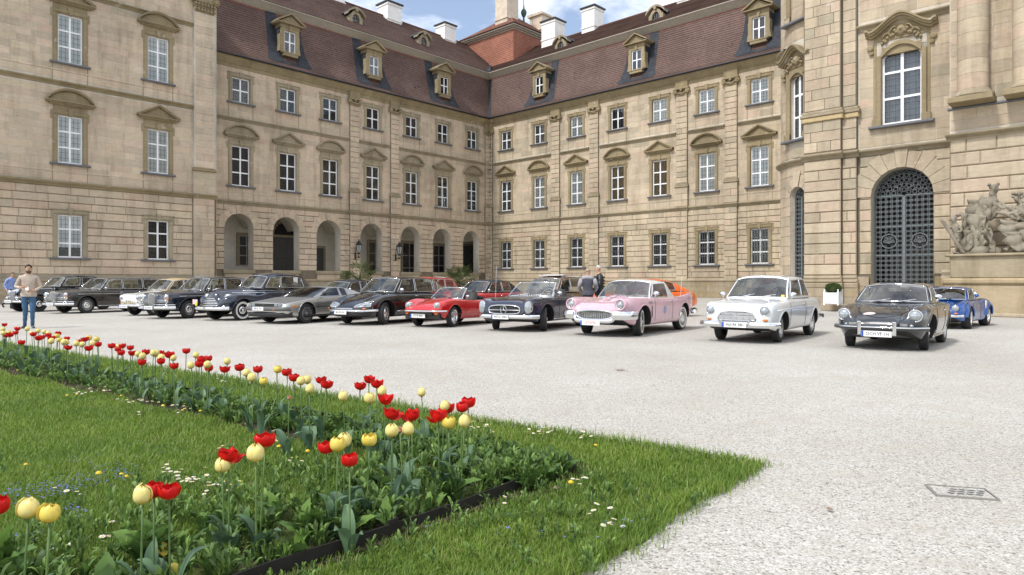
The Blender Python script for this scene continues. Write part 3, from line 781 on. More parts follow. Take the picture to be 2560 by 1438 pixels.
sloped_course(lw, 'sill_band', UE, 0, 0, [(0, 8.04), (.03, 8.05), (.03, 8.13), (0, 8.15)], STONE)
sloped_course(lw, 'eave_cornice', UE, 0, 0, [(0, 17.48), (.05, 17.5), (.06, 17.72), (.18, 17.8), (.22, 17.95), (.40, 18.08), (.46, 18.2), (.5, 18.32), (-.1, 18.4)], TRIM)
for u in (-16.65, -12.3): pilaster(lw, 'L', u, .98, 0, 1.3, STONE)
pilaster(lw, 'L', -.34, .6, 0, 1.3, STONE)
for k, c in enumerate(LU):
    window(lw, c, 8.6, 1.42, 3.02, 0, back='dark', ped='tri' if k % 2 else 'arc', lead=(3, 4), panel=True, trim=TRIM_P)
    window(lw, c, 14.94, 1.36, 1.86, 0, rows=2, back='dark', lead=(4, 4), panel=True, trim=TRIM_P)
# loggia behind the arches
m = MB(); yb = 3.6
m.quad((UE, yb, 1.2), (2, yb, 1.2), (2, yb, 7.2), (UE, yb, 7.2)); m.quad((UE, .85, 7.0), (2, .85, 7.0), (2, yb, 7.0), (UE, yb, 7.0)); m.quad((UE, .85, 1.2), (UE, yb, 1.2), (UE, yb, 7), (UE, .85, 7))
m.quad((2, .85, 1.2), (2, .85, 7), (2, yb, 7), (2, yb, 1.2)); m.quad((UE, .84, 1.25), (2, .84, 1.25), (2, yb, 1.25), (UE, yb, 1.25))
x = UE
for c in LU+(None,):
    if c is None: m.quad((x, .85, 1.2), (x, .85, 7), (2, .85, 7), (2, .85, 1.2)); break
    m.quad((x, .85, 1.2), (x, .85, 7), (c-aw-.15, .85, 7), (c-aw-.15, .85, 1.2)); x = c+aw-.15
for k, c in enumerate(LU):      # groin-vault ribs seen in the arches
    P = [[(c-1.9+3.8*i/10, .85+2.75*j/6, 5.6+1.3*math.sin(PI*i/10)**.7+.0*j) for j in range(7)] for i in range(11)]; m.grid(P, flip=True)
m.build('loggia_interior', PLASTER, lw)
def loggia_leaf(u0, u1, z0, z1, kind):
    m = MB(); t = .2; m.box(u0-t, u0, yb-.12, yb, z0, z1+t); m.box(u1, u1+t, yb-.12, yb, z0, z1+t); m.box(u0, u1, yb-.12, yb, z1, z1+t)
    o = m.build('loggia_door' if kind != 'w' else 'loggia_window', TRIM_P, lw)
    f = MB(); w = u1-u0; c = (u0+u1)/2
    if kind == 'w':
        f.box(c-.045, c+.045, yb-.07, yb-.01, z0, z1)
        for k in range(4): z = lerp(z0, z1-.08, k/3); f.box(u0, u1, yb-.065, yb-.012, z, z+.08)
        for x_ in (u0, u1-.07): f.box(x_, x_+.07, yb-.06, yb-.014, z0, z1)
        f.build('sash', plain('grey_sash', (.33, .33, .34), .6), o)
        for k in range(3):
            for s in (0, 1): g = MB(); g.quad((lerp(u0, c, s), yb-.03, lerp(z0, z1, k/3)), (lerp(c, u1, s), yb-.03, lerp(z0, z1, k/3)), (lerp(c, u1, s), yb-.03, lerp(z0, z1, (k+1)/3)), (lerp(u0, c, s), yb-.03, lerp(z0, z1, (k+1)/3))); g.build('pane', GLASS, o)
        g = MB(); g.quad((u0, yb-.005, z0), (u1, yb-.005, z0), (u1, yb-.005, z1), (u0, yb-.005, z1)); g.build('room_recess', DARKROOM, o)
    else:
        f.box(u0, u1, yb-.05, yb-.005, z0, z1)
        for s in (0, 1):
            a, b_ = lerp(u0, c, s)+.08, lerp(c, u1, s)-.08
            for k in range(4): f.cbox(a, b_, yb-.09, yb-.05, lerp(z0, z1, k/4)+.08, lerp(z0, z1, (k+1)/4)-.08, .03)
        f.build('leaf', GREYWOOD, o)
    return o
loggia_leaf(-25.25, -23.95, 2.6, 5.1, 'w'); d = loggia_leaf(-22.3, -20.05, 1.3, 5.1, 'd'); loggia_leaf(-18.3, -17.5, 1.3, 4.3, 'd')
m = MB(); m.prism([(-21.17+1.1*math.cos(PI*i/12), 5.3+1.1*math.sin(PI*i/12)) for i in range(13)], yb-.06, yb-.01); m.build('fanlight', DARKROOM, d)
m = MB()
for i in range(13):
    a = PI*i/12; m.box(-21.17+1.2*math.cos(a)-.14, -21.17+1.2*math.cos(a)+.14, yb-.12, yb, 5.3+1.2*math.sin(a)-.14, 5.3+1.2*math.sin(a)+.14)
m.build('fanlight_arch', TRIM_P, d)
loggia_leaf(-12.6, -11.1, 1.9, 5.1, 'w'); loggia_leaf(-8.6, -6.85, 1.4, 5.2, 'w'); loggia_leaf(-4.6, -3.1, 1.9, 5.1, 'w'); loggia_leaf(-.5, 1.3, 1.3, 5.2, 'd')
rl = wing_roof(lw, UE, 0, lambda y: (UE, y if y > -.6 else y), (8.0, 29.2), False)
for u in (-22.6, -14.4, -6.05): dormer(lw, u, 1)
for u in (-22.3, -14.15, -6.0): oval_dormer(lw, u, 3.35, 24.95, 29.2)
chimney(rl, -7.75, -5.95, 7.1, 8.9, 27.5, 30.65); chimney(rl, .2, 1.85, 7.2, 8.8, 27.5, 30.65); chimney(rl, -14.6, -12.6, 7.6, 9.4, 27.5, 31.0)
flush_blocks('L', lw, CAM_L)
# downpipes
def downpipe(root, u, y, z0, z1):
    m = MB(); m.tube([(u, y-.5, z1+.2), (u, y-.3, z1-.3), (u, y, z1-.7), (u, y, z0)], .075, 8)
    for z in np.arange(z0+1, z1-1, 2.4): m.box(u-.10, u+.10, y-.02, y+.2, z, z+.07)
    return m.build('downpipe', BLACKM, root, smooth=False)
downpipe(lw, -.12, -.42, 0, 18.2); downpipe(lw, UE+.16, -.25, 0, 18.0)

# ------------------------------------------------------------------ right wing
ROTR = AL-R(90)
rw = thing('palace_wing', 'sandstone wing with barred ground floor windows and pale blinds above', 'building', (CX, CY, 0), ROTR)
RU = (2.52, 7.01, 11.6, 16.15, 20.42, 24.72, 29.04)
b = MB(); o0 = [(c-.7, c+.7, 2.68, 5.36, False, .3) for c in RU]; o1 = [(c-.7, c+.7, 8.58, 11.58, False, .3) for c in RU]; o2 = [(c-.69, c+.69, 14.88, 16.75, False, .3) for c in RU]
wall_band(b, 0, 38, 0, 7.3, 0, o0, 1); wall_band(b, 0, 38, 7.3, 13.6, 0, o1); wall_band(b, 0, 38, 13.6, 18.4, 0, o2); b.build('wall', [MORTAR, JOINT_SHADE], rw)
blocks('R', 0, 31.5, 1.62, 7.16, .465, 1.3, o0, 0, .04, 'r', STONE_R, gaph=.042)
blocks('R', 0, 31.5, .05, 1.3, .42, 1.3, [], -.12, .03, 's', PLINTH)
blocks('R', 0, 31.5, 7.48, 13.42, .44, 1.2, o1, 0, .012, 's', STONE_R)
blocks('R', 0, 31.5, 13.84, 17.5, .44, 1.2, o2, 0, .012, 's', STONE_R)
b = MB(); b.box(0, 38, -.12, .05, 0, 1.32); b.build('plinth', MORTAR, rw)
sloped_course(rw, 'plinth_moulding', 0, 38, -.1, [(0, 1.3), (.10, 1.33), (.12, 1.42), (.02, 1.5), (.0, 1.6), (-.1, 1.62)], PLINTH)
sloped_course(rw, 'string_course', 0, 38, 0, LEDGE(7.4), TRIM_P)
for a, b_ in ((0, 8.55), (9.7, 13.1), (14.25, 22.0), (23.1, 26.25), (27.35, 34)): sloped_course(rw, 'string_course', a, b_, 0, LEDGE(13.64), TRIM_P)
sloped_course(rw, 'sill_band', 0, 38, 0, [(0, 8.04), (.03, 8.05), (.03, 8.13), (0, 8.15)], STONE_R)
sloped_course(rw, 'eave_cornice', 0, 38, 0, [(0, 17.48), (.05, 17.5), (.06, 17.72), (.18, 17.8), (.22, 17.95), (.40, 18.08), (.46, 18.2), (.5, 18.32), (-.1, 18.4)], TRIM)
for u in (9.13, 13.66, 22.55, 26.8): pilaster(rw, 'R', u, 1.05, 0, 1.3, STONE_R)
pilaster(rw, 'R', .34, .6, 0, 1.3, STONE_R)
for k, c in enumerate(RU):
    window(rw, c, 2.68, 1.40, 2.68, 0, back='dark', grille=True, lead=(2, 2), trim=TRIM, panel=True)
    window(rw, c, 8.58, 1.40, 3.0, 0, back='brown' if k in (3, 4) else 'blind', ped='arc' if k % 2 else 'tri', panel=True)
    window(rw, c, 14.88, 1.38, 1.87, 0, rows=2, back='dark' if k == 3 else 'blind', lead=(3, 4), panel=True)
rr = wing_roof(rw, 0, 38, lambda y: (-y, 38), (8.0, 28.1), True)
for u in (6.85, 18.03, 28.9): dormer(rw, u, -1)
for u in (7.0, 18.05): oval_dormer(rw, u, 3.3, 24.45, 28)
chimney(rr, 2.0, 3.9, 6.2, 7.9, 26.3, 29.9); chimney(rr, 6.75, 8.4, 7.2, 8.9, 26.6, 30.35); chimney(rr, 17.9, 19.9, 7.4, 9.2, 26.6, 30.0)
m = MB(); m.uv = []          # slate-lined valley where the two roofs meet
for pr, nm in ((LOWP, 0), ([(1.05, 23.8), (8, 28.4)], 1)):
    for (a, za), (c, zc) in zip(pr, pr[1:]):
        k = len(m.v); w = .34
        m.v += [(-a-w*.1, a-.06, za+.06), (-a+w, a-.04, za+.05), (-c+w, c-.04, zc+.05), (-c-w*.1, c-.06, zc+.06), (-a-.05, a-w-.06, za+.06), (-c-.05, c-w-.06, zc+.06)]
        m.uv += [(0, za), (.4, za), (.4, zc), (0, zc), (-.4, za), (-.4, zc)]; m.f += [(k, k+1, k+2, k+3), (k+4, k, k+3, k+5)]; m.m += [0, 0]
m.build('valley_slate', SLATE, rr)
flush_blocks('R', rw, CAM_R)

# ------------------------------------------------------------------ tile-hung corner tower above the roofs
tw = thing('roof_tower', 'square orange tile-hung tower with hipped roof rising behind the corner of the roofs', 'tower', (.18, 74.5, 0), AL)
S9 = 9.0
def tile_face(m, p, q, z0, z1, step=.2):
    n = int((z1-z0)/step); k0 = math.hypot(q[0]-p[0], q[1]-p[1]); dx, dy = (q[0]-p[0])/k0, (q[1]-p[1])/k0; nx, ny = dy, -dx
    for i in range(n):
        a, b_ = z0+(z1-z0)*i/n, z0+(z1-z0)*(i+1)/n; k = len(m.v); l = .03
        m.v += [(p[0]+nx*l, p[1]+ny*l, a), (q[0]+nx*l, q[1]+ny*l, a), (q[0], q[1], b_), (p[0], p[1], b_), (p[0], p[1], a), (q[0], q[1], a)]
        m.uv += [(0, a), (k0, a), (k0, b_), (0, b_), (0, a), (k0, a)]; m.f += [(k, k+1, k+2, k+3), (k+4, k+5, k+1, k)]; m.m += [0, 0]
m = MB(); m.uv = []
# local: x along dL, y along dR ; camera sees faces y=0 (normal -y) and x=0 (normal -x)
tile_face(m, (0, 0), (S9, 0), 23.0, 29.3); tile_face(m, (0, S9), (0, 0), 23.0, 29.3); tile_face(m, (S9, 0), (S9, S9), 23, 29.3); tile_face(m, (S9, S9), (0, S9), 23, 29.3)
m.build('tile_hung_wall', TILE_O, tw)
m = MB()
for k, (o_, a, b_) in enumerate(((.10, 29.2, 29.36), (.28, 29.36, 29.52), (.48, 29.52, 29.68))): m.box(-o_, S9+o_, -o_, S9+o_, a, b_)
m.build('cornice', plain('grey_wood_cornice', (.34, .30, .24), .8), tw)
m = MB(); m.uv = []; ov = .6; cz = 29.7; az = 33.3; c5 = S9/2; n = 26
for (p, q) in (((-ov, -ov), (S9+ov, -ov)), ((-ov, S9+ov), (-ov, -ov)), ((S9+ov, -ov), (S9+ov, S9+ov)), ((S9+ov, S9+ov), (-ov, S9+ov))):
    for i in range(n):
        t0, t1 = i/n*.9, (i+1)/n*.9; k = len(m.v); P0 = (lerp(p[0], c5, t0), lerp(p[1], c5, t0)); Q0 = (lerp(q[0], c5, t0), lerp(q[1], c5, t0)); P1 = (lerp(p[0], c5, t1), lerp(p[1], c5, t1)); Q1 = (lerp(q[0], c5, t1), lerp(q[1], c5, t1))
        z0, z1 = lerp(cz, az, t0**1.08), lerp(cz, az, t1**1.08)
        m.v += [(*P0, z0+.03), (*Q0, z0+.03), (*Q1, z1), (*P1, z1), (*P0, z0), (*Q0, z0)]; l = math.hypot(Q0[0]-P0[0], Q0[1]-P0[1])
        m.uv += [(-l/2, t0*6), (l/2, t0*6), (l/2*.97, t1*6), (-l/2*.97, t1*6), (-l/2, t0*6), (l/2, t0*6)]; m.f += [(k, k+1, k+2, k+3), (k+4, k+5, k+1, k)]; m.m += [0, 0]
rt = m.build('roof', m_tile('roof_tile_red', (.20, .09, .062), (.25, .12, .085)), tw)
m = MB(); m.box(c5-.5, c5+.5, c5-.5, c5+.5, 32.8, 33.0); m.build('roof_cap', ZINC, rt)
def stone_chimney(cx_, cy_, z0, z1, s=.95):
    m = MB(); m.box(cx_-s, cx_+s, cy_-s, cy_+s, z0, z1-.3); m.box(cx_-s-.1, cx_+s+.1, cy_-s-.1, cy_+s+.1, z0+1.0, z0+1.12); m.cbox(cx_-s-.2, cx_+s+.2, cy_-s-.2, cy_+s+.2, z1-.3, z1, .06)
    m.build('chimney', plain('weathered_chimney', (.55, .47, .37), .9, var=.2, scale=2), rt)
stone_chimney(2.7, 3.6, 30.7, 34.9); stone_chimney(7.2, 2.2, 30.2, 33.3)
fin = MB(); fc = (4.9, 2.9)
fin.tube([(*fc, 31.6), (*fc, 36.2)], .05, 6); fin.lathe([(0, 32.6), (.12, 32.65), (.3, 33.0), (.36, 33.25), (.28, 33.5), (.1, 33.7), (.06, 34.2)], 12, 'z', (*fc, 0)); fin.lathe([(.25, 31.4), (.14, 32.0), (.08, 32.7)], 10, 'z', (*fc, 0))
fin.box(fc[0]-.6, fc[0]+.9, fc[1]-.02, fc[1]+.02, 35.1, 35.16); fin.prism([(fc[0]-.9, 35.0), (fc[0]-.3, 34.95), (fc[0]-.3, 35.4), (fc[0]-.95, 35.45)], fc[1]-.02, fc[1]+.02)
fin.build('weathervane', plain('green_copper', (.06, .10, .08), .6, .3), rt)
# ------------------------------------------------------------------ portal pavilion at the right
pp = thing('palace_pavilion', 'sandstone portal pavilion with wrought iron gate and giant round columns', 'building', (CX, CY, 0), ROTR)
YB = -16.29; YS = -17.79; UC, RC = 38.9, 2.8
def bend(p):
    s, y, z = p; th = -s/RC; rho = RC-y
    return (UC-rho*math.sin(th), YB+RC-rho*math.cos(th), z)
# flat bay between the pilaster strip and the column front
gate = (41.12, 43.6, 1.15, 5.2, True, .9); big = (41.55, 43.15, 8.45, 11.95, False, .3)
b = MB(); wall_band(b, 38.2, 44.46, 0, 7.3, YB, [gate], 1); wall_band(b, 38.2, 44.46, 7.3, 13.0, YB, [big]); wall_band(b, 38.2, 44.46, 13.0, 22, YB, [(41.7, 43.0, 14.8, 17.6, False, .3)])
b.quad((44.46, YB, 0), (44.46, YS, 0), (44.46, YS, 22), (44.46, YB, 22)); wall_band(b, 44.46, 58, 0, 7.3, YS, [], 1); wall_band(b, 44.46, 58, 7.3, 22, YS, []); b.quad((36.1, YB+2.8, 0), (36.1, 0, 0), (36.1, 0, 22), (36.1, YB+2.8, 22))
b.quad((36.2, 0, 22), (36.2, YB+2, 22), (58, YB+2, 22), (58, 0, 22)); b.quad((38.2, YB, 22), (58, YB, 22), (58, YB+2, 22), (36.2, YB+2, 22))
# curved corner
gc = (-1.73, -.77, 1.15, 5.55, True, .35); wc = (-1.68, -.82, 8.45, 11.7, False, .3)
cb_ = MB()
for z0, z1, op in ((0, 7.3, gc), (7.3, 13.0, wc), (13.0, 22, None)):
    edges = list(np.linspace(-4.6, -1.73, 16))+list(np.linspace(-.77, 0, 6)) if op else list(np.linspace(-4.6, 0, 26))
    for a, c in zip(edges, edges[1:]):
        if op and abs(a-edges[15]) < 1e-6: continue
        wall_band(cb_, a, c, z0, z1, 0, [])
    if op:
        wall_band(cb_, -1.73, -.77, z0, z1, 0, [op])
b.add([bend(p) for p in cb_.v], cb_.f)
b.build('wall', [MORTAR, JOINT_SHADE], pp)
blocks('B', 40.62, 44.44, 1.62, 7.1, .5, 1.2, [gate], YB, .035, 'r', STONE_R, gaph=.03)
blocks('B', 40.62, 44.44, 7.5, 12.95, .47, 1.15, [(41.3, 43.4, 8.4, 12.4, False, .3)], YB, .012, 's', STONE_R)
blocks('B', 40.62, 44.44, 13.35, 20, .47, 1.15, [(41.7, 43.0, 14.8, 17.6, False, .3)], YB, .012, 's', STONE_R)
# paired pilaster strip
for u0, u1, p in ((38.25, 39.93, .42), (39.93, 40.55, .2)):
    m = MB(); m.box(u0, u1, YB-p, YB+.05, 0, 22); m.build('pilaster_core', JOINT_SHADE, pp)
    blocks('B', u0, u1, 1.62, 7.1, .5, u1-u0, [], YB-p, .04, 'r', STONE_R, gaph=.032)
    blocks('B', u0, u1, 7.5, 8.95, .47, .9, [], YB-p, .02, 's', STONE_R)
    blocks('B', u0+.03, u1-.03, 9.5, 20, .5, .8, [], YB-p, .012, 's', STONE_R)
    for z0, z1, q, mt in ((8.95, 9.18, .1, plain('yellow_sandstone', (.45, .35, .19), .85)), (9.18, 9.32, .15, TRIM_P), (9.32, 9.46, .08, TRIM_P)):
        m = MB(); m.cbox(u0-q, u1+q, YB-p-q, YB, z0, z1, .03); m.build('pilaster_base', mt, pp)
    sloped_course(pp, 'string_course', u0, u1, YB-p, LEDGE(7.35, .26), TRIM_P, .1)
    m = MB(); m.cbox(u0-.1, u1+.1, YB-p-.14, YB, 1.0, 1.25, .04); m.cbox(u0-.06, u1+.06, YB-p-.09, YB, 1.25, 1.42, .05); m.cbox(u0-.02, u1+.02, YB-p-.05, YB, 1.42, 1.6, .05); m.build('plinth_moulding', PLINTH, pp)
    blocks('B', u0-.1, u1+.1, .2, 1.0, .4, .9, [], YB-p-.12, .02, 's', PLINTH)
    m = MB(); m.box(u0-.08, u1+.08, YB-p-.12, YB, 0, 1.0); m.build('plinth', MORTAR, pp)
sloped_course(pp, 'string_course', 40.55, 44.44, YB, LEDGE(7.35, .24), TRIM_P); sloped_course(pp, 'string_course', 40.55, 44.44, YB, LEDGE(13.12, .24), TRIM_P)
for u0, u1 in ((40.55, 41.05), (43.66, 44.46)): blocks('B', u0, u1, .2, 1.55, .45, .9, [], YB-.1, .03, 's', PLINTH)
voussoirs('B', 42.36, 5.2, 1.24, .75, YB-.02, .05, pp, STONE_R, 11)
# curved courses
def cblock(s0, s1, z0, z1, mat, pr):
    m = MB(); n = 4; P = [[bend((lerp(s0, s1, i/n), -pr, z0+.01)), bend((lerp(s0, s1, i/n), -pr, z1-.01))] for i in range(n+1)]
    m.grid(P)
    for z, f in ((z0+.01, False), (z1-.01, True)): m.grid([[bend((lerp(s0, s1, i/n), 0, z)), bend((lerp(s0, s1, i/n), -pr, z))] for i in range(n+1)], flip=f)
    for s, f in ((s0, False), (s1, True)): m.grid([[bend((s, 0, z0+.01)), bend((s, 0, z1-.01))], [bend((s, -pr, z0+.01)), bend((s, -pr, z1-.01))]], flip=f)
    m.build('stone_block', mat, pp)
for z0, z1, h, op, pr in ((1.62, 7.1, .5, gc, .035), (7.5, 13, .5, (-1.95, -.55, 8.4, 12.3, False), .014), (13.35, 20, .55, None, .014)):
    nr = round((z1-z0)/h); h = (z1-z0)/nr
    for r in range(nr):
        a, c = z0+h*r, z0+h*(r+1); seg = [(-4.2, 0)]
        if op and c > op[2]+.02 and a < op[3]+((op[1]-op[0])/2+.0 if op[4] else 0):
            hw = (op[1]-op[0])/2+.12; mid = (op[0]+op[1])/2
            if op[4] and a > op[3]: hw = math.sqrt(max(.01, hw*hw-(a-op[3])**2))
            elif not op[4]: hw -= .12
            else: hw -= .12
            seg = [(-4.2, mid-hw), (mid+hw, 0)]
        for s0, s1 in seg:
            k = max(1, round((s1-s0)/.85)); off = .12*(r % 2)*(k > 1)
            xs = [s0]+[lerp(s0, s1, i/k)+off for i in range(1, k)]+[s1]
            for x0, x1 in zip(xs, xs[1:]): cblock(x0+.005, x1-.005, a, c, STONE_R, pr)
def ccourse(name, z, prof, mat, s0=-4.5, s1=0):
    m = MB(); n = 22; m.grid([[bend((lerp(s0, s1, i/n), -p, zz)) for p, zz in prof] for i in range(n+1)]); m.build(name, mat, pp, angle=50)
ccourse('string_course', 7.35, LEDGE(7.35, .26), TRIM_P); ccourse('string_course', 13.12, LEDGE(13.12, .24), TRIM_P, -.5); ccourse('string_course', 13.12, LEDGE(13.12, .24), TRIM_P, -4.5, -2.0)
ccourse('plinth_moulding', 1, [(.12, .0), (.12, 1.0), (.16, 1.02), (.16, 1.2), (.08, 1.3), (.1, 1.5), (0, 1.62)], PLINTH, -.72, 0); ccourse('plinth_moulding', 1, [(.12, .0), (.12, 1.0), (.16, 1.02), (.16, 1.2), (.08, 1.3), (.1, 1.5), (0, 1.62)], PLINTH, -4.5, -1.78)
for i in range(7):          # voussoirs over the narrow gate
    a0, a1 = PI*i/7, PI*(i+1)/7; m = MB(); r0, r1 = .485, .95+.15*(i % 2)+(.15 if i == 3 else 0); P = []
    for a in np.linspace(a0+.02, a1-.02, 4): P.append([bend((-1.25+r*math.cos(a), -.055-(.04 if i == 3 else 0), 5.55+r*math.sin(a))) for r in (r0, r1)])
    m.grid(P); Q = []
    for a in np.linspace(a0+.02, a1-.02, 4): Q.append([bend((-1.25+r1*math.cos(a), -yy, 5.55+r1*math.sin(a))) for yy in (.055, 0)])
    m.grid(Q); m.build('keystone' if i == 3 else 'voussoir', STONE_R, pp)

# ornate arched windows
def arched_window(u, y, z0, w, h, rz, hood):
    """tall sash with segmental head, carved hood and scroll brackets"""
    rise = .42*w/1.6+.04
    def top(x): return h-rise*(2*x/w)**2
    m = MB(); fr = .085; n = 12
    xs = [-w/2+w*i/n for i in range(n+1)]
    m.box(-w/2, -w/2+fr, 0, .06, 0, top(w/2)); m.box(w/2-fr, w/2, 0, .06, 0, top(w/2)); m.box(-w/2+fr, w/2-fr, 0, .06, 0, fr); m.box(-.06, .06, -.012, .055, fr, h-.06)
    for a, c in zip(xs, xs[1:]): m.prism([(a, top(a)-fr), (c, top(c)-fr), (c, top(c)), (a, top(a))], 0.002, .062)
    for k in (1, 2): m.box(-w/2+fr, w/2-fr, .004, .05, h*.335*k-.05, h*.335*k+.05)
    W = m.build('window', WHITE_W, pp, (u, y, z0), (0, 0, rz))
    for k in range(3):
        for s in (-1, 1):
            g = MB(); za, zb = h*.335*k+.03, min(h*.335*(k+1)-.03, 99)
            if k < 2: g.quad((-w/4+.03, 0, za), (w/4-.03, 0, za), (w/4-.03, 0, zb), (-w/4+.03, 0, zb))
            else:
                x0, x1 = sorted((s*.03, s*(w/2-.03))); xx = [lerp(x0, x1, i/6) for i in range(7)]
                g.add([(x0-s*w/4, 0, za), (x1-s*w/4, 0, za)]+[(x-s*w/4, 0, top(x)-.03) for x in xx[::-1]], [tuple(range(9))])
            g.build('pane', GLASS, W, (s*w/4, .03, 0))
    g = MB(); t = .011
    for s in (-1, 1):
        for k in (1, 2): x = s*(w/2*k/3); g.box(x-t, x+t, .018, .026, .05, top(x)-.05)
    for k in range(1, 12): z = h*k/12; g.box(-w/2+.05, w/2-.05, .019, .025, z-t, z+t) if z < top(w/2) else None
    g.build('lead_cames', LEAD, W)
    g = MB(); g.quad((-w/2, .25, 0), (w/2, .25, 0), (w/2, .25, h), (-w/2, .25, h)); g.build('room_recess', plain('pane_sky_reflection', (.36, .39, .44), .9), W)  # grey-blue panel colour stands in for sky reflected in the panes
    g = MB(); yf = -.26
    for s in (-1, 1):
        a, c = sorted((s*w/2, s*(w/2+.20))); g.cbox(a, c, yf, .1, -.05, top(w/2)+.1, .02); a, c = sorted((s*(w/2+.20), s*(w/2+.34))); g.cbox(a, c, yf+.07, .1, -.05, h+.55, .02)
        a, c = sorted((s*w/2, s*(w/2+.36))); g.box(a, c, yf-.03, .1, -.05, .28)
        for q in ((.14, .62), (.09, .36)): g.lathe([(0, -.05), (q[0]*.5, -.07), (q[0], -.03), (q[0], .1), (0, .1)], 14, 'y', (s*(w/2+.46-(.05 if q[0] < .1 else 0)), yf+.02, h-.55+q[1]))
    for a, c in zip(xs, xs[1:]): g.prism([(a, top(a)), (c, top(c)), (c, top(c)+.2), (a, top(a)+.2)], yf, .1)
    g.prism([(-w/2-.2, top(w/2)+.1), (w/2+.2, top(w/2)+.1), (w/2+.2, h+.62), (-w/2-.2, h+.62)], yf+.10, .1)
    g.build('surround', TRIM, W)
    g = MB(); hw = w/2+.62; n = 28
    def bell(x): t = abs(x)/hw; return h+.62+.62*(.5+.5*math.cos(PI*min(1, t*1.12)))-.05*t+(.10 if t > .92 else 0)
    path = [(-hw+2*hw*i/n, 0, bell(-hw+2*hw*i/n)) for i in range(n+1)]
    for (a, _, za), (c, _, zc) in zip(path, path[1:]):
        g.prism([(a, za+.07), (c, zc+.07), (c, zc+.16), (a, za+.16)], yf-.34, .1); g.prism([(a, za-.03), (c, zc-.03), (c, zc+.07), (a, za+.07)], yf-.26, .1); g.prism([(a, za-.13), (c, zc-.13), (c, zc-.03), (a, za-.03)], yf-.14, .1)
        if abs(a) < w/2+.25 and abs(c) < w/2+.25: g.prism([(a, h+.3), (c, h+.3), (c, zc-.12), (a, za-.12)], yf+.06, .1)
    g.build('hood_moulding', TRIM, W)
    g = MB()          # carved cartouche and foliage
    rnd = random.Random(5)
    def lump(x, z, rx, rz_, d): g.lathe([(.02, -d), (.55, -d*.86), (.85, -d*.5), (1, 0)], 12, 'y', (0, 0, 0)); k = len(g.v)-48; g.v[k:] = [(x+p[0]*rx, yf+.05+p[1], z+p[2]*rz_) for p in g.v[k:]]
    lump(0, h+.62, .2, .26, .16); lump(0, h+.66, .11, .14, .22)
    for s in (-1, 1):
        for k in range(9): lump(s*(.17+.075*k), h+.56-.012*k*k*.55+.10*math.sin(k*1.9), .10-.005*k, .085, .14-.008*k)
        g.tube([(s*(.2+.55*t), yf-.03, h+.78-.42*t*t+.06*math.sin(t*9)) for t in np.linspace(0, 1, 10)], .035, 6)
    g.build('carved_relief', TRIM, W, smooth=True)
    g = MB(); g.cbox(-w/2-.5, w/2+.5, yf-.14, .1, -.17, -.05, .03); g.build('sill', SLATE_SILL, W)
    return W
arched_window(42.35, YB+.16, 8.45, 1.6, 3.5, 0, 1)
th = 1.25/RC
arched_window(UC-(RC-.16)*math.sin(th), YB+RC-(RC-.16)*math.cos(th), 8.45, .86, 3.25, -th, 1)
arched_window(42.35, YB+.16, 14.8, 1.3, 2.8, 0, 1); arched_window(UC-(RC-.16)*math.sin(th), YB+RC-(RC-.16)*math.cos(th), 14.35, .86, 3.0, -th, 1)
# right front with columns
blocks('B', 44.48, 52, 1.62, 7.1, .56, 1.5, [], YS, .04, 'r', STONE_R, gaph=.032)
blocks('B', 44.48, 52, .2, 1.3, .55, 1.4, [], YS-.25, .03, 's', PLINTH); blocks('B', 44.5, 52, 7.45, 8.3, .42, 1.2, [], YS-.08, .02, 's', STONE_R)
blocks('B', 44.48, 52, 8.6, 20, .47, 1.1, [], YS, .012, 's', STONE_R)
m = MB(); m.box(44.4, 58, YS-.25, YS+.05, 0, 1.35); m.build('plinth', MORTAR, pp); m = MB(); m.box(44.48, 58, YS-.08, YS+.02, 7.3, 8.3); m.build('pedestal_band', MORTAR, pp)
sloped_course(pp, 'plinth_moulding', 44.3, 58, YS-.22, [(0, 1.28), (.14, 1.32), (.16, 1.46), (.06, 1.56), (.08, 1.7), (-.02, 1.8), (-.22, 1.82)], PLINTH, .08)
sloped_course(pp, 'string_course', 44.4, 58, YS, LEDGE(7.3, .3), TRIM_P, .05)
m = MB(); m.cbox(44.4, 58, YS-.14, YS, 8.3, 8.4, .03); m.build('pedestal_coping', SLATE_SILL, pp)
for u in (45.3, 47.1, 49.4, 51.2):
    yc = YS-.28
    m = MB(); m.cbox(u-.74, u+.74, yc-.74, yc+.5, 8.4, 8.62, .02); m.build('column_plinth', TRIM, pp)
    m = MB(); m.lathe([(.70, 8.62), (.74, 8.68), (.72, 8.76), (.62, 8.82), (.60, 8.88), (.56, 8.92)], 32, 'z', (u, yc, 0)); m.build('column_base', TRIM_P, pp, angle=40)
    z = 8.92
    while z < 19.5:
        h = random.uniform(.48, .62); m = MB(); m.lathe([(.52, 0), (.531, .012), (.531, h-.012), (.52, h)], 36, 'z'); m.build('column_drum', STONE_R, pp, (u, yc, z), (0, 0, random.uniform(0, 6)), angle=40); z += h
flush_blocks('B', pp, CAM_R, 190)
sloped_course(pp, 'cornice', 38.2, 58, YS, [(0, 20.6), (.3, 20.8), (.5, 21.2), (.9, 21.5), (1.0, 21.9), (0, 22.1)], TRIM)
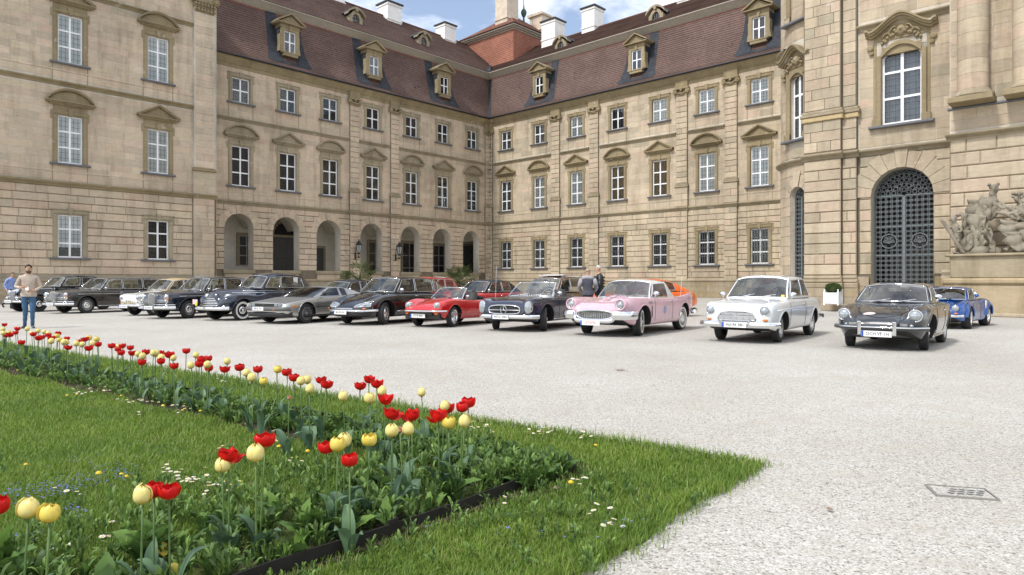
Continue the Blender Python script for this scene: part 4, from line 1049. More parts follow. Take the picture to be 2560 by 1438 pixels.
# wrought-iron gates
def ring(m, cx_, cz_, r, w=.018, n=10, a0=0, a1=2*PI, y=0):
    for i in range(n):
        a, c = lerp(a0, a1, i/n), lerp(a0, a1, (i+1)/n)
        P = [(cx_+(r-w)*math.cos(a), cz_+(r-w)*math.sin(a)), (cx_+(r+w)*math.cos(a), cz_+(r+w)*math.sin(a)), (cx_+(r+w)*math.cos(c), cz_+(r+w)*math.sin(c)), (cx_+(r-w)*math.cos(c), cz_+(r-w)*math.sin(c))]
        k = len(m.v); m.v += [(x, y-.012, z) for x, z in P]+[(x, y+.012, z) for x, z in P]; m.f += [(k, k+1, k+2, k+3), (k+5, k+1, k+2, k+6)[::-1], (k+4, k, k+3, k+7)]; m.m += [0]*3
def iron_gate(w, zs, z0, place, rz, cols=2):
    r = w/2; F = MB(); y = 0
    for x in ((-r, -r+.05), (-.055, .055), (r-.05, r)): F.box(x[0], x[1], -.04, .04, z0, zs)
    zz = [z0, z0+(zs-z0)*.33, z0+(zs-z0)*.655, zs]
    for z in zz: F.box(-r+.05, -.055, -.03, .03, z, z+.05); F.box(.055, r-.05, -.03, .03, z, z+.05)
    ring(F, 0, zs, r-.03, .035, 28, 0, PI)
    g = F.build('iron_gate', IRON, pp, place, (0, 0, rz))
    for s in ((-1, 1) if cols == 2 else (0,)):
        for k in range(3):
            L = MB(); x0, x1 = (s*r/2-r/2+.05, s*r/2+r/2-.05) if cols == 2 else (-r+.05, r-.05); a, c = zz[k]+.05, zz[k+1]
            nx = max(2, round((x1-x0)/.21)); nz = max(2, round((c-a)/.21)); dx, dz = (x1-x0)/nx, (c-a)/nz
            for i in range(nx):
                for j in range(nz):
                    cx_, cz_ = x0+dx*(i+.5), a+dz*(j+.5)
                    if k == 1 and cols == 2 and math.hypot(cx_-(x0+x1)/2, (cz_-(a+c)/2)) < .33: continue
                    ring(L, cx_, cz_, dx*.42, .0075, 8)
                    for q in range(4):
                        an = PI/4+PI/2*q; ring(L, cx_+dx*.62*math.cos(an), cz_+dx*.62*math.sin(an), dx*.2, .007, 6)
            if k == 1 and cols == 2:
                c0, c1 = (x0+x1)/2, (a+c)/2; ring(L, c0, c1, .32, .02, 20)
                for q in range(7): an = PI*.15+PI*.7*q/6; L.box(c0-.01, c0+.01, -.01, .01, 0, .26); kk = len(L.v)-8; L.v[kk:] = [(c0+(p[0]-c0)*math.sin(an)+p[2]*math.cos(an), p[1], c1-.12+p[2]*math.sin(an)-(p[0]-c0)*math.cos(an)) for p in L.v[kk:]]
                for q in range(5): ring(L, c0+.17*math.cos(PI*q/4), c1-.02+.17*math.sin(PI*q/4), .06, .01, 8)
            tag(L.build('lattice', IRON, g), kind='stuff')
    L = MB(); nrow = 5 if cols == 2 else 3
    for j in range(1, nrow+1):
        rad = (r-.08)*j/(nrow+.35); n = max(3, round(PI*rad/.2))
        for i in range(n): an = PI*(i+.5)/n; ring(L, rad*math.cos(an), zs+.06+rad*math.sin(an), .085, .010, 8); ring(L, (rad+.09)*math.cos(an+PI/2/n), zs+.06+(rad+.09)*math.sin(an+PI/2/n), .045, .009, 6)
    tag(L.build('lattice', IRON, g), kind='stuff')
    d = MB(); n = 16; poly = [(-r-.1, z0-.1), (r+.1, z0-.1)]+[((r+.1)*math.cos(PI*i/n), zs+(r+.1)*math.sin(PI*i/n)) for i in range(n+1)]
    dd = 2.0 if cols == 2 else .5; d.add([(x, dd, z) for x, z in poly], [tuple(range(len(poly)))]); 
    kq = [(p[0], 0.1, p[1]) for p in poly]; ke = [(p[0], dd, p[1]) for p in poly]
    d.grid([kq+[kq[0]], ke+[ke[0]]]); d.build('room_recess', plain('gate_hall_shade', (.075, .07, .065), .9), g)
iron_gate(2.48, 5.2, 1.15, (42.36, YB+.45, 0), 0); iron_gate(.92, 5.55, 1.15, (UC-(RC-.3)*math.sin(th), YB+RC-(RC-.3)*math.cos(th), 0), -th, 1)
# kerb strip along the foot of the pavilion
m = MB(); m.cbox(36.0, 44.0, YB-2.0, YB-.4, 0, .28, .03); m.cbox(44.0, 58, YS-1.9, YS-.2, 0, .14, .03)
kb = m.build('kerb', PLINTH, None, (CX, CY, 0), (0, 0, ROTR)); tag(kb, kind='structure')

# ------------------------------------------------------------------ wall lanterns on the arcade piers
def lantern(u, label):
    t = thing('wall_lantern', label, 'lantern', (CX+DLv.x*u-DRv.x*.75, CY+DLv.y*u-DRv.y*.75, 3.45), AL, 'lanterns on the arcade piers')
    m = MB(); a = [(.16*math.cos(PI/3*i), .16*math.sin(PI/3*i)) for i in range(6)]; c = [(.27*math.cos(PI/3*i), .27*math.sin(PI/3*i)) for i in range(6)]
    for i in range(6): m.tube([(*a[i], .35), (*c[i], 1.0)], .02, 5)
    m.lathe([(.30, 1.0), (.32, 1.04), (.20, 1.2), (.17, 1.25), (.10, 1.36), (.03, 1.42), (.05, 1.5), (0, 1.55)], 6, 'z'); m.lathe([(0, .2), (.10, .24), (.17, .33), (.17, .36)], 6, 'z')
    m.build('frame', BLACKM, t)
    for i in range(6):
        j = (i+1) % 6; g = MB(); g.quad((*a[i], .36), (*a[j], .36), (*c[j], 1.0), (*c[i], 1.0)); g.build('pane', plain('milky_glass', (.30, .31, .31), .2), t)
    m = MB(); m.tube([(0, 0, .22), (0, .1, .02), (0, .3, -.05), (0, .6, .1)], .03, 6); m.tube([(0, .55, .1), (0, .5, .5), (0, .45, .9)], .025, 6); m.lathe([(.05, -.1), (.11, -.02), (.03, .04)], 8, 'z', (0, 0, .0)); m.box(-.08, .08, .52, .62, -.25, .35); m.build('bracket', BLACKM, t)
lantern(-16.65, 'black iron wall lantern on the pier between third and fourth arch'); lantern(-12.3, 'black iron wall lantern on the pier between fourth and fifth arch')
# ------------------------------------------------------------------ boxwood in a white planter
def m_leaf(name, c, var=.35, trans=.25, rough=.5):
    n = N(name); r = n.rnd()
    col = n.ramp(r, [(0, tuple(x*(1-var) for x in c)), (.5, c), (1, (min(1, c[0]*(1+var*1.3)), min(1, c[1]*(1+var)), c[2]*(1+var*.4)))])
    col = n.mul(col, n.ramp(n.noise(n.pos(), 14, 3), [(.3, .8), (.7, 1.15)]))
    b_ = n.n('ShaderNodeBsdfPrincipled'); n.l(col, b_.inputs['Base Color']); b_.inputs['Roughness'].default_value = rough; b_.inputs['Specular IOR Level'].default_value = .3
    t = n.n('ShaderNodeBsdfTranslucent'); n.l(col, t.inputs[0]); mx_ = n.n('ShaderNodeMixShader'); mx_.inputs[0].default_value = trans
    n.l(b_.outputs[0], mx_.inputs[1]); n.l(t.outputs[0], mx_.inputs[2]); n.l(mx_.outputs[0], n.o.inputs[0]); return n.m
BOXL = m_leaf('boxwood_leaf', (.045, .085, .018)); PALML = m_leaf('palm_leaf', (.075, .10, .032), .4)
t = thing('planter', 'clipped boxwood in a square white wooden planter by the portal steps', 'planter', (14.1, 29.6, .28), ROTR, None, .78)
m = MB(); s = .40
for k in range(6): m.cbox(-s+.03+k*(2*s-.06)/6, -s+.03+(k+1)*(2*s-.06)/6-.012, -s+.02, s-.02, .10, .68, .01)
for a in (-s, s-.08):
    for c in (-s, s-.08): m.box(a, a+.08, c-.01, c+.07, 0, .76); m.lathe([(.05, 0), (.03, .05), (.055, .10), (0, .15)], 8, 'z', (a+.04, c+.04, .76))
for z in (.10, .64): m.box(-s+.08, s-.08, -s-.005, s+.005, z, z+.07); m.box(-s-.005, s+.005, -s+.08, s-.08, z, z+.07)
m.build('planter_box', WHITE_W, t)
m = MB(); rnd = random.Random(3)
for k in range(2600):
    d = Vector((rnd.gauss(0, 1), rnd.gauss(0, 1), rnd.gauss(0, 1))).normalized()*rnd.uniform(.75, 1.05); p = Vector((d.x*.43, d.y*.43, .95+d.z*.30))
    a = Vector((rnd.uniform(-1, 1), rnd.uniform(-1, 1), rnd.uniform(-.6, 1))).normalized(); b2 = a.orthogonal().normalized(); m.add([p-b2*.016, p+a*.05, p+b2*.016, p-a*.02], [(0, 1, 2, 3)])
tag(m.build('foliage', BOXL, t), kind='stuff')
# ------------------------------------------------------------------ fan palms in tubs behind the cars
def palm(x, y, h, label, seed):
    rnd = random.Random(seed); t = thing('fan_palm', label, 'palm', (x, y, 0), rnd.uniform(0, 6), 'potted fan palms before the arcade')
    m = MB(); m.lathe([(.36, 0), (.42, .1), (.46, .6), (.5, .64), (.48, .7), (.42, .68), (0, .64)], 18, 'z'); m.build('tub', plain('terracotta_tub', (.20, .10, .06), .8), t)
    m = MB(); m.tube([(0, 0, .6), (.03, 0, h*.6), (0, 0, h)], [.13, .15, .13], 9); m.build('trunk', plain('palm_trunk', (.06, .045, .03), .9, bump=.6), t)
    for k in range(30):
        az = rnd.uniform(0, 2*PI); el = rnd.uniform(-.45, 1.25); L = rnd.uniform(.6, .85); d = Vector((math.cos(az)*math.cos(el), math.sin(az)*math.cos(el), math.sin(el)))
        base = Vector((0, 0, h)); tip = base+d*L; tip.z -= .10*math.cos(el); f = MB(); f.tube([base, base.lerp(tip, .5)+Vector((0, 0, .05)), tip], .012, 4)
        sd = d.cross(Vector((0, 0, 1))).normalized(); nn = 16; up = sd.cross(d)
        for i in range(nn):
            a = (i/(nn-1)-.5)*PI*1.25; dr = (d*math.cos(a)+sd*math.sin(a)).normalized(); l = rnd.uniform(.42, .6)*(1-.25*abs(a)/2); w = up.cross(dr)*.022
            mid = tip+dr*l*.55+up*.02; e = tip+dr*l-Vector((0, 0, rnd.uniform(.02, .16))); f.add([tip, mid-w, e, mid+w], [(0, 1, 2, 3)])
        f.build('frond', PALML, t)
palm(-7.75, 34.0, 1.45, 'fan palm with spiky fronds behind the black saloon', 1); palm(-2.75, 34.6, 1.25, 'smaller fan palm with spiky fronds behind the red coupe', 2)
# ------------------------------------------------------------------ classic cars
def m_paint(name, col, metal=0, rough=.32, coat=1.0):
    if name in MATS: return MATS[name]
    n = N(name); p = n.obj()
    c = n.ramp(n.noise(p, 1.4, 3), [(.3, tuple(x*.95 for x in col)), (.7, tuple(min(1, x*1.04) for x in col))])
    rr = n.ramp(n.noise(p, 5, 4), [(.3, rough*.8), (.7, rough*1.25)])
    MATS[name] = n.bsdf(c, rr, metal, None, .5, coat, .04); return MATS[name]
RUBBER = plain('tyre_rubber', (.022, .022, .023), .75, var=.2, bump=.2)
WHITEWALL = plain('whitewall', (.72, .70, .65), .6, var=.05)
LENS = plain('headlamp_lens', (.40, .43, .45), .12, .55, var=.25, scale=30)
ORANGE = plain('indicator_orange', (.75, .20, .02), .2)
REDL = plain('tail_red', (.35, .01, .01), .2)
PLATEW = plain('plate_white', (.80, .80, .78), .35, var=.03)
PLATEB = plain('plate_blue', (.01, .07, .45), .35)
INKB = plain('plate_black', (.01, .01, .01), .5); INKR = plain('plate_red', (.60, .03, .02), .5)
SEATD = plain('dark_upholstery', (.03, .028, .027), .6); SEATR = plain('red_upholstery', (.22, .02, .02), .55); SEATC = plain('cream_upholstery', (.45, .38, .28), .6)
STEEL = plain('wheel_steel', (.45, .46, .47), .35, .8)
def text_mesh(txt, size, mat, ext=.001, sx=1.0, bold=0):
    cu = bpy.data.curves.new('lettering', 'FONT'); cu.body = txt; cu.size = size; cu.align_x = 'CENTER'; cu.align_y = 'CENTER'; cu.extrude = ext; cu.offset = bold; cu.resolution_u = 2
    ob = bpy.data.objects.new('lettering', cu); COL.objects.link(ob); dg = bpy.context.evaluated_depsgraph_get()
    me = bpy.data.meshes.new_from_object(ob.evaluated_get(dg)); bpy.data.objects.remove(ob); bpy.data.curves.remove(cu)
    me.transform(Matrix.Diagonal((sx, 1, 1, 1))); me.materials.clear(); me.materials.append(mat); me.name = 'lettering'; return me

class Car:
    def __init__(s, label, cat, pos, hd, wb, tr, paint, body, wheel, group='classic cars parked in a row', arch=None, scale=1, archz=None):
        """pos: ground point of the front axle; hd: degrees the nose turns left of facing the viewer"""
        s.wb, s.tr, s.paint, s.B = wb, tr, paint, body; s.wheel = wheel
        h = R(hd); s.t = thing('classic_car', label, cat, (pos[0], pos[1], 0), math.atan2(-math.cos(h), -math.sin(h)), group, scale)
        s.xf, s.xr = body['W'][0][0], body['W'][-1][0]
        s.make_body(arch or wheel['r']+.055, archz); s.wheels()
    # --- lower body -------------------------------------------------
    def c(s, k, x): return interp(sorted(s.B[k]), x)
    def sec(s, x):
        W, zb, zf, zh = s.c('W', x), s.c('ZB', x), s.c('ZF', x), s.c('ZH', x); B = s.B
        cf = B.get('cf', .80); cv = B.get('cv', .55); h = zf-zb; vz = s.c('ZV', x) if 'ZV' in B else lerp(zf, zh, .6); tum = B.get('tum', .985); wz = B.get('wz', .55)
        low = B.get('low', .95)
        P = [(0, zb), (.5*W, zb), (.84*W, zb+.005), (low*W, zb+.05*h+.01), (lerp(low, 1, .65)*W, zb+.26*h), (W, zb+wz*h), (W*lerp(1, tum, .5), zb+lerp(wz, .9, .6)*h), (W*tum*.985, zb+.9*h), (W*lerp(tum, cf, .42), zf-.035*h), (cf*W, zf), (cv*W, vz), (.3*W, lerp(vz, zh, .72)), (0, zh)]
        return P
    def secpts(s, x, k=3):
        P = s.sec(x); out = []
        q = crom([(a, b, 0) for a, b in P], (len(P)-1)*k+1); return [(v.x, v.y) for v in q]
    def side_y(s, x, z):
        q = s.secpts(x, 2); best = 0
        for (a, b), (c, d) in zip(q, q[1:]):
            if (b-z)*(d-z) <= 0 and abs(d-b) > 1e-6: best = max(best, lerp(a, c, (z-b)/(d-b)))
        return best
    def top_z(s, x, y):
        q = s.secpts(x, 2); y = abs(y); best = -1
        for (a, b), (c, d) in zip(q, q[1:]):
            if (a-y)*(c-y) <= 0 and abs(c-a) > 1e-6: best = max(best, lerp(b, d, (y-a)/(c-a)))
        return best
    def nose_x(s, y, z):
        x = s.xf
        while x > -.8:
            if s.c('ZB', x) < z < s.top_z(x, y) and abs(y) < s.side_y(x, z): return x
            x -= .01
        return x
    def on(s, y, z, off=.012): return (s.nose_x(y, z)+off, y, z)
    def make_body(s, ar, archz):
        m = MB(); n = 52; xs = []
        for i in range(n+1):
            t = i/n; t = t+.10*math.sin(2*PI*t)*-1*.55; xs.append(lerp(s.xf, s.xr, t))
        secs = [s.secpts(x) for x in xs]; k = len(secs[0]); rows = []
        for x, q in zip(xs, secs):
            rows.append([(x, a, b) for a, b in q]+[(x, -a, b) for a, b in q[-2:0:-1]])
        kk = len(rows[0]); v = [p for r in rows for p in r]; f = []; mi = []
        cab = s.B.get('cab')
        for i in range(n):
            for j in range(kk):
                w = (j+1) % kk; f.append((i*kk+j, i*kk+w, (i+1)*kk+w, (i+1)*kk+j))
                jj = min(j, kk-1-j)
                inside = cab and cab[1] < xs[i+1] and xs[i] < cab[0] and jj >= k-1-(10 if len(cab) < 3 else cab[2])
                mi.append(2 if inside else (1 if jj <= 6 else 0))
        f.append(tuple(range(kk))[::-1]); f.append(tuple(range(n*kk, (n+1)*kk))); mi += [0, 0]
        m.v, m.f, m.m = v, [q[::-1] for q in f], mi
        me = m.mesh('body', [s.paint, BLACKPL, s.B.get('int', SEATD)])
        o = link('body', me)
        cut = MB(); zc = s.wheel['r'] if archz is None else archz
        for x in (0, -s.wb):
            r = ar if x == 0 else s.B.get('arch_r', ar)
            for sd in (-1, 1):
                y0, y1 = sorted((sd*(s.tr/2-.20), sd*1.3)); N_ = 28; pr = []
                for i in range(N_): a = 2*PI*i/N_; pr.append((x+r*math.cos(a), zc+(r*math.sin(a) if math.sin(a) > 0 else r*1.6*math.sin(a)) if True else 0))
                vs = [(a, y0, b) for a, b in pr]+[(a, y1, b) for a, b in pr]; fs = [tuple(range(N_)), tuple(range(2*N_-1, N_-1, -1))]+[((i+1) % N_, i, N_+i, N_+(i+1) % N_) for i in range(N_)]
                cut.add(vs, fs)
        co = link('cutter', cut.mesh('cutter', [BLACKPL]))
        bm_ = bmesh.new(); bm_.from_mesh(me); bmesh.ops.recalc_face_normals(bm_, faces=bm_.faces); bm_.to_mesh(me); bm_.free()
        bm_ = bmesh.new(); bm_.from_mesh(co.data); bmesh.ops.recalc_face_normals(bm_, faces=bm_.faces); bm_.to_mesh(co.data); bm_.free()
        md = o.modifiers.new('b', 'BOOLEAN'); md.object = co; md.operation = 'DIFFERENCE'; md.solver = 'EXACT'; md.material_mode = 'TRANSFER'
        dg = bpy.context.evaluated_depsgraph_get(); me2 = bpy.data.meshes.new_from_object(o.evaluated_get(dg)); me2.name = 'body'
        bpy.data.objects.remove(o); bpy.data.objects.remove(co)
        me2.polygons.foreach_set('use_smooth', [True]*len(me2.polygons)); me2.set_sharp_from_angle(angle=R(s.B.get('sharp', 38)))
        s.body = link('body', me2, s.t)
        if s.B.get('lip', True):        # rolled lip of each wheel arch
            for x in (0, -s.wb):
                r = ar if x == 0 else s.B.get('arch_r', ar)
                if r < .1: continue
                for sd in (-1, 1):
                    P = []
                    for a in np.linspace(R(8), R(172), 16):
                        px, pz = x+(r+.006)*math.cos(a), zc+(r+.006)*math.sin(a); P.append((px, sd*(s.side_y(px, pz)+.003), pz))
                    l = MB(); l.tube(P, s.B.get('lip_r', .013), 6); l.build('wheel_arch_lip', s.B.get('lipm', s.paint), s.t, smooth=True)
    def wheels(s):
        w = s.wheel; r, wd = w['r'], w.get('w', .17); rim = w.get('rim', r*.62)
        t = MB(); t.lathe([(rim, -wd*.42), (rim+.02, -wd*.48), (r*.90, -wd*.5), (r*.97, -wd*.44), (r, -wd*.34), (r-.006, -wd*.12), (r, -wd*.1), (r-.006, -.0), (r, wd*.1), (r-.006, wd*.12), (r, wd*.34), (r*.97, wd*.44), (r*.90, wd*.5), (rim+.02, wd*.48), (rim, wd*.42)], 36, 'y'); tm = t.mesh('wheel', RUBBER, angle=60)
        ri = MB(); st = w.get('style', 'steel'); y = wd*.5
        ri.lathe([(rim+.012, y*.90), (rim+.004, y*.98), (rim-.02, y*.9), (rim-.03, y*.55), (rim*.75, y*.45), (rim*.62, y*.55), (rim*.55, y*.6), (0, y*.6)], 28, 'y')
        if st in ('steel', 'alloy'):
            k = 10 if st == 'steel' else 14
            for i in range(k):
                a = 2*PI*i/k; ri.box(rim*.62, rim*.86, y*.3, y*.7, -.02, .02); q = len(ri.v)-8; ri.v[q:] = [(p[0]*math.cos(a)-p[2]*math.sin(a), p[1], p[0]*math.sin(a)+p[2]*math.cos(a)) for p in ri.v[q:]]
        if st == 'wire':
            for i in range(36):
                a = 2*PI*i/36; b_ = a+(.25 if i % 2 else -.25); ri.tube([(rim*.24*math.cos(a), y*.95, rim*.24*math.sin(a)), (rim*.95*math.cos(b_), y*.62, rim*.95*math.sin(b_))], .005, 4)
        rm = ri.mesh('rim', w.get('rimm', STEEL), angle=40)
        hc = MB(); hr = w.get('hub', rim*.55)
        hc.lathe([(hr, y*.6), (hr*.98, y*.82), (hr*.8, y*.98), (hr*.5, y*1.04), (hr*.28, y*1.02), (hr*.22, y*1.15), (0, y*1.2)], 24, 'y'); hm = hc.mesh('hubcap', w.get('hubm', CHROME), smooth=True)
        ww = None
        if w.get('white'):
            q = MB(); q.lathe([(rim+.025, y*.97+.002), (lerp(rim, r, .35), y*1.02+.003), (lerp(rim, r, w['white']), y*1.01+.002)], 36, 'y'); ww = q.mesh('whitewall', WHITEWALL, smooth=True)
        for x in (0, -s.wb):
            for sd in (-1, 1):
                st_ = R(w.get('steer', 0)) if x == 0 else 0
                o = link('wheel', tm, s.t, (x, sd*s.tr/2, r), (0, 0, st_+(0 if sd > 0 else PI)))
                link('rim', rm, o); link('hubcap', hm, o)
                if ww: link('whitewall', ww, o)
    # --- cabin ------------------------------------------------------
    def cabin(s, st, crown=.05, bow=(.10, .05), wins=((.1, .95),), rear=None, tt=(.08, .92), roof=None, glass=None, ws=(.95, .06, .95), top=True, bulge=.02, trim=CHROME, rbow=-.05, side=True, pill=None, twist=0, fade=True):
        """st: stations (xb,yb,zb, xr,yr,zr) from windscreen pillar to tail"""
        glass = glass or CARGLASS; roof = roof or s.paint; pill = pill or roof; n = len(st)-1
        belt = [Vector(a[:3]) for a in st]; edge = [Vector(a[3:]) for a in st]
        def cv(P, u):
            u = max(0, min(n, u)); i = min(int(u), n-1); t = u-i; p1, p2 = P[i], P[i+1]; p0 = P[i-1] if i else p1*2-p2; p3 = P[i+2] if i+2 <= n else p2*2-p1
            return .5*((2*p1)+(p2-p0)*t+(2*p0-5*p1+4*p2-p3)*t*t+(3*p1-p0-3*p2+p3)*t**3)
        def side_pt(u, t, sd, off=0):
            p = cv(belt, u).lerp(cv(edge, u), t); b_ = bulge*math.sin(PI*min(1, t*.9)); return (p.x, sd*(p.y+b_+off), p.z)
        def roof_pt(a, u, off=0):
            e = cv(edge, u); f = u/n; bw = lerp(bow[1], rbow, f); c_ = crown*(1 if not fade else min(1, 1.3-1.1*f))
            return (e.x+bw*(1-a*a), a*e.y, e.z+c_*(1-abs(a)**2.6)+off)
        def ws_pt(a, t, off=0):
            b0 = belt[0]; p = Vector((b0.x+bow[0]*(1-a*a), a*b0.y, b0.z+.012*(1-a*a))); q = Vector(roof_pt(a, 0)); r_ = p.lerp(q, t); r_.x += .015*math.sin(PI*t)+off; return tuple(r_)
        def linsp(br, step):
            out = [br[0]]
            for a, b_ in zip(br, br[1:]):
                k = max(1, int(math.ceil((b_-a)/step)));
                for i in range(1, k+1): out.append(lerp(a, b_, i/k))
            return out
        def border(fn, u0, u1, t0, t1, name='window_trim', r=.009):
            m_ = MB(); P = [fn(lerp(u0, u1, i/10), t0) for i in range(11)]+[fn(u1, lerp(t0, t1, i/8)) for i in range(1, 9)]+[fn(lerp(u1, u0, i/10), t1) for i in range(1, 11)]+[fn(u0, lerp(t1, t0, i/8)) for i in range(1, 8)]
            m_.tube(P, r, 5, closed=True); return m_
        pm = MB()
        # windscreen
        A = linsp([-1, -ws[0], ws[0], 1], .16); T = linsp([0, ws[1], ws[2], 1], .22)
        for a0, a1 in zip(A, A[1:]):
            for t0, t1 in zip(T, T[1:]):
                if not (abs((a0+a1)/2) < ws[0] and ws[1] < (t0+t1)/2 < ws[2]): pm.quad(ws_pt(a0, t0), ws_pt(a1, t0), ws_pt(a1, t1), ws_pt(a0, t1))
        g = MB(); aa = linsp([-ws[0], ws[0]], .16); t_ = linsp([ws[1], ws[2]], .22)
        g.grid([[ws_pt(a, t, -.008) for t in t_] for a in aa]); W = g.build('windscreen', glass, s.t, smooth=True)
        if trim: border(lambda a, t: ws_pt(a, t, .002), -ws[0], ws[0], ws[1], ws[2]).build('window_trim', trim, W, smooth=True)
        # roof with rear window
        if top:
            af = rear[2] if rear else .8; U = linsp(sorted({0., float(n)} | ({rear[0], rear[1]} if rear else set())), .22); A = linsp([-1, -.95, -af, af, .95, 1], .2) if af < .94 else linsp([-1, -af, af, 1], .16)
            for a0, a1 in zip(A, A[1:]):
                for u0, u1 in zip(U, U[1:]):
                    if rear and rear[0] < (u0+u1)/2 < rear[1] and abs((a0+a1)/2) < af: continue
                    pm.quad(roof_pt(a0, u0), roof_pt(a1, u0), roof_pt(a1, u1), roof_pt(a0, u1))
            if rear:
                g = MB(); g.grid([[roof_pt(a, u, -.008) for u in linsp([rear[0], rear[1]], .2)] for a in linsp([-af, af], .2)]); W = g.build('rear_window', glass, s.t, smooth=True)
                if trim: border(lambda a, u: roof_pt(a, u, .002), -af, af, rear[0], rear[1]).build('window_trim', trim, W, smooth=True)
        # sides
        if side:
            for sd in (-1, 1):
                br = sorted({0., float(n)} | {x for w in wins for x in w}); U = linsp(br, .22); T = linsp([0, tt[0], tt[1], 1], .3)
                for u0, u1 in zip(U, U[1:]):
                    for t0, t1 in zip(T, T[1:]):
                        um, tm_ = (u0+u1)/2, (t0+t1)/2
                        if any(a < um < b_ for a, b_ in wins) and tt[0] < tm_ < tt[1]: continue
                        q = (side_pt(u0, t0, sd), side_pt(u1, t0, sd), side_pt(u1, t1, sd), side_pt(u0, t1, sd)); pm.quad(*(q if sd < 0 else q[::-1]))
                for a, b_ in wins:
                    g = MB(); g.grid([[side_pt(u, t, sd, -.008) for t in linsp([tt[0], tt[1]], .3)] for u in linsp([a, b_], .22)]); W = g.build('side_window', glass, s.t, smooth=True)
                    if trim: border(lambda u, t: side_pt(u, t, sd, .002), a, b_, tt[0], tt[1], r=.008).build('window_trim', trim, W, smooth=True)
        o = pm.build('roof' if top else 'windscreen_frame', roof, s.t, merge=.002, angle=48)
        s.ws_pt = ws_pt; return o
    # --- details ----------------------------------------------------
    def add(s, m, name, mat, smooth=False, parent=None, angle=None): return m.build(name, mat, parent or s.t, smooth=smooth, angle=angle)
    def lamp(s, y, z, r, x=None, ring=.016, lens=None, name='headlight', dz=0, tilt=0, deep=.05, rim=CHROME):
        for sd in (-1, 1):
            x0 = (s.nose_x(y, z) if x is None else x)
            m = MB(); m.lathe([(r+ring, -.12), (r+ring, -deep*.2), (r+ring*.8, deep*.35), (r, deep*.3), (r*.98, 0)], 24, 'x'); o = m.build(name, rim, s.t, (x0+.01, sd*y, z), (0, tilt, sd*.10), smooth=True)
            m = MB(); m.lathe([(r, deep*.1), (r*.8, deep*.62), (r*.45, deep*.9), (0, deep)], 24, 'x'); m.build('lens', lens or LENS, o, smooth=True)
    def marker(s, y, z, ry, rz, mat=ORANGE, name='indicator', x=None, d=.025):
        for sd in (-1, 1):
            x0 = s.nose_x(y, z) if x is None else x
            m = MB(); m.lathe([(1, -.6), (1, 0), (.8, .7), (.3, 1), (0, 1)], 14, 'x'); m.v = [(p[0]*d, p[1]*ry, p[2]*rz) for p in m.v]; m.build(name, mat, s.t, (x0+.005, sd*y, z), (0, 0, sd*.15), smooth=True)
    def bar(s, pts, sec_h, sec_d, name='bumper', mat=CHROME, n=24, mirror=True):
        """bumper blade: pts (x,y,z) for y>=0, mirrored and smoothed"""
        P = [(x, -y, z) for x, y, z in pts[::-1] if y > 1e-6]+list(pts) if mirror else pts
        P = crom(P, n); h, d = sec_h/2, sec_d/2; m = MB()
        S = [(d*.3, -h), (d, -h*.55), (d*1.15, 0), (d, h*.55), (d*.3, h), (-d*.6, h*.7), (-d*.6, -h*.7)]
        m.sweep(P, S); return m.build(name, mat, s.t, angle=55)
    def guard(s, x, y, z0, z1, w=.045, d=.05, mat=CHROME):
        for sd in (-1, 1):
            m = MB(); m.cbox(-w/2, w/2, 0, .08, 0, z1-z0, .018); m.v = [(-p[1]+d, p[0], p[2]) for p in m.v]; m.build('overrider', mat, s.t, (x, sd*y, z0))
    def plate(s, txt, x, z, y=0, tilt=0, w=.52, h=.11, ink=None, blue=True):
        m = MB(); m.box(-.006, .006, -w/2, w/2, -h/2, h/2); o = m.build('licence_plate', PLATEW, s.t, (x, y, z), (0, tilt, 0))
        if blue: m = MB(); m.box(.006, .009, -w/2+.003, -w/2+.042, -h/2+.003, h/2-.003); m.build('country_band', PLATEB, o)
        if txt == '?': m = MB(); m.box(.006, .0075, -w/2+.07, w/2-.03, -h*.28, h*.28); m.build('illegible_print', plain('plate_blur', (.42, .43, .46), .5, var=.8, scale=45), o)
        elif txt:
            me = text_mesh(txt, h*.86, ink or INKB, .001, min(.82, (w-.09)/(len(txt)*h*.86*.60)), .0004); link('lettering', me, o, (.0085, .018 if blue else 0, 0), (R(90), 0, R(90)))
    def seam(s, x, z0, z1, x2=None, mat=SEAM, r=.0045, name='door_seam'):
        for sd in (-1, 1):
            P = []
            for i in range(10):
                t = i/9; z = lerp(z0, z1, t); xx = lerp(x, x if x2 is None else x2, t); P.append((xx, sd*(s.side_y(xx, z)+.0015), z))
            m = MB(); m.tube(P, r, 4, up=(1, 0, 0)); m.build(name, mat, s.t)
    def strip(s, x0, x1, zf, r=.010, mat=CHROME, name='side_trim', off=.004, n=16):
        for sd in (-1, 1):
            P = []
            for i in range(n):
                x = lerp(x0, x1, i/(n-1)); z = zf(x) if callable(zf) else zf; P.append((x, sd*(s.side_y(x, z)+off), z))
            m = MB(); m.tube(P, r, 6); m.build(name, mat, s.t, smooth=True)
    def handle(s, x, z, l=.12):
        for sd in (-1, 1):
            y = s.side_y(x, z); m = MB(); m.tube([(x-l/2, sd*y, z), (x-l/2, sd*(y+.03), z), (x+l/2, sd*(y+.03), z), (x+l/2, sd*y, z)], .010, 6); m.build('door_handle', CHROME, s.t, smooth=True)
    def mirror(s, x, y, z, r=.06, mat=CHROME, both=False, stalk=.13):
        for sd in ((1, -1) if both else (1,)):
            m = MB(); m.lathe([(0, .05), (r*.6, .042), (r, .01), (r, -.01), (r*.9, -.012), (0, -.012)], 16, 'x'); m.v = [(p[0], p[1]*1.15, p[2]*.85) for p in m.v]; m.tube([(0, 0, -.02), (.01, -sd*.04, -stalk)], .009, 5); m.build('mirror', mat, s.t, (x, sd*y, z), smooth=True)
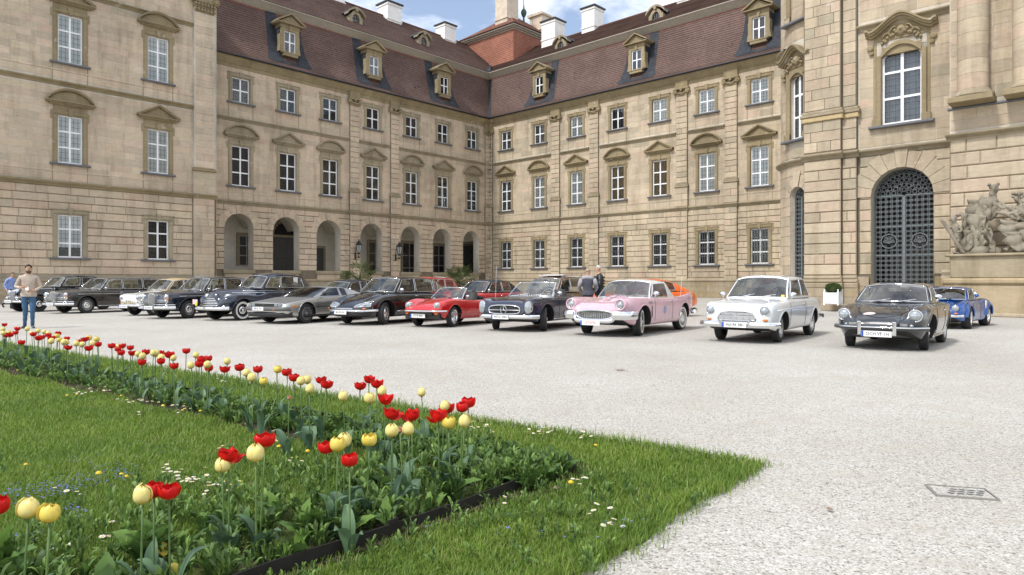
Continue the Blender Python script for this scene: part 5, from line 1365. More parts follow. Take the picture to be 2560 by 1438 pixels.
    def wipers(s, l=.38, t0=.02, mat=CHROME, pos=((-.55, .28), (.12, .28))):
        for a, da in pos:
            p = Vector(s.ws_pt(a, t0, .03)); q = Vector(s.ws_pt(a+da*1.6, t0+.13, .02)); mid = p.lerp(q, .5)+Vector((.02, 0, .0)); e = q+(q-p)*.2
            m = MB(); m.tube([p, mid, q], .009, 5); m.tube([p.lerp(q, .35)+Vector((.01, 0, -.004)), e], .007, 4); m.build('wiper', mat, s.t)
    def interior(s, xs, z, w=.5, mat=SEATD, wheel=True, h=.5, sep=.36, wcol=None, xw=None):
        for x in xs:
            for sd in (-1, 1):
                m = MB(); P = []
                for i in range(7):
                    t = i/6; hw = w/2*(1-.25*t**3); P.append([(x-.14*t-.05, -hw, z-.25+h*t), (x-.14*t+.07*(1-.3*t), -hw*.9, z-.25+h*t), (x-.14*t+.09*(1-.3*t), 0, z-.25+h*t), (x-.14*t+.07*(1-.3*t), hw*.9, z-.25+h*t), (x-.14*t-.05, hw, z-.25+h*t)])
                m.grid(P); m.grid([[r_[0], r_[-1]] for r_ in P], flip=True); m.add(P[-1], [(0, 1, 2, 3, 4)]); m.build('seat', mat, s.t, (0, sd*sep, 0), smooth=True)
        if wheel:
            m = MB(); r = .19; n = 20; m.tube([(0, r*math.cos(2*PI*i/n), r*math.sin(2*PI*i/n)) for i in range(n)], .012, 5, closed=True, up=(1, 0, 0)); m.tube([(0, -r, 0), (.03, 0, 0), (0, r, 0)], .01, 4); m.tube([(.03, 0, 0), (0, 0, -r)], .01, 4)
            m.build('steering_wheel', wcol or BLACKPL, s.t, ((xs[0]+.45) if xw is None else xw, sep, z+.02), (0, -.45, 0), smooth=True)
        m = MB(); P = []; m.lathe([(0, .015), (.06, .012), (.07, 0), (0, -.008)], 12, 'x'); m.v = [(p[0], p[1]*1.6, p[2]*.5) for p in m.v]
        q = s.ws_pt(0, .80, -.06); m.build('inner_mirror', BLACKPL, s.t, q)
    def hood_line(s, pts, r=.004, mat=SEAM, name='bonnet_seam', off=.002):
        P = [(x, y, s.top_z(x, y)+off) for x, y in pts]; m = MB(); m.tube(P, r, 4); m.build(name, mat, s.t)
def wave(pts): return pts
# --- grey rear-engined sports coupe ------------------------------------------------
def car_grey_coupe():
    b = dict(W=[(.74, .50), (.70, .60), (.60, .69), (.42, .76), (.15, .805), (-.3, .82), (-1.2, .83), (-1.9, .83), (-2.5, .77), (-3.0, .64), (-3.24, .42)],
             ZB=[(.74, .40), (.62, .30), (.4, .22), (0, .19), (-2.1, .19), (-2.7, .24), (-3.24, .36)],
             ZF=[(.74, .54), (.68, .68), (.56, .785), (.3, .845), (0, .87), (-.4, .885), (-1.4, .885), (-2.0, .88), (-2.6, .77), (-3.05, .60), (-3.24, .50)],
             ZH=[(.74, .47), (.69, .56), (.58, .65), (.3, .755), (0, .825), (-.4, .885), (-.6, .895), (-1.6, .88), (-2.2, .93), (-2.7, .82), (-3.1, .62), (-3.24, .52)],
             ZV=[(.74, .48), (.68, .57), (.56, .645), (.3, .745), (0, .815), (-.4, .88), (-.8, .89), (-2.0, .91), (-2.6, .80), (-3.24, .5)],
             cf=.80, cv=.56, cab=(-.62, -2.0), int=SEATD, sharp=50, wz=.5, low=.90)
    c = Car('dark grey rounded sports coupe with two chrome bumper overriders and round headlights', 'car', (7.46, 13.45), 40, 2.10, 1.30, m_paint('slate_grey_paint', (.017, .022, .030), rough=.22), b, dict(r=.325, w=.165, rim=.205, hub=.12, style='steel', steer=8), arch=.375)
    c.cabin([(-.50, .69, .885, -.95, .57, 1.22), (-1.30, .70, .885, -1.35, .57, 1.25), (-1.78, .66, .89, -1.85, .49, 1.19), (-2.25, .55, .885, -2.3, .44, 1.06), (-2.62, .36, .82, -2.64, .33, .86)], crown=.065, bow=(.13, .09), wins=((.12, 1.0), (1.06, 1.85)), rear=(1.9, 2.9, .8), tt=(.08, .88), rbow=-.08)
    c.lamp(.615, .675, .100, ring=.020); c.marker(.56, .485, .035, .035, LENS, 'side_light')
    c.bar([(.82, 0, .435), (.80, .35, .435), (.72, .62, .435), (.50, .80, .435)], .085, .07, 'bumper', c.paint); c.bar([(.87, 0, .45), (.85, .35, .45), (.77, .62, .45), (.53, .825, .45)], .022, .012, 'bumper_trim'); c.bar([(.62, 0, .33), (.60, .3, .33), (.5, .55, .33), (.3, .7, .34)], .14, .05, 'front_valance', c.paint)
    c.guard(.83, .30, .30, .56, .07, .05); c.plate('OCH·VF 1H', .86, .325)
    for sd in (-1, 1):
        for k in range(3): m = MB(); m.box(-.005, .012, -.085, .085, -.006, .006); m.build('horn_grille', CHROME, c.t, (c.nose_x(.42, .49)+.005, sd*.42, .475+.022*k), (0, 0, -sd*.25))
    m = MB(); m.add([(0, -.012, 0), (0, .012, 0), (-.28, .006, .115), (-.28, -.006, .115), (0, -.04, -.02), (0, .04, -.02)], [(0, 1, 2, 3), (4, 5, 1, 0)]); m.build('bonnet_handle', CHROME, c.t, (.59, 0, .625))
    m = MB(); P = [(.53+.055*math.sin(a)-.045, -.20+.11*math.cos(a)) for a in np.linspace(0, 2*PI, 20)[:-1]]; m.add([(x-.0, y, c.top_z(x, y)+.006) for x, y in P], [tuple(range(19))]); d = m.build('rally_sticker', plain('sticker_white', (.66, .52, .50), .5, var=.45, scale=22), c.t)
    c.hood_line([(.50*math.cos(a)*1.0+.12, .46*math.sin(a)) for a in np.linspace(-1.35, 1.35, 20)]); c.hood_line([(.22, .45), (-.4, .5)]); c.hood_line([(.22, -.45), (-.4, -.5)])
    c.seam(-.45, .30, .86); c.seam(-1.32, .30, .86, -1.38); c.strip(-.38, -1.75, .235, .012); c.mirror(-.62, .80, 1.02, .06); c.wipers(); c.interior([-1.35], .92, .5, SEATD, wcol=BLACKPL, xw=-.9, h=.42); c.handle(-1.22, .74)
# --- white two-door saloon ----------------------------------------------------------
def car_white_saloon():
    b = dict(W=[(.76, .60), (.73, .67), (.62, .73), (.35, .775), (0, .79), (-1.2, .80), (-2.2, .79), (-2.9, .765), (-3.3, .72), (-3.48, .62)],
             ZB=[(.76, .38), (.6, .30), (.2, .24), (-2.6, .24), (-3.2, .30), (-3.48, .40)],
             ZF=[(.76, .62), (.735, .78), (.66, .86), (.4, .885), (0, .90), (-.6, .93), (-1.6, .93), (-2.6, .93), (-3.2, .90), (-3.40, .82), (-3.48, .66)],
             ZH=[(.76, .58), (.735, .72), (.66, .79), (.4, .86), (0, .91), (-.5, .955), (-1.6, .95), (-2.6, .95), (-3.2, .90), (-3.42, .80), (-3.48, .66)], cf=.86, cv=.62, cab=(-.62, -2.35), sharp=40, wz=.62, low=.93)
    p = m_paint('ivory_white_paint', (.74, .76, .76), rough=.22)
    c = Car('white two-door saloon with a wide horizontal-bar grille and chrome bumper', 'car', (5.28, 15.05), 38, 2.527, 1.25, p, b, dict(r=.31, w=.16, rim=.195, hub=.15, style='steel', steer=4), arch=.37)
    c.cabin([(-.50, .70, .935, -.98, .585, 1.385), (-1.55, .71, .94, -1.60, .60, 1.41), (-2.18, .70, .94, -2.12, .585, 1.375), (-2.50, .62, .945, -2.46, .58, 1.06), (-2.62, .60, .94, -2.58, .56, .96)], crown=.07, bow=(.14, .09), wins=((.12, .98), (1.04, 2.0)), rear=(2.1, 2.95, .86), tt=(.10, .90), rbow=-.06, ws=(.95, .06, .92))
    c.lamp(.585, .70, .088, ring=.018); c.marker(.60, .505, .055, .028)
    m = MB(); n = 22; hw = .40
    out = [(-hw, .50), (-hw*1.02, .54), (-hw*.86, .655), (-hw*.4, .68), (hw*.4, .68), (hw*.86, .655), (hw*1.02, .54), (hw, .50), (hw*.8, .487), (-hw*.8, .487)]
    gx = c.nose_x(.2, .6)
    m.tube([c.on(y, z, .016) for y, z in out], .014, 6, closed=True); g = m.build('grille', CHROME, c.t, smooth=True)
    m = MB(); m.grid([[c.on(y*q, .58+(z-.58)*q, .006) for q in (1, .6, .3, 0)] for y, z in out], closed_u=True); m.build('grille_mesh', plain('grille_grey', (.16, .17, .18), .4, .5), g)
    for k in range(8):
        z = .508+.0225*k; h_ = hw*(1.0-.0 if z < .54 else lerp(1.0, .84, (z-.54)/.115)); m = MB(); m.tube([c.on(y, z, .014) for y in np.linspace(-h_, h_, 9)], .0065, 4); m.build('slat', CHROME, g)
    for y in (-.27, -.135, 0, .135, .27): m = MB(); m.tube([c.on(y, z, .018) for z in np.linspace(.495, .67, 6)], .005, 4, up=(0, 1, 0)); m.build('slat', CHROME, g)
    c.bar([(.87, 0, .40), (.85, .4, .40), (.78, .70, .40), (.58, .85, .40)], .12, .07); c.guard(.87, .30, .34, .50, .05, .045); c.plate('HöS·RK 58H', .92, .40)
    c.strip(.45, -3.3, lambda x: .70+.035*math.sin((x+3.3)/3.75*PI), .014, p, 'side_crease', .0); c.seam(-.42, .32, .90); c.seam(-1.62, .32, .92); c.handle(-1.48, .80, .13)
    c.mirror(-.55, .80, 1.03, .065, both=True); c.wipers(.4); c.interior([-1.45], 1.0, .52, SEATD, h=.42, xw=-1.0); c.interior([-2.1], .98, .5, SEATR, wheel=False, h=.36)
    for nm, y, z, mt in (('windscreen_sticker', .55, .10, plain('sticker_yellow', (.75, .45, .02), .5)),):
        q = Vector(c.ws_pt(.86, .12, .012)); m = MB(); m.box(-.002, .002, -.035, .035, -.03, .03); m.build(nm, mt, c.t, q, (0, -.5, .1))
    c.bar([(-3.52, 0, .46), (-3.5, .4, .46), (-3.42, .68, .46), (-3.2, .80, .46)], .11, .06, 'rear_bumper'); c.seam(-1.62, .32, .92); c.hood_line([(.66, .50), (.3, .60), (-.4, .62)], .004, MATS['ivory_white_paint']);
    m = MB(); P = [(.40+.05*math.sin(a), -.20+.14*math.cos(a)) for a in np.linspace(0, 2*PI, 16)[:-1]]; m.add([(x, y, c.top_z(x, y)+.004) for x, y in P], [tuple(range(15))]); m.build('bonnet_sticker', plain('sticker_grey', (.45, .48, .49), .5, var=.5, scale=25), c.t)
# --- pink finned roadster -----------------------------------------------------------
def car_pink_finned():
    b = dict(W=[(.90, .58), (.88, .68), (.80, .78), (.6, .845), (.2, .885), (-.6, .89), (-2.0, .885), (-2.8, .87), (-3.3, .80), (-3.62, .68)],
             ZB=[(.90, .46), (.8, .40), (.5, .28), (0, .235), (-2.5, .235), (-3.1, .34), (-3.62, .46)],
             ZF=[(.90, .66), (.88, .82), (.78, .90), (.5, .93), (0, .925), (-.7, .91), (-1.7, .895), (-2.4, .93), (-3.1, 1.0), (-3.5, 1.02), (-3.62, .98)],
             ZH=[(.90, .62), (.87, .70), (.76, .76), (.5, .82), (0, .89), (-.5, .93), (-1.0, .93), (-1.8, .92), (-2.6, .90), (-3.2, .80), (-3.62, .62)],
             ZV=[(.90, .63), (.87, .72), (.76, .775), (.5, .83), (0, .87), (-.6, .90), (-1.8, .90), (-2.6, .89), (-3.2, .80), (-3.62, .64)], cf=.90, cv=.70, cab=(-.75, -1.9), int=SEATC, sharp=36, wz=.66, low=.95, tum=.99, lipm=None)
    p = m_paint('pale_pink_paint', (.64, .40, .47), rough=.25); b['lipm'] = p
    c = Car('pink two-seat car with tail fins, white roof and whitewall tyres', 'car', (2.50, 16.85), 36, 2.59, 1.42, p, b, dict(r=.345, w=.20, rim=.20, hub=.16, style='wire', white=.55, steer=16), arch=.405)
    wr = m_paint('white_hardtop', (.76, .77, .76), rough=.3)
    c.cabin([(-.60, .74, .905, -.98, .60, 1.29), (-1.45, .76, .90, -1.45, .64, 1.315), (-1.80, .76, .90, -1.76, .64, 1.28), (-2.05, .74, .90, -2.06, .63, 1.09), (-2.28, .70, .90, -2.24, .63, .93)], crown=.07, bow=(.24, .16), wins=((.1, 1.45),), rear=(2.2, 3.5, .86), tt=(.06, .88), roof=wr, rbow=-.06, ws=(.965, .04, .95), bulge=.03)
    for sd in (-1, 1):
        m = MB(); m.lathe([(.145, -.30), (.145, -.05), (.138, .045), (.12, .055), (.105, .03), (.10, -.02)], 26, 'x'); m.build('headlight_hood', p, c.t, (.845, sd*.665, .77), (0, 0, 0), smooth=True)
    c.lamp(.665, .765, .085, x=.85, ring=.016)
    gx = .92; hw = .50; m = MB(); n = 30; out = [(gx+.02-.10*(math.cos(t)*hw)**2, hw*math.cos(t), .535+(.105 if math.sin(t) > 0 else .125)*math.copysign(abs(math.sin(t))**.75, math.sin(t))) for t in np.linspace(0, 2*PI, n+1)[:-1]]
    m.tube(out, .022, 7, closed=True); g = m.build('grille', CHROME, c.t, smooth=True); m = MB(); m.add([(x-.022, y, z) for x, y, z in out], [tuple(range(n))]); m.build('grille_back', BLACKPL, g)
    for k in range(19):
        y = -.46+.92*k/18; m = MB(); e = .105*(1-(y/hw)**4); m.box(-.004, .004, -.005, .005, -e*1.12, e); m.build('slat', CHROME, g, (gx+.008-.10*y*y, y, .535))
    for k in range(7):
        z = .445+.03*k; e = hw*(1-abs((z-.535)/.13)**3)**.6*.96; m = MB(); m.tube([(gx+.008-.10*y*y, y, z) for y in np.linspace(-e, e, 9)], .0045, 4); m.build('slat', CHROME, g)
    c.bar([(.985, 0, .385), (.975, .40, .385), (.94, .50, .42), (.935, .545, .50), (.93, .60, .53)], .10, .08, 'bumper')
    for sd in (-1, 1):
        m = MB(); P = crom([(.95, sd*.52, .52), (.92, sd*.70, .52), (.80, sd*.86, .52), (.55, sd*.92, .525)], 12); m.sweep(P if sd > 0 else P[::-1], [(.03, -.10), (.06, -.05), (.065, .04), (.04, .10), (-.03, .10), (-.03, -.10)]); m.build('bumper_wing', CHROME, c.t, angle=50)
        m = MB(); m.box(-.005, .01, -.07, .07, -.02, .02); m.build('bumper_slot', BLACKPL, c.t, (.935, sd*.735, .505), (0, 0, sd*.5))
    c.plate('KT·0770', 1.03, .335, -.05, ink=INKR)
    # bonnet scoop, vents, door lines, fin trim
    m = MB(); P = [[(.45-.9*i/8, -.26+.52*j/6, c.top_z(.45-.9*i/8, -.26+.52*j/6)+.055*math.sin(PI*j/6)**.6*min(1, i/2.5)) for j in range(7)] for i in range(9)]; m.grid(P, flip=True); m.build('bonnet_scoop', p, c.t, smooth=True); m = MB(); m.box(-.03, .0, -.2, .2, .0, .035); m.build('scoop_opening', BLACKPL, c.t, (-.50, 0, c.top_z(-.5, 0)))
    m = MB(); m.lathe([(0, .012), (.05, .008), (.06, 0)], 12, 'z'); m.v = [(v_[0]*.45, v_[1]*1.6, v_[2]) for v_ in m.v]; m.build('bonnet_badge', CHROME, c.t, (.70, 0, c.top_z(.70, 0)+.005))
    c.seam(-.62, .34, .86); c.seam(-1.72, .34, .87); c.strip(-1.75, -3.4, lambda x: .89+.02*(-1.75-x), .012, p, 'fin_crease')
    for sd in (-1, 1):
        m = MB(); m.box(-.02, .02, -.006, .006, -.14, .14); m.build('side_vent', BLACKPL, c.t, (-.42, sd*(c.side_y(-.42, .58)+.002), .58), (0, .05, 0))
        m = MB(); m.box(-.10, .10, -.005, .005, -.028, .028); m.build('fender_grille', ZINC, c.t, (-.35, sd*(c.side_y(-.35, .80)+.002), .80), (sd*.3, 0, 0))
    m = MB(); P = [(-1.22+.09*math.cos(a), .60+.11*math.sin(a)) for a in np.linspace(0, 2*PI, 12)[:-1]]; m.add([(x, c.side_y(x, z)+.005, z) for x, z in P], [tuple(range(11))]); m.build('door_sticker', plain('rally_crest', (.35, .36, .55), .5, var=.6, scale=18), c.t)
    c.mirror(-.72, .86, 1.02, .07, stalk=.12); c.wipers(.4, mat=ZINC); c.handle(-1.62, .82); c.interior([-1.55], .93, .55, SEATC, h=.34, wcol=plain('ivory_wheel', (.62, .60, .54), .4), xw=-1.02)
    for sd in (-1, 1):
        m = MB(); m.lathe([(.10, .12), (.11, .0), (.09, -.08), (0, -.1)], 14, 'x'); m.build('tail_light', REDL, c.t, (-3.60, sd*.60, .82), smooth=True)
        m = MB(); P = [[(-2.2-1.45*i/10, sd*(.80+.055*math.sin(PI*min(1, i/10*.9))+q*.055), .90+(.13*(i/10)**.8)*(1-q)) for q in (0, 1)] for i in range(11)]; 
        m = MB(); m.lathe([(.07, .08), (.085, 0), (.05, -.1), (0, -.12)], 12, 'x'); m.build('rear_bumper_bullet', CHROME, c.t, (-3.66, sd*.74, .50), smooth=True)
    c.bar([(-3.70, 0, .46), (-3.68, .5, .46), (-3.62, .78, .47), (-3.3, .88, .48)], .12, .07, 'rear_bumper')
    m = MB(); m.tube([(-2.4, .82, .9), (-2.45, .84, 1.45)], .004, 4); m.build('aerial', CHROME, c.t)
# --- dark blue roadster with star grille ---------------------------------------------
def three_star(m, y, z, x, r):
    m.tube([(x, y+r*math.cos(a), z+r*math.sin(a)) for a in np.linspace(0, 2*PI, 24)[:-1]], r*.11, 6, closed=True, up=(1, 0, 0))
    for k in range(3):
        a = PI/2+k*2*PI/3; d = (math.cos(a), math.sin(a)); e = (-d[1]*.16*r, d[0]*.16*r)
        m.add([(x+.012, y, z), (x, y+e[0]-d[0]*.1*r, z+e[1]-d[1]*.1*r), (x, y+d[0]*r, z+d[1]*r), (x, y-e[0]-d[0]*.1*r, z-e[1]-d[1]*.1*r)], [(0, 1, 2), (0, 2, 3)])
def car_blue_roadster():
    b = dict(W=[(.80, .60), (.78, .70), (.70, .78), (.4, .845), (0, .865), (-1.2, .875), (-2.2, .87), (-2.9, .83), (-3.3, .75), (-3.48, .62)],
             ZB=[(.80, .38), (.7, .31), (.3, .24), (-2.4, .23), (-3.1, .30), (-3.48, .42)],
             ZF=[(.80, .60), (.78, .78), (.70, .845), (.4, .88), (0, .885), (-.8, .885), (-1.8, .88), (-2.6, .86), (-3.2, .79), (-3.48, .66)],
             ZH=[(.80, .62), (.78, .72), (.70, .785), (.4, .85), (0, .90), (-.6, .935), (-1.6, .90), (-2.4, .89), (-3.1, .80), (-3.48, .66)],
             ZV=[(.80, .60), (.78, .715), (.70, .775), (.4, .835), (0, .875), (-.6, .905), (-1.6, .89), (-2.4, .88), (-3.1, .79), (-3.48, .66)], cf=.87, cv=.66, cab=(-.72, -1.95), int=SEATD, sharp=36, wz=.6, low=.95)
    p = m_paint('midnight_blue_paint', (.006, .010, .035), rough=.2)
    c = Car('dark blue open roadster with round star emblem in a wide chrome grille', 'car', (.20, 18.4), 30, 2.40, 1.485, p, b, dict(r=.325, w=.18, rim=.20, hub=.15, style='steel', steer=26, rimm=STEEL), arch=.40)
    c.cabin([(-.62, .72, .905, -1.06, .60, 1.29), (-1.40, .74, .90, -1.40, .62, 1.29), (-2.0, .74, .90, -2.0, .62, 1.2)], crown=.02, bow=(.10, .08), wins=(), top=False, side=False, ws=(.965, .03, .965), roof=CHROME)
    for sd in (-1, 1):          # upright lamp units
        for zz, rr, mt in ((.70, .085, LENS), (.565, .07, LENS)): pass
        m = MB(); o_ = []
        for k in range(20):
            a = 2*PI*k/20; o_.append((.098*math.copysign(abs(math.cos(a))**.8, math.cos(a)), .165*math.copysign(abs(math.sin(a))**.8, math.sin(a))))
        P = [[(-.10, y, z) for y, z in o_+o_[:1]], [(.01, y, z) for y, z in o_+o_[:1]], [(.03, y*.92, z*.95) for y, z in o_+o_[:1]]]; m.grid(P); o = m.build('headlight', CHROME, c.t, (.775, sd*.70, .645), (0, 0, sd*.12), smooth=True)
        m = MB(); P = [[(.030, y*.92, z*.95) for y, z in o_+o_[:1]], [(.045, y*.7, z*.74) for y, z in o_+o_[:1]], [(.055, y*.2, z*.2) for y, z in o_+o_[:1]], [(.055, 0, 0) for y, z in o_+o_[:1]]]; m.grid(P); m.build('lens', LENS, o, smooth=True)
    gx = .835; hw = .47; n = 28; out = []
    for t in np.linspace(0, 2*PI, n+1)[:-1]:
        y = hw*math.copysign(abs(math.cos(t))**.5, math.cos(t)); z = .575+.105*math.copysign(abs(math.sin(t))**.6, math.sin(t)); z += .02*(1-(y/hw)**2) if math.sin(t) > 0 else 0; out.append((gx-.12*y*y, y, z))
    m = MB(); m.tube(out, .016, 6, closed=True); g = m.build('grille', CHROME, c.t, smooth=True); m = MB(); m.add([(x-.012, y, z) for x, y, z in out], [tuple(range(n))]); m.build('grille_back', BLACKPL, g)
    m = MB(); m.tube([(gx+.01-.12*y*y, y, .57) for y in np.linspace(-.45, .45, 11)], .012, 6); m.build('slat', CHROME, g)
    m = MB(); three_star(m, 0, .578, gx+.02, .095); m.build('star_emblem', CHROME, g, angle=40)
    c.bar([(.90, 0, .40), (.88, .4, .40), (.80, .72, .40), (.55, .90, .40)], .10, .07); c.plate('WÜ·SL 250H', .955, .395, -.05)
    m = MB()
    for k in range(9): m.box(-.13, .0, -.30+.07*k, -.26+.07*k, 0, .012)
    m.build('cowl_vent', CHROME, c.t, (-.46, 0, c.top_z(-.5, 0)+.002), (0, -.04, 0))
    c.seam(-.72, .32, .86); c.seam(-1.78, .32, .86); c.strip(-.45, -1.95, .30, .014); c.strip(.45, -3.2, .845, .006, p, 'side_crease'); c.mirror(-.78, .84, 1.0, .065, both=False); c.wipers(.42, mat=CHROME); c.handle(-1.68, .80)
    c.interior([-1.55], .92, .55, SEATD, h=.42, wcol=plain('ivory_wheel', (.62, .60, .54), .4), xw=-1.02)
    m = MB(); P = [[(-1.98-.45*i/6, -.60+1.2*j/8, .89+.05*math.sin(PI*i/6)*math.sin(PI*j/8)**.5) for j in range(9)] for i in range(7)]; m.grid(P, flip=True); m.build('soft_top_cover', BLACKPL, c.t, smooth=True)
    m = MB(); m.tube([(.1, -.70, .87), (.02, -.72, 1.75)], .004, 4); m.build('aerial', CHROME, c.t)
# --- small red roadster ---------------------------------------------------------------
def car_red_roadster():
    b = dict(W=[(.66, .50), (.64, .60), (.55, .66), (.3, .715), (0, .735), (-1.0, .74), (-1.9, .74), (-2.6, .70), (-2.95, .60), (-3.1, .5)],
             ZB=[(.66, .42), (.55, .32), (.2, .22), (-2.2, .21), (-2.8, .28), (-3.1, .40)],
             ZF=[(.66, .53), (.64, .60), (.56, .70), (.35, .775), (0, .81), (-.5, .79), (-1.2, .755), (-2.0, .77), (-2.6, .74), (-3.0, .64), (-3.1, .55)],
             ZH=[(.66, .52), (.63, .56), (.5, .63), (.2, .72), (-.2, .80), (-.6, .845), (-1.4, .78), (-2.1, .78), (-2.7, .72), (-3.1, .56)],
             ZV=[(.66, .52), (.63, .57), (.5, .63), (.2, .70), (-.2, .76), (-.6, .80), (-1.4, .76), (-2.1, .77), (-2.7, .71), (-3.1, .56)], cf=.84, cv=.60, cab=(-.72, -1.75), sharp=40, wz=.5, low=.90)
    p = m_paint('signal_red_paint', (.55, .012, .012), rough=.22)
    c = Car('small red open roadster with wire wheels and a black front apron', 'car', (-2.27, 19.9), 30, 2.11, 1.24, p, b, dict(r=.30, w=.155, rim=.20, hub=.05, style='wire', rimm=CHROME, steer=10), arch=.355)
    c.cabin([(-.56, .60, .80, -.96, .49, 1.12), (-1.3, .62, .78, -1.3, .5, 1.1), (-1.8, .6, .78, -1.8, .5, 1.0)], crown=.025, bow=(.10, .08), wins=(), top=False, side=False, ws=(.965, .03, .965), roof=CHROME)
    c.lamp(.515, .635, .075, ring=.016); c.bar([(.76, 0, .475), (.74, .35, .475), (.68, .58, .475), (.45, .745, .475)], .05, .06)
    m = MB(); m.box(-.02, .02, -.40, .40, -.06, .05); m.build('grille', BLACKPL, c.t, (.665, 0, .42)); m = MB(); m.cbox(-.62, .62, -.02, .1, -.09, .09, .03); m.v = [(-q[1], q[0], q[2]) for q in m.v]; m.build('front_apron', BLACKPL, c.t, (.62, 0, .33)); c.marker(.52, .40, .06, .03, x=.65); c.plate('KT·FJ 45H', .70, .335, -.10)
    c.seam(-.52, .30, .76); c.seam(-1.42, .30, .74); c.hood_line([(.55, .35), (.2, .42), (-.5, .5)]); c.hood_line([(.55, -.35), (.2, -.42), (-.5, -.5)]); c.strip(.4, -2.9, lambda x: .37, .006, p, 'side_crease')
    c.mirror(-.62, .74, .88, .05, stalk=.1); c.wipers(.34, mat=BLACKPL); c.interior([-1.4], .78, .46, SEATD, h=.46, xw=-.95, sep=.28)
    m = MB(); m.tube([(-1.70, -.58, .80), (-1.74, 0, .86), (-1.70, .58, .80)], [.05, .09, .05], 10); m.build('folded_hood', BLACKPL, c.t, smooth=True)
# --- black low-nosed saloon --------------------------------------------------------------
def car_black_saloon():
    b = dict(W=[(.92, .48), (.89, .62), (.76, .74), (.45, .85), (0, .895), (-.8, .90), (-1.8, .885), (-2.8, .83), (-3.4, .74), (-3.85, .62), (-3.95, .5)],
             ZB=[(.92, .38), (.8, .30), (.4, .22), (-2.6, .22), (-3.3, .28), (-3.95, .40)],
             ZF=[(.92, .50), (.88, .57), (.70, .68), (.4, .80), (0, .90), (-.6, .945), (-1.6, .95), (-2.8, .92), (-3.5, .80), (-3.95, .58)],
             ZH=[(.92, .47), (.88, .53), (.70, .64), (.4, .77), (0, .88), (-.5, .99), (-1.6, .98), (-2.8, .96), (-3.5, .80), (-3.95, .58)],
             ZV=[(.92, .48), (.88, .54), (.70, .63), (.4, .75), (0, .84), (-.5, .94), (-1.6, .95), (-2.8, .93), (-3.5, .79), (-3.95, .58)], cf=.78, cv=.55, cab=(-.62, -3.0), sharp=44, wz=.5, low=.93, arch_r=.05, lip_r=.01)
    p = m_paint('black_paint', (.008, .008, .009), rough=.2)
    c = Car('black streamlined saloon with glass-covered slanted headlights and sloping nose', 'car', (-4.58, 21.05), 31, 3.125, 1.50, p, b, dict(r=.35, w=.19, rim=.205, hub=.15, style='steel', steer=22), arch=.41)
    c.cabin([(-.52, .74, .97, -.98, .60, 1.405), (-1.52, .77, .965, -1.55, .63, 1.45), (-2.50, .74, .96, -2.50, .60, 1.41), (-2.92, .66, .95, -3.0, .52, 1.27), (-3.3, .52, .90, -3.45, .42, 1.02)], crown=.045, bow=(.20, .10), wins=((.10, .97), (1.04, 1.97), (2.1, 2.75)), rear=(3.05, 3.9, .85), tt=(.04, .92), rbow=-.10, ws=(.97, .04, .96))
    for sd in (-1, 1):          # faired headlights
        P = []; 
        for i in range(9):
            row = []
            for j in range(7):
                u, v_ = i/8, j/6; y = lerp(.36, .80, u); z0, z1 = lerp(.545, .575, u), lerp(.615, .73, u**.8); z = lerp(z0, z1, v_); x = c.nose_x(y, z)+.012-(.02*(v_-.5)**2); row.append((x, sd*y, z))
            P.append(row)
        m = MB(); m.grid(P, flip=sd < 0); o = m.build('headlight', LENS, c.t, smooth=True)
        B = [r_[0] for r_ in P]+P[-1][1:]+[r_[-1] for r_ in P[-2::-1]]+P[0][-2:0:-1]; m = MB(); m.tube(B, .010, 5, closed=True); m.build('lens_frame', CHROME, o, smooth=True)
    c.bar([(1.00, 0, .44), (.97, .30, .44), (.88, .62, .44), (.62, .86, .45), (.45, .92, .45)], .075, .07); c.bar([(.97, 0, .50), (.95, .2, .505), (.92, .36, .50)], .03, .03, 'nose_blade'); c.bar([(.97, 0, .35), (.94, .30, .35), (.85, .6, .35), (.6, .82, .35)], .12, .06, 'front_apron', BLACKPL); c.plate('BA·PB 67H', 1.06, .395, -.02, tilt=-.1)
    c.marker(.70, .505, .075, .022, ORANGE, x=None); c.seam(-.55, .34, .93); c.seam(-1.56, .34, .94); c.seam(-2.52, .34, .93); c.handle(-1.44, .86, .14); c.handle(-2.4, .86, .14); c.strip(-.5, -2.6, .40, .014); c.mirror(-.72, .86, 1.06, .07); c.wipers(.42, mat=ZINC); c.interior([-1.45, -2.4], 1.0, .55, SEATD, h=.46, xw=-1.0)
    c.hood_line([(.85, .26), (.4, .42), (-.4, .55)]); c.hood_line([(.85, -.26), (.4, -.42), (-.4, -.55)]); m = MB(); m.box(-3.6, -2.3, .883, .889, .24, .34); m.build('rear_wheel_skirt', p, c.t)
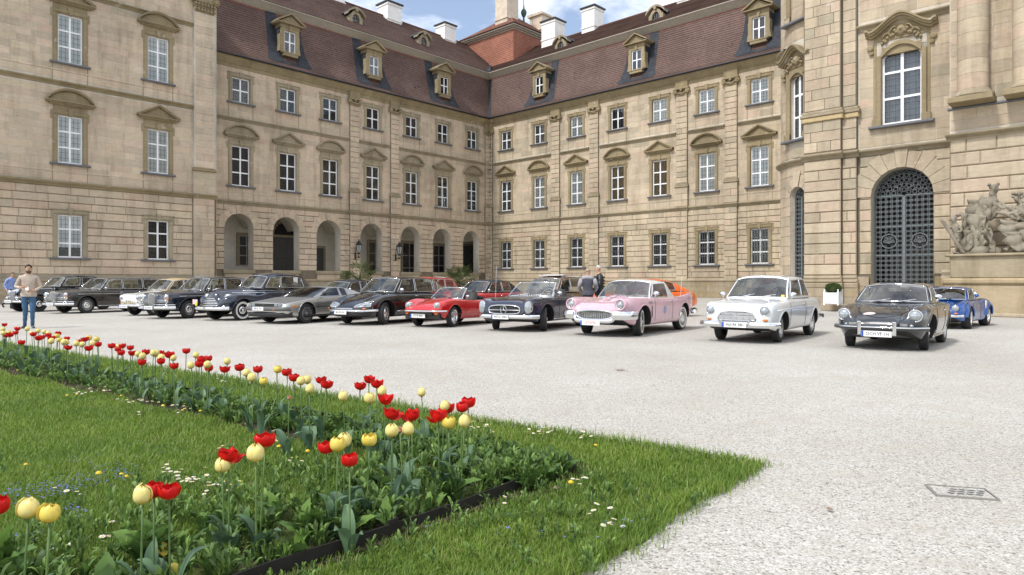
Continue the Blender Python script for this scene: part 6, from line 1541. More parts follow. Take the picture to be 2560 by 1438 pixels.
# --- brushed steel wedge ---------------------------------------------------------------------
def car_steel_wedge():
    b = dict(W=[(.88, .82), (.86, .87), (.70, .91), (.2, .93), (-1.0, .935), (-2.2, .935), (-3.0, .92), (-3.25, .88), (-3.32, .85)],
             ZB=[(.88, .36), (.7, .26), (.2, .19), (-2.4, .19), (-3.0, .28), (-3.32, .38)],
             ZF=[(.88, .54), (.86, .62), (.70, .66), (.2, .725), (-.4, .80), (-1.0, .82), (-2.0, .84), (-2.8, .83), (-3.28, .80), (-3.32, .72)],
             ZH=[(.88, .55), (.86, .645), (.70, .68), (.2, .745), (-.4, .82), (-1.0, .84), (-2.0, .86), (-2.8, .84), (-3.28, .81), (-3.32, .72)], cf=.90, cv=.6, cab=(-.62, -2.5), sharp=26, wz=.62, low=.95)
    n = N('brushed_steel'); pp_ = n.obj(); a = n.noise(n.map(pp_, (3, 60, 60)), 4, 4); col = n.ramp(a, [(.3, (.50, .50, .485)), (.7, (.60, .60, .58))]); p = n.bsdf(col, n.ramp(a, [(.3, .30), (.7, .42)]), 1.0)
    c = Car('bare steel wedge-shaped coupe with square headlights and dark windows', 'car', (-7.25, 21.7), 29, 2.41, 1.60, p, b, dict(r=.315, w=.20, rim=.20, hub=.06, style='alloy', rimm=plain('alloy_grey', (.22, .22, .22), .4, .7), hubm=plain('alloy_grey', (.22, .22, .22), .4, .7), steer=4), arch=.365)
    c.cabin([(-.42, .76, .815, -1.22, .585, 1.115), (-1.55, .80, .83, -1.62, .60, 1.13), (-2.02, .80, .84, -2.05, .60, 1.09), (-2.75, .77, .845, -2.72, .62, .94), (-3.15, .74, .82, -3.15, .64, .85)], crown=.02, bow=(.12, .06), wins=((.18, 1.0), (1.18, 1.85)), rear=(1.75, 3.6, .9), tt=(.08, .92), rbow=-.02, glass=DARKGLASS, trim=None, ws=(.955, .02, .97), bulge=.0, fade=False)
    m = MB(); m.box(-.03, .0, -.70, .70, -.055, .055); g = m.build('grille', BLACKPL, c.t, (.885, 0, .585))
    for sd in (-1, 1):
        for y in (.50, .66): m = MB(); m.cbox(-.072, .072, -.012, .04, -.044, .044, .008); m.v = [(-q[1], q[0], q[2]) for q in m.v]; m.build('headlight', LENS, c.t, (.885, sd*y, .585))
        m = MB(); m.box(-.01, .01, -.06, .06, -.03, .03); m.build('indicator', ORANGE, c.t, (.955, sd*.46, .47)); m = MB(); m.box(-.1, .1, -.004, .004, -.02, .02); m.build('side_marker', ORANGE, c.t, (.55, sd*(c.side_y(.55, .55)+.003), .55))
    c.bar([(.92, 0, .475), (.91, .5, .475), (.87, .80, .475), (.70, .925, .475)], .13, .10, 'bumper', plain('grey_urethane', (.10, .10, .10), .6)); c.bar([(.88, 0, .30), (.86, .5, .30), (.80, .78, .30), (.6, .9, .30)], .16, .08, 'front_spoiler', BLACKPL); c.plate('ER·DL 7H', .985, .475, -.20)
    me = text_mesh('DMC', .05, CHROME, .002, 1.6); link('lettering', me, c.t, (.892, 0, .59), (R(90), 0, R(90)))
    c.strip(.35, -3.2, .52, .012, BLACKPL, 'side_trim'); c.strip(.1, -2.1, .245, .05, BLACKPL, 'sill', -.02); c.seam(-.45, .28, .80); c.seam(-1.75, .28, .82); c.mirror(-.72, .93, .93, .075, BLACKPL, both=True, stalk=.06); c.wipers(.4, mat=BLACKPL); c.interior([-1.5], .84, .5, SEATD, h=.36, xw=-1.0)
    c.strip(-1.95, -2.0, .8, .02, BLACKPL, 'b_pillar_vent'); m = MB(); q = Vector(c.ws_pt(.6, .06, .01)); m.box(-.12, .12, -.1, .1, -.002, .002); m.build('paper_note', PLATEW, c.t, c.ws_pt(-.62, .14, -.03), (0, .3, .2))
# --- navy humped 1950s saloon ---------------------------------------------------------------------
def car_navy_fifties():
    b = dict(W=[(.70, .46), (.66, .62), (.52, .76), (.2, .82), (-.4, .83), (-1.2, .835), (-2.4, .83), (-3.0, .80), (-3.5, .70), (-3.85, .50), (-3.95, .38)],
             ZB=[(.70, .46), (.55, .38), (.2, .30), (-2.6, .28), (-3.3, .36), (-3.95, .48)],
             ZF=[(.70, .56), (.64, .72), (.50, .83), (.25, .895), (-.1, .90), (-.6, .86), (-1.1, .98), (-2.4, 1.0), (-3.0, .96), (-3.6, .78), (-3.95, .56)],
             ZH=[(.70, .70), (.66, .90), (.55, 1.0), (.2, 1.055), (-.4, 1.08), (-.9, 1.10), (-1.6, 1.06), (-2.6, 1.08), (-3.2, 1.02), (-3.7, .80), (-3.95, .58)],
             ZV=[(.70, .54), (.64, .66), (.5, .78), (.2, .86), (-.3, .93), (-.8, 1.0), (-1.4, 1.03), (-2.6, 1.04), (-3.2, .96), (-3.7, .76), (-3.95, .56)], cf=.82, cv=.50, cab=(-.95, -2.9), sharp=46, wz=.5, low=.95)
    p = m_paint('navy_paint', (.006, .012, .030), rough=.2)
    c = Car('navy blue 1950s two-door saloon with whitewall tyres and chrome bar grille', 'car', (-9.76, 23.2), 31, 2.70, 1.38, p, b, dict(r=.345, w=.17, rim=.20, hub=.14, style='disc', white=.62, rimm=plain('black_wheel', (.012, .014, .02), .3), steer=2), arch=.40)
    c.cabin([(-.86, .68, 1.07, -1.25, .56, 1.50), (-1.75, .72, 1.06, -1.8, .60, 1.57), (-2.45, .71, 1.05, -2.4, .58, 1.55), (-2.95, .64, 1.04, -2.95, .50, 1.40), (-3.35, .48, .98, -3.4, .38, 1.10)], crown=.07, bow=(.14, .08), wins=((.10, .80), (.86, 2.5)), rear=(2.75, 3.5, .7), tt=(.10, .86), rbow=-.10, ws=(.93, .08, .92))
    c.lamp(.555, .80, .085, x=.44, ring=.02); gx = .72; g = None
    for k in range(6):
        e = (.22, .30, .38, .42, .44, .42)[k]; z = .74-.055*k; m = MB(); m.tube([(gx-.02+.02*k-.35*y*y, y, z) for y in np.linspace(-e, e, 11)], .016, 6); o = m.build('grille_bar', CHROME, c.t, smooth=True)
    m = MB(); m.prism([(-.42, .44), (.42, .44), (.40, .62), (.2, .78), (-.2, .78), (-.40, .62)], 0, .02); m.v = [(.665-q[1]-.25*q[0]**2, q[0], q[2]) for q in m.v]; m.build('grille_back', BLACKPL, c.t)
    c.bar([(.88, 0, .42), (.86, .35, .42), (.78, .66, .42), (.58, .84, .43)], .11, .08); c.guard(.88, .04, .36, .52, .05, .05); c.guard(.84, .42, .36, .50, .05, .05)
    m = MB(); m.lathe([(0, -.02), (.06, -.02), (.065, 0), (0, .01)], 14, 'x'); m.build('yellow_badge', plain('badge_yellow', (.7, .55, .03), .4), c.t, (.86, -.52, .56)); m = MB(); m.box(-.005, .005, -.13, .13, -.08, .08); m.build('rally_plate', plain('rally_plate_paper', (.74, .50, .50), .5, var=.4, scale=25), c.t, (.80, -.66, .63))
    c.strip(.10, -.95, lambda x: .94, .012); c.strip(-.35, -3.1, lambda x: 1.0, .014); c.seam(-1.02, .40, 1.02); c.seam(-2.1, .40, 1.02); c.handle(-1.98, .93, .14); c.wipers(.36, mat=ZINC); c.interior([-1.75, -2.5], 1.08, .6, SEATC, h=.42, xw=-1.35); m = MB(); m.tube([(.60, 0, 1.02), (.45, 0, 1.07), (.25, 0, 1.085)], [.01, .025, .012], 8); m.build('bonnet_ornament', CHROME, c.t, smooth=True)
    m = MB(); m.box(-.002, .002, -.10, .10, -.15, .15); m.build('paper_note', PLATEW, c.t, (-2.35, .66, 1.32), (0, 0, R(90)))
# --- finned saloons with upright chrome radiator ----------------------------------------------------
def car_fin_saloon(label, pos, hd, paint, estate, plate, cat='car', roofm=None):
    b = dict(W=[(.80, .66), (.78, .74), (.66, .80), (.3, .86), (-.4, .885), (-1.6, .89), (-2.6, .88), (-3.4, .84), (-3.95, .78), (-4.05, .70)],
             ZB=[(.80, .38), (.65, .31), (.2, .25), (-2.8, .25), (-3.5, .33), (-4.05, .44)],
             ZF=[(.80, .66), (.78, .82), (.70, .90), (.4, .925), (0, .93), (-.8, .935), (-2.4, .935), (-3.2, .95), (-3.9, .96), (-4.05, .84)],
             ZH=[(.80, .80), (.78, .86), (.70, .925), (.4, .965), (0, .99), (-.6, 1.015), (-1.6, 1.0), (-2.9, 1.0), (-3.6, .95), (-4.05, .80)],
             ZV=[(.80, .72), (.78, .80), (.70, .875), (.4, .91), (0, .935), (-.6, .965), (-2.9, .97), (-3.6, .93), (-4.05, .80)], cf=.88, cv=.64, cab=(-.72, -3.0 if not estate else -3.7), sharp=38, wz=.62, low=.95)
    c = Car(label, cat, pos, hd, 2.72, 1.48, paint, b, dict(r=.33, w=.17, rim=.205, hub=.145, style='steel', rimm=plain('wheel_disc_grey', (.25, .25, .25), .35, .5), steer=12 if not estate else 3), arch=.405)
    if estate: st = [(-.62, .74, .985, -1.06, .61, 1.43), (-1.60, .77, .98, -1.60, .645, 1.47), (-2.55, .77, .98, -2.55, .65, 1.465), (-3.45, .75, .97, -3.30, .63, 1.43), (-3.85, .72, .95, -3.75, .62, 1.10)]; wn_ = ((.10, .97), (1.03, 1.97), (2.04, 2.95)); rr_ = (3.05, 3.85, .88)
    else: st = [(-.62, .74, .985, -1.06, .60, 1.43), (-1.55, .77, .98, -1.58, .63, 1.47), (-2.40, .76, .98, -2.38, .62, 1.45), (-2.95, .70, .97, -2.82, .58, 1.30), (-3.2, .68, .965, -3.1, .6, 1.02)]; wn_ = ((.10, .97), (1.03, 1.95), (2.06, 2.6)); rr_ = (2.4, 3.8, .88)
    c.cabin(st, crown=.045, bow=(.16, .09), wins=wn_, rear=rr_, tt=(.04, .92), roof=roofm or paint, ws=(.965, .04, .95))
    m = MB(); gx = .80; out = [(-.17, .44), (.17, .44), (.185, .60), (.19, .80), (.165, .87), (.10, .905), (-.10, .905), (-.165, .87), (-.19, .80), (-.185, .60)]
    m.prism(out, 0, .12); m.v = [(gx+.09-q[1], q[0], q[2]) for q in m.v]; g = m.build('radiator_shell', CHROME, c.t, angle=30)
    m = MB(); m.prism([(y*.86, .44+(z-.44)*.9+.015) for y, z in out], 0, .01); m.v = [(gx+.098-q[1], q[0], q[2]) for q in m.v]; m.build('radiator_core', plain('radiator_grey', (.20, .20, .21), .4, .6), g)
    for k in range(7): m = MB(); m.box(gx+.098, gx+.106, -.155, .155, .475+.055*k, .485+.055*k); m.build('slat', CHROME, g)
    m = MB(); m.tube([(gx+.03, 0, .90), (gx+.03, 0, 1.0)], .006, 5); three_star(m, 0, 1.03, gx+.03, .035); m.build('bonnet_star', CHROME, c.t)
    for sd in (-1, 1):
        m = MB(); o_ = [(.085*math.cos(a), .165*math.copysign(abs(math.sin(a))**.85, math.sin(a))) for a in np.linspace(0, 2*PI, 21)[:-1]]; P = [[(-.12, y, z) for y, z in o_+o_[:1]], [(.01, y, z) for y, z in o_+o_[:1]], [(.03, y*.9, z*.95) for y, z in o_+o_[:1]], [(.03, 0, 0) for y, z in o_+o_[:1]]]; m.grid(P); o = m.build('headlight', CHROME, c.t, (.785, sd*.675, .70), (0, 0, sd*.12), smooth=True)
        for z, r in ((.065, .072), (-.075, .06)): m = MB(); m.lathe([(r, .0), (r*.7, .03), (0, .042)], 16, 'x'); m.build('lens', LENS, o, (.03, 0, z), smooth=True)
        m = MB(); m.box(-.03, .012, -.02, .02, -.05, .04); m.build('indicator', ORANGE, o, (.02, sd*.075, .03))
        m = MB(); m.tube([(gx+.03, sd*.24, .66), (gx+.0, sd*.56, .66)], .012, 5); m.tube([(gx+.03, sd*.24, .60), (gx+.0, sd*.56, .60)], .009, 5); m.build('side_grille', CHROME, c.t)
    c.bar([(.97, 0, .40), (.95, .4, .40), (.87, .74, .40), (.60, .92, .40)], .10, .07); c.bar([(.90, .24, .505), (.88, .5, .505), (.82, .76, .505), (.60, .90, .50)], .035, .04, 'upper_bumper', mirror=False); c.bar([(.60, -.90, .50), (.82, -.76, .505), (.88, -.5, .505), (.90, -.24, .505)], .035, .04, 'upper_bumper', mirror=False); c.guard(.96, .26, .36, .56, .045, .05); c.plate(plate, 1.03, .40)
    c.strip(.4, -3.9, .80, .008); c.strip(-.45, -2.3, .30, .014); c.seam(-.62, .34, .93); c.seam(-1.58, .34, .94); c.seam(-2.48, .34, .94); c.handle(-1.46, .85, .13); c.handle(-2.36, .85, .13); c.mirror(-.76, .88, 1.05, .05); c.wipers(.4, mat=ZINC); c.interior([-1.5, -2.4], 1.02, .56, SEATC if estate else SEATD, h=.42, xw=-1.05, wcol=plain('ivory_wheel', (.62, .60, .54), .4))
    return c
# --- small pale saloon with tan roof, old black saloon, back row --------------------------------------
def car_small_pale():
    b = dict(W=[(.62, .50), (.60, .58), (.5, .64), (.2, .68), (-.5, .70), (-1.6, .70), (-2.4, .68), (-2.9, .58), (-3.0, .5)], ZB=[(.62, .38), (.5, .32), (.1, .27), (-2.4, .28), (-3.0, .42)],
             ZF=[(.62, .60), (.60, .74), (.52, .82), (.3, .85), (-.3, .87), (-1.5, .90), (-2.4, .88), (-2.85, .74), (-3.0, .6)], ZH=[(.62, .56), (.6, .70), (.5, .80), (.2, .88), (-.3, .95), (-.6, .99), (-1.6, .97), (-2.4, .94), (-2.85, .76), (-3.0, .6)], cf=.84, cv=.5, cab=(-.6, -2.2), wz=.55)
    p = m_paint('pale_grey_paint', (.60, .64, .64), rough=.25)
    c = Car('small pale grey saloon with a tan roof and a badge-covered bumper bar', 'car', (-14.45, 26.5), 27, 2.2, 1.15, p, b, dict(r=.29, w=.14, rim=.17, hub=.12, steer=0), arch=.335)
    c.cabin([(-.52, .60, .96, -.92, .50, 1.36), (-1.3, .63, .95, -1.32, .53, 1.41), (-1.95, .62, .95, -1.9, .51, 1.38), (-2.2, .57, .95, -2.2, .5, 1.2), (-2.4, .55, .93, -2.4, .5, .98)], crown=.06, bow=(.10, .07), wins=((.1, .95), (1.05, 1.95)), rear=(2.2, 3.4, .85), roof=m_paint('tan_roof', (.55, .40, .20)), pill=p)
    c.lamp(.50, .70, .082, ring=.02); c.marker(.50, .53, .03, .03); c.bar([(.72, 0, .40), (.70, .35, .40), (.62, .60, .40), (.42, .72, .41)], .08, .06); c.plate('?', .79, .36, -.12)
    rnd = random.Random(4)
    for k in range(14): m = MB(); m.lathe([(0, .012), (.042, .008), (.045, -.005), (0, -.005)], 10, 'x'); m.build('badge', plain('badge_%d' % (k % 4), ((.35, .25, .12), (.6, .5, .2), (.2, .2, .22), (.55, .55, .5))[k % 4], .4, .3), c.t, (.70-.15*((-.36+.055*k)**2), -.36+.055*k, .52+rnd.uniform(-.03, .05)))
    c.seam(-.55, .35, .92); c.seam(-1.35, .35, .92); c.wipers(.3, mat=ZINC); c.interior([-1.3], 1.0, .5, SEATD, h=.36, sep=.3)
def car_old_black():
    b = dict(W=[(.62, .30), (.60, .40), (.45, .66), (.2, .76), (-.4, .78), (-1.4, .79), (-2.6, .79), (-3.1, .74), (-3.6, .56), (-3.8, .40)], ZB=[(.62, .44), (.5, .40), (.1, .34), (-2.8, .32), (-3.4, .38), (-3.8, .5)],
             ZF=[(.62, .52), (.55, .66), (.4, .78), (.1, .86), (-.3, .84), (-.8, .80), (-1.3, .96), (-2.5, 1.0), (-3.1, .95), (-3.6, .74), (-3.8, .56)], ZH=[(.62, .80), (.60, .95), (.5, 1.0), (.1, 1.04), (-.6, 1.08), (-1.0, 1.1), (-2.6, 1.08), (-3.2, 1.0), (-3.6, .78), (-3.8, .58)],
             ZV=[(.62, .5), (.55, .60), (.4, .68), (.1, .74), (-.5, .80), (-1.0, .95), (-1.5, 1.03), (-2.6, 1.04), (-3.2, .95), (-3.8, .56)], cf=.82, cv=.45, cab=(-1.0, -2.8), wz=.5, sharp=46)
    c = Car('black vintage saloon with tall grille and free-standing headlamps behind the standing man', 'car', (-21.2, 29.6), 26, 2.85, 1.42, MATS.get('black_paint') or m_paint('black_paint', (.008, .008, .009), rough=.2), b, dict(r=.35, w=.15, rim=.21, hub=.14, rimm=plain('black_wheel', (.012, .014, .02), .3), steer=4), arch=.40)
    c.cabin([(-.92, .62, 1.08, -1.28, .54, 1.50), (-1.85, .68, 1.07, -1.9, .58, 1.58), (-2.55, .67, 1.06, -2.5, .56, 1.55), (-3.0, .58, 1.04, -3.0, .48, 1.38), (-3.35, .44, .98, -3.4, .36, 1.08)], crown=.06, bow=(.08, .05), wins=((.10, .92), (1.05, 1.95)), rear=(2.7, 3.5, .7), tt=(.10, .86), ws=(.93, .08, .92))
    m = MB(); m.prism([(-.20, .46), (.20, .46), (.26, .86), (.16, 1.0), (-.16, 1.0), (-.26, .86)], 0, .08); m.v = [(.66-q[1]-(.12 if q[2] > .9 else 0), q[0], q[2]) for q in m.v]; g = m.build('radiator_shell', CHROME, c.t); m = MB(); m.prism([(-.17, .48), (.17, .48), (.22, .85), (.13, .95), (-.13, .95), (-.22, .85)], 0, .01); m.v = [(.668-q[1]-(.12 if q[2] > .9 else 0), q[0], q[2]) for q in m.v]; m.build('radiator_core', plain('radiator_grey', (.20, .20, .21), .4, .6), g)
    c.lamp(.55, .82, .10, x=.50, ring=.02); c.lamp(.36, .60, .06, x=.68, name='fog_light'); c.bar([(.80, 0, .46), (.78, .35, .46), (.68, .65, .46), (.45, .80, .46)], .08, .06); c.plate('?', .86, .47); c.strip(.4, -3.0, 1.0, .01); c.interior([-1.8, -2.5], 1.1, .55, SEATC, h=.4)
def back_car(label, pos, hd, paint, kind, roofm=None, cat='car', extra=None, glass=None):
    """second-row cars, mostly hidden: plain three-box shapes with their own roofline"""
    b = dict(W=[(.78, .62), (.75, .72), (.6, .77), (.2, .81), (-.6, .82), (-2.4, .82), (-3.1, .77), (-3.4, .66)], ZB=[(.78, .36), (.6, .28), (-2.4, .24), (-3.4, .40)],
             ZF=[(.78, .58), (.75, .72), (.6, .80), (0, .86), (-1, .88), (-2.4, .89), (-3.1, .86), (-3.4, .66)], ZH=[(.78, .56), (.75, .72), (.6, .81), (0, .89), (-.6, .93), (-2.4, .93), (-3.1, .88), (-3.4, .66)], cf=.88, cv=.6, cab=(-.7, -2.4), wz=.6)
    c = Car(label, cat, pos, hd, 2.5, 1.38, paint, b, dict(r=.31, w=.17, rim=.2, hub=.10), group='classic cars parked in the second row', arch=.365)
    S = dict(coupe=[(-.62, .72, .92, -1.12, .57, 1.30), (-1.6, .74, .91, -1.6, .60, 1.345), (-2.2, .73, .91, -2.1, .58, 1.31), (-2.65, .68, .91, -2.6, .58, 1.08), (-2.9, .66, .90, -2.85, .58, .94)],
             fast=[(-.62, .72, .92, -1.15, .57, 1.28), (-1.6, .74, .91, -1.65, .58, 1.30), (-2.2, .73, .92, -2.2, .56, 1.20), (-2.8, .68, .90, -2.8, .54, 1.03), (-3.2, .62, .86, -3.2, .54, .88)],
             estate=[(-.62, .72, .92, -1.08, .60, 1.42), (-1.55, .75, .92, -1.55, .63, 1.48), (-2.3, .75, .92, -2.3, .63, 1.48), (-3.0, .73, .92, -2.9, .61, 1.45), (-3.3, .70, .90, -3.25, .60, 1.1)],
             cabrio=[(-.62, .72, .92, -1.02, .60, 1.28), (-1.5, .74, .91, -1.5, .60, 1.36), (-2.0, .73, .91, -2.0, .58, 1.34), (-2.4, .68, .91, -2.35, .55, 1.15), (-2.6, .66, .9, -2.55, .56, .95)])[kind]
    c.cabin(S, crown=.05, bow=(.12, .08), wins=((.1, .97), (1.05, 1.9)) if kind != 'estate' else ((.1, .97), (1.04, 1.96), (2.04, 2.95)), rear=(2.2, 3.5, .86), tt=(.06, .90), roof=roofm or paint, pill=paint, glass=glass)
    c.lamp(.56, .66, .085); c.bar([(.86, 0, .42), (.84, .4, .42), (.75, .70, .42), (.5, .84, .42)], .09, .06); c.seam(-.6, .32, .86); c.seam(-1.6, .32, .88); c.interior([-1.5], .95, .5, SEATD, h=.42); c.mirror(-.7, .84, 1.0, .055); c.handle(-1.5, .80); c.plate('?', .93, .42); c.wipers(.38, mat=BLACKPL); c.strip(.4, -3.1, .62, .007)
    m = MB(); m.box(-.01, .0, -.40, .40, -.06, .05); m.build('grille', BLACKPL, c.t, (c.nose_x(.3, .58)+.02, 0, .58))
    if kind == 'fast': c.t.scale = (1.06,)*3
    return c
def car_blue_sports():
    b = dict(W=[(.70, .48), (.67, .60), (.55, .70), (.3, .76), (-.3, .755), (-1.2, .76), (-1.8, .80), (-2.3, .80), (-2.8, .72), (-3.1, .55)], ZB=[(.70, .34), (.55, .24), (.1, .17), (-2.2, .17), (-2.8, .26), (-3.1, .36)],
             ZF=[(.70, .48), (.66, .58), (.5, .68), (.25, .765), (-.1, .79), (-.8, .77), (-1.5, .78), (-2.1, .82), (-2.7, .72), (-3.1, .52)], ZH=[(.70, .44), (.66, .50), (.5, .58), (.2, .66), (-.3, .76), (-.6, .80), (-1.6, .80), (-2.3, .82), (-2.8, .70), (-3.1, .52)],
             ZV=[(.70, .44), (.66, .52), (.5, .58), (.2, .66), (-.3, .74), (-.7, .78), (-1.8, .79), (-2.3, .8), (-2.8, .7), (-3.1, .5)], cf=.80, cv=.52, cab=(-.6, -2.0), wz=.5, sharp=46)
    p = m_paint('racing_blue_paint', (.004, .075, .32), metal=.35, rough=.3)
    c = Car('low metallic blue sports coupe with wide wheel arches behind the grey coupe', 'car', (12.2, 19.3), 46, 2.10, 1.38, p, b, dict(r=.30, w=.23, rim=.185, hub=.05, style='alloy', rimm=CHROME, steer=6), arch=.35, group='classic cars parked in the second row')
    c.cabin([(-.44, .61, .785, -.90, .48, 1.10), (-1.25, .63, .78, -1.32, .50, 1.13), (-1.72, .62, .78, -1.85, .46, 1.04), (-2.2, .55, .80, -2.25, .42, .93), (-2.6, .45, .76, -2.6, .40, .80)], crown=.04, bow=(.14, .09), wins=((.12, 1.0), (1.1, 1.8)), rear=(1.9, 3.0, .8), tt=(.08, .88))
    c.lamp(.56, .585, .095, ring=.012, rim=p); c.lamp(.28, .52, .06, ring=.010, rim=p, name='fog_light'); c.marker(.58, .44, .05, .022); c.bar([(.78, 0, .37), (.75, .3, .37), (.66, .58, .37), (.5, .72, .37)], .07, .05); c.wipers(.34, mat=BLACKPL); c.interior([-1.3], .82, .45, SEATD, h=.36, sep=.3, xw=-.85); c.mirror(-.6, .80, .92, .05, p, both=True, stalk=.08); c.seam(-.5, .26, .74); c.seam(-1.3, .26, .74)
    for x in (0, -2.1):          # flared arches
        for sd in (-1, 1):
            P = []
            for a in np.linspace(R(5), R(175), 14): P.append([(x+rr*math.cos(a), sd*(c.side_y(x+.35*math.cos(a), .30+.35*math.sin(a))+o_), .30+rr*math.sin(a)) for rr, o_ in ((.45, -.005), (.41, .035), (.365, .065), (.35, .04))])
            m = MB(); m.grid(P, flip=sd < 0); m.build('wheel_flare', p, c.t, smooth=True)
    m = MB(); m.lathe([(0, .01), (.12, .01), (.13, 0)], 16, 'x'); m.v = [(q[1], q[0], q[2]) for q in m.v]; m.build('number_roundel', PLATEW, c.t, (-1.75, c.side_y(-1.75, .62)+.005, .64))
CARS = [car_grey_coupe, car_white_saloon, car_pink_finned, car_blue_roadster, car_red_roadster, car_black_saloon, car_steel_wedge, car_navy_fifties,
 lambda: car_fin_saloon('dark blue finned saloon with upright chrome radiator between pale saloon and navy saloon', (-12.25, 24.5), 29, m_paint('dark_blue_paint', (.006, .010, .022), rough=.2), False, '?'), car_small_pale,
 lambda: car_fin_saloon('dark brown estate car with upright chrome radiator and long roof', (-18.4, 28.4), 26, m_paint('dark_brown_paint', (.020, .015, .012), rough=.22), True, '?'), car_old_black, car_blue_sports,
 lambda: back_car('dark green convertible with raised black top between wedge coupe and black saloon', (-7.9, 28.2), 30, m_paint('dark_green_paint', (.01, .02, .02)), 'cabrio', BLACKPL),
 lambda: back_car('red estate whose roof shows behind the black saloon', (-4.9, 28.8), 35, m_paint('tomato_red_paint', (.50, .03, .02)), 'estate'),
 lambda: back_car('red coupe with black vinyl roof behind the small red roadster', (-1.95, 25.2), 40, m_paint('poppy_red_paint', (.50, .015, .015)), 'coupe', plain('black_vinyl', (.012, .012, .013), .5)),
 lambda: back_car('bronze estate car with roof rack behind the dark blue roadster', (.70, 24.4), 36, m_paint('bronze_paint', (.16, .095, .045), metal=.4), 'estate', extra=1),
 lambda: back_car('bright orange fastback coupe partly hidden behind the pink car', (3.75, 24.2), 54, m_paint('bright_orange_paint', (.80, .13, .005)), 'fast')]
import os
for fn in CARS: fn()
# roof rack of the bronze estate
for o in list(COL.objects):
    if o.get('label', '').startswith('bronze estate'):
        m = MB()
        for sd in (-1, 1): m.tube([(-1.3, sd*.5, 1.50), (-1.35, sd*.5, 1.57), (-2.7, sd*.5, 1.57), (-2.75, sd*.5, 1.5)], .014, 6)
        for x in (-1.5, -2.1, -2.6): m.tube([(x, -.5, 1.57), (x, .5, 1.57)], .012, 6)
        m.build('roof_rack', CHROME, o); m = MB(); m.box(-1.75, -1.15, -.45, .45, 1.535, 1.55); m.build('sunroof', PLATEW, o)
# ------------------------------------------------------------------ people (one skinned body each)
def skin_body(V, E, sub=2, root=0):
    """V: name -> (x,y,z,rx,ry); E: list of name pairs"""
    names = list(V); idx = {n: i for i, n in enumerate(names)}
    me = bpy.data.meshes.new('skin'); me.from_pydata([V[n][:3] for n in names], [(idx[a], idx[b]) for a, b in E], [])
    o = link('skin', me); md = o.modifiers.new('skin', 'SKIN'); md.use_smooth_shade = True
    for i, n in enumerate(names):
        sv = me.skin_vertices[0].data[i]; sv.radius = (V[n][3], V[n][4] if len(V[n]) > 4 else V[n][3]); sv.use_root = i == root
    s = o.modifiers.new('sub', 'SUBSURF'); s.levels = sub; s.render_levels = sub
    dg = bpy.context.evaluated_depsgraph_get(); r = bpy.data.meshes.new_from_object(o.evaluated_get(dg)); bpy.data.objects.remove(o)
    return r
def seg_dist(p, a, b):
    ab = b-a; t = max(0, min(1, (p-a).dot(ab)/max(1e-9, ab.length_squared))); return (p-(a+ab*t)).length
SKINM = plain('skin', (.50, .29, .20), .55, var=.08)
def cloth(name, c, rough=.85): return plain(name, c, rough, var=.14, scale=14, bump=.25)
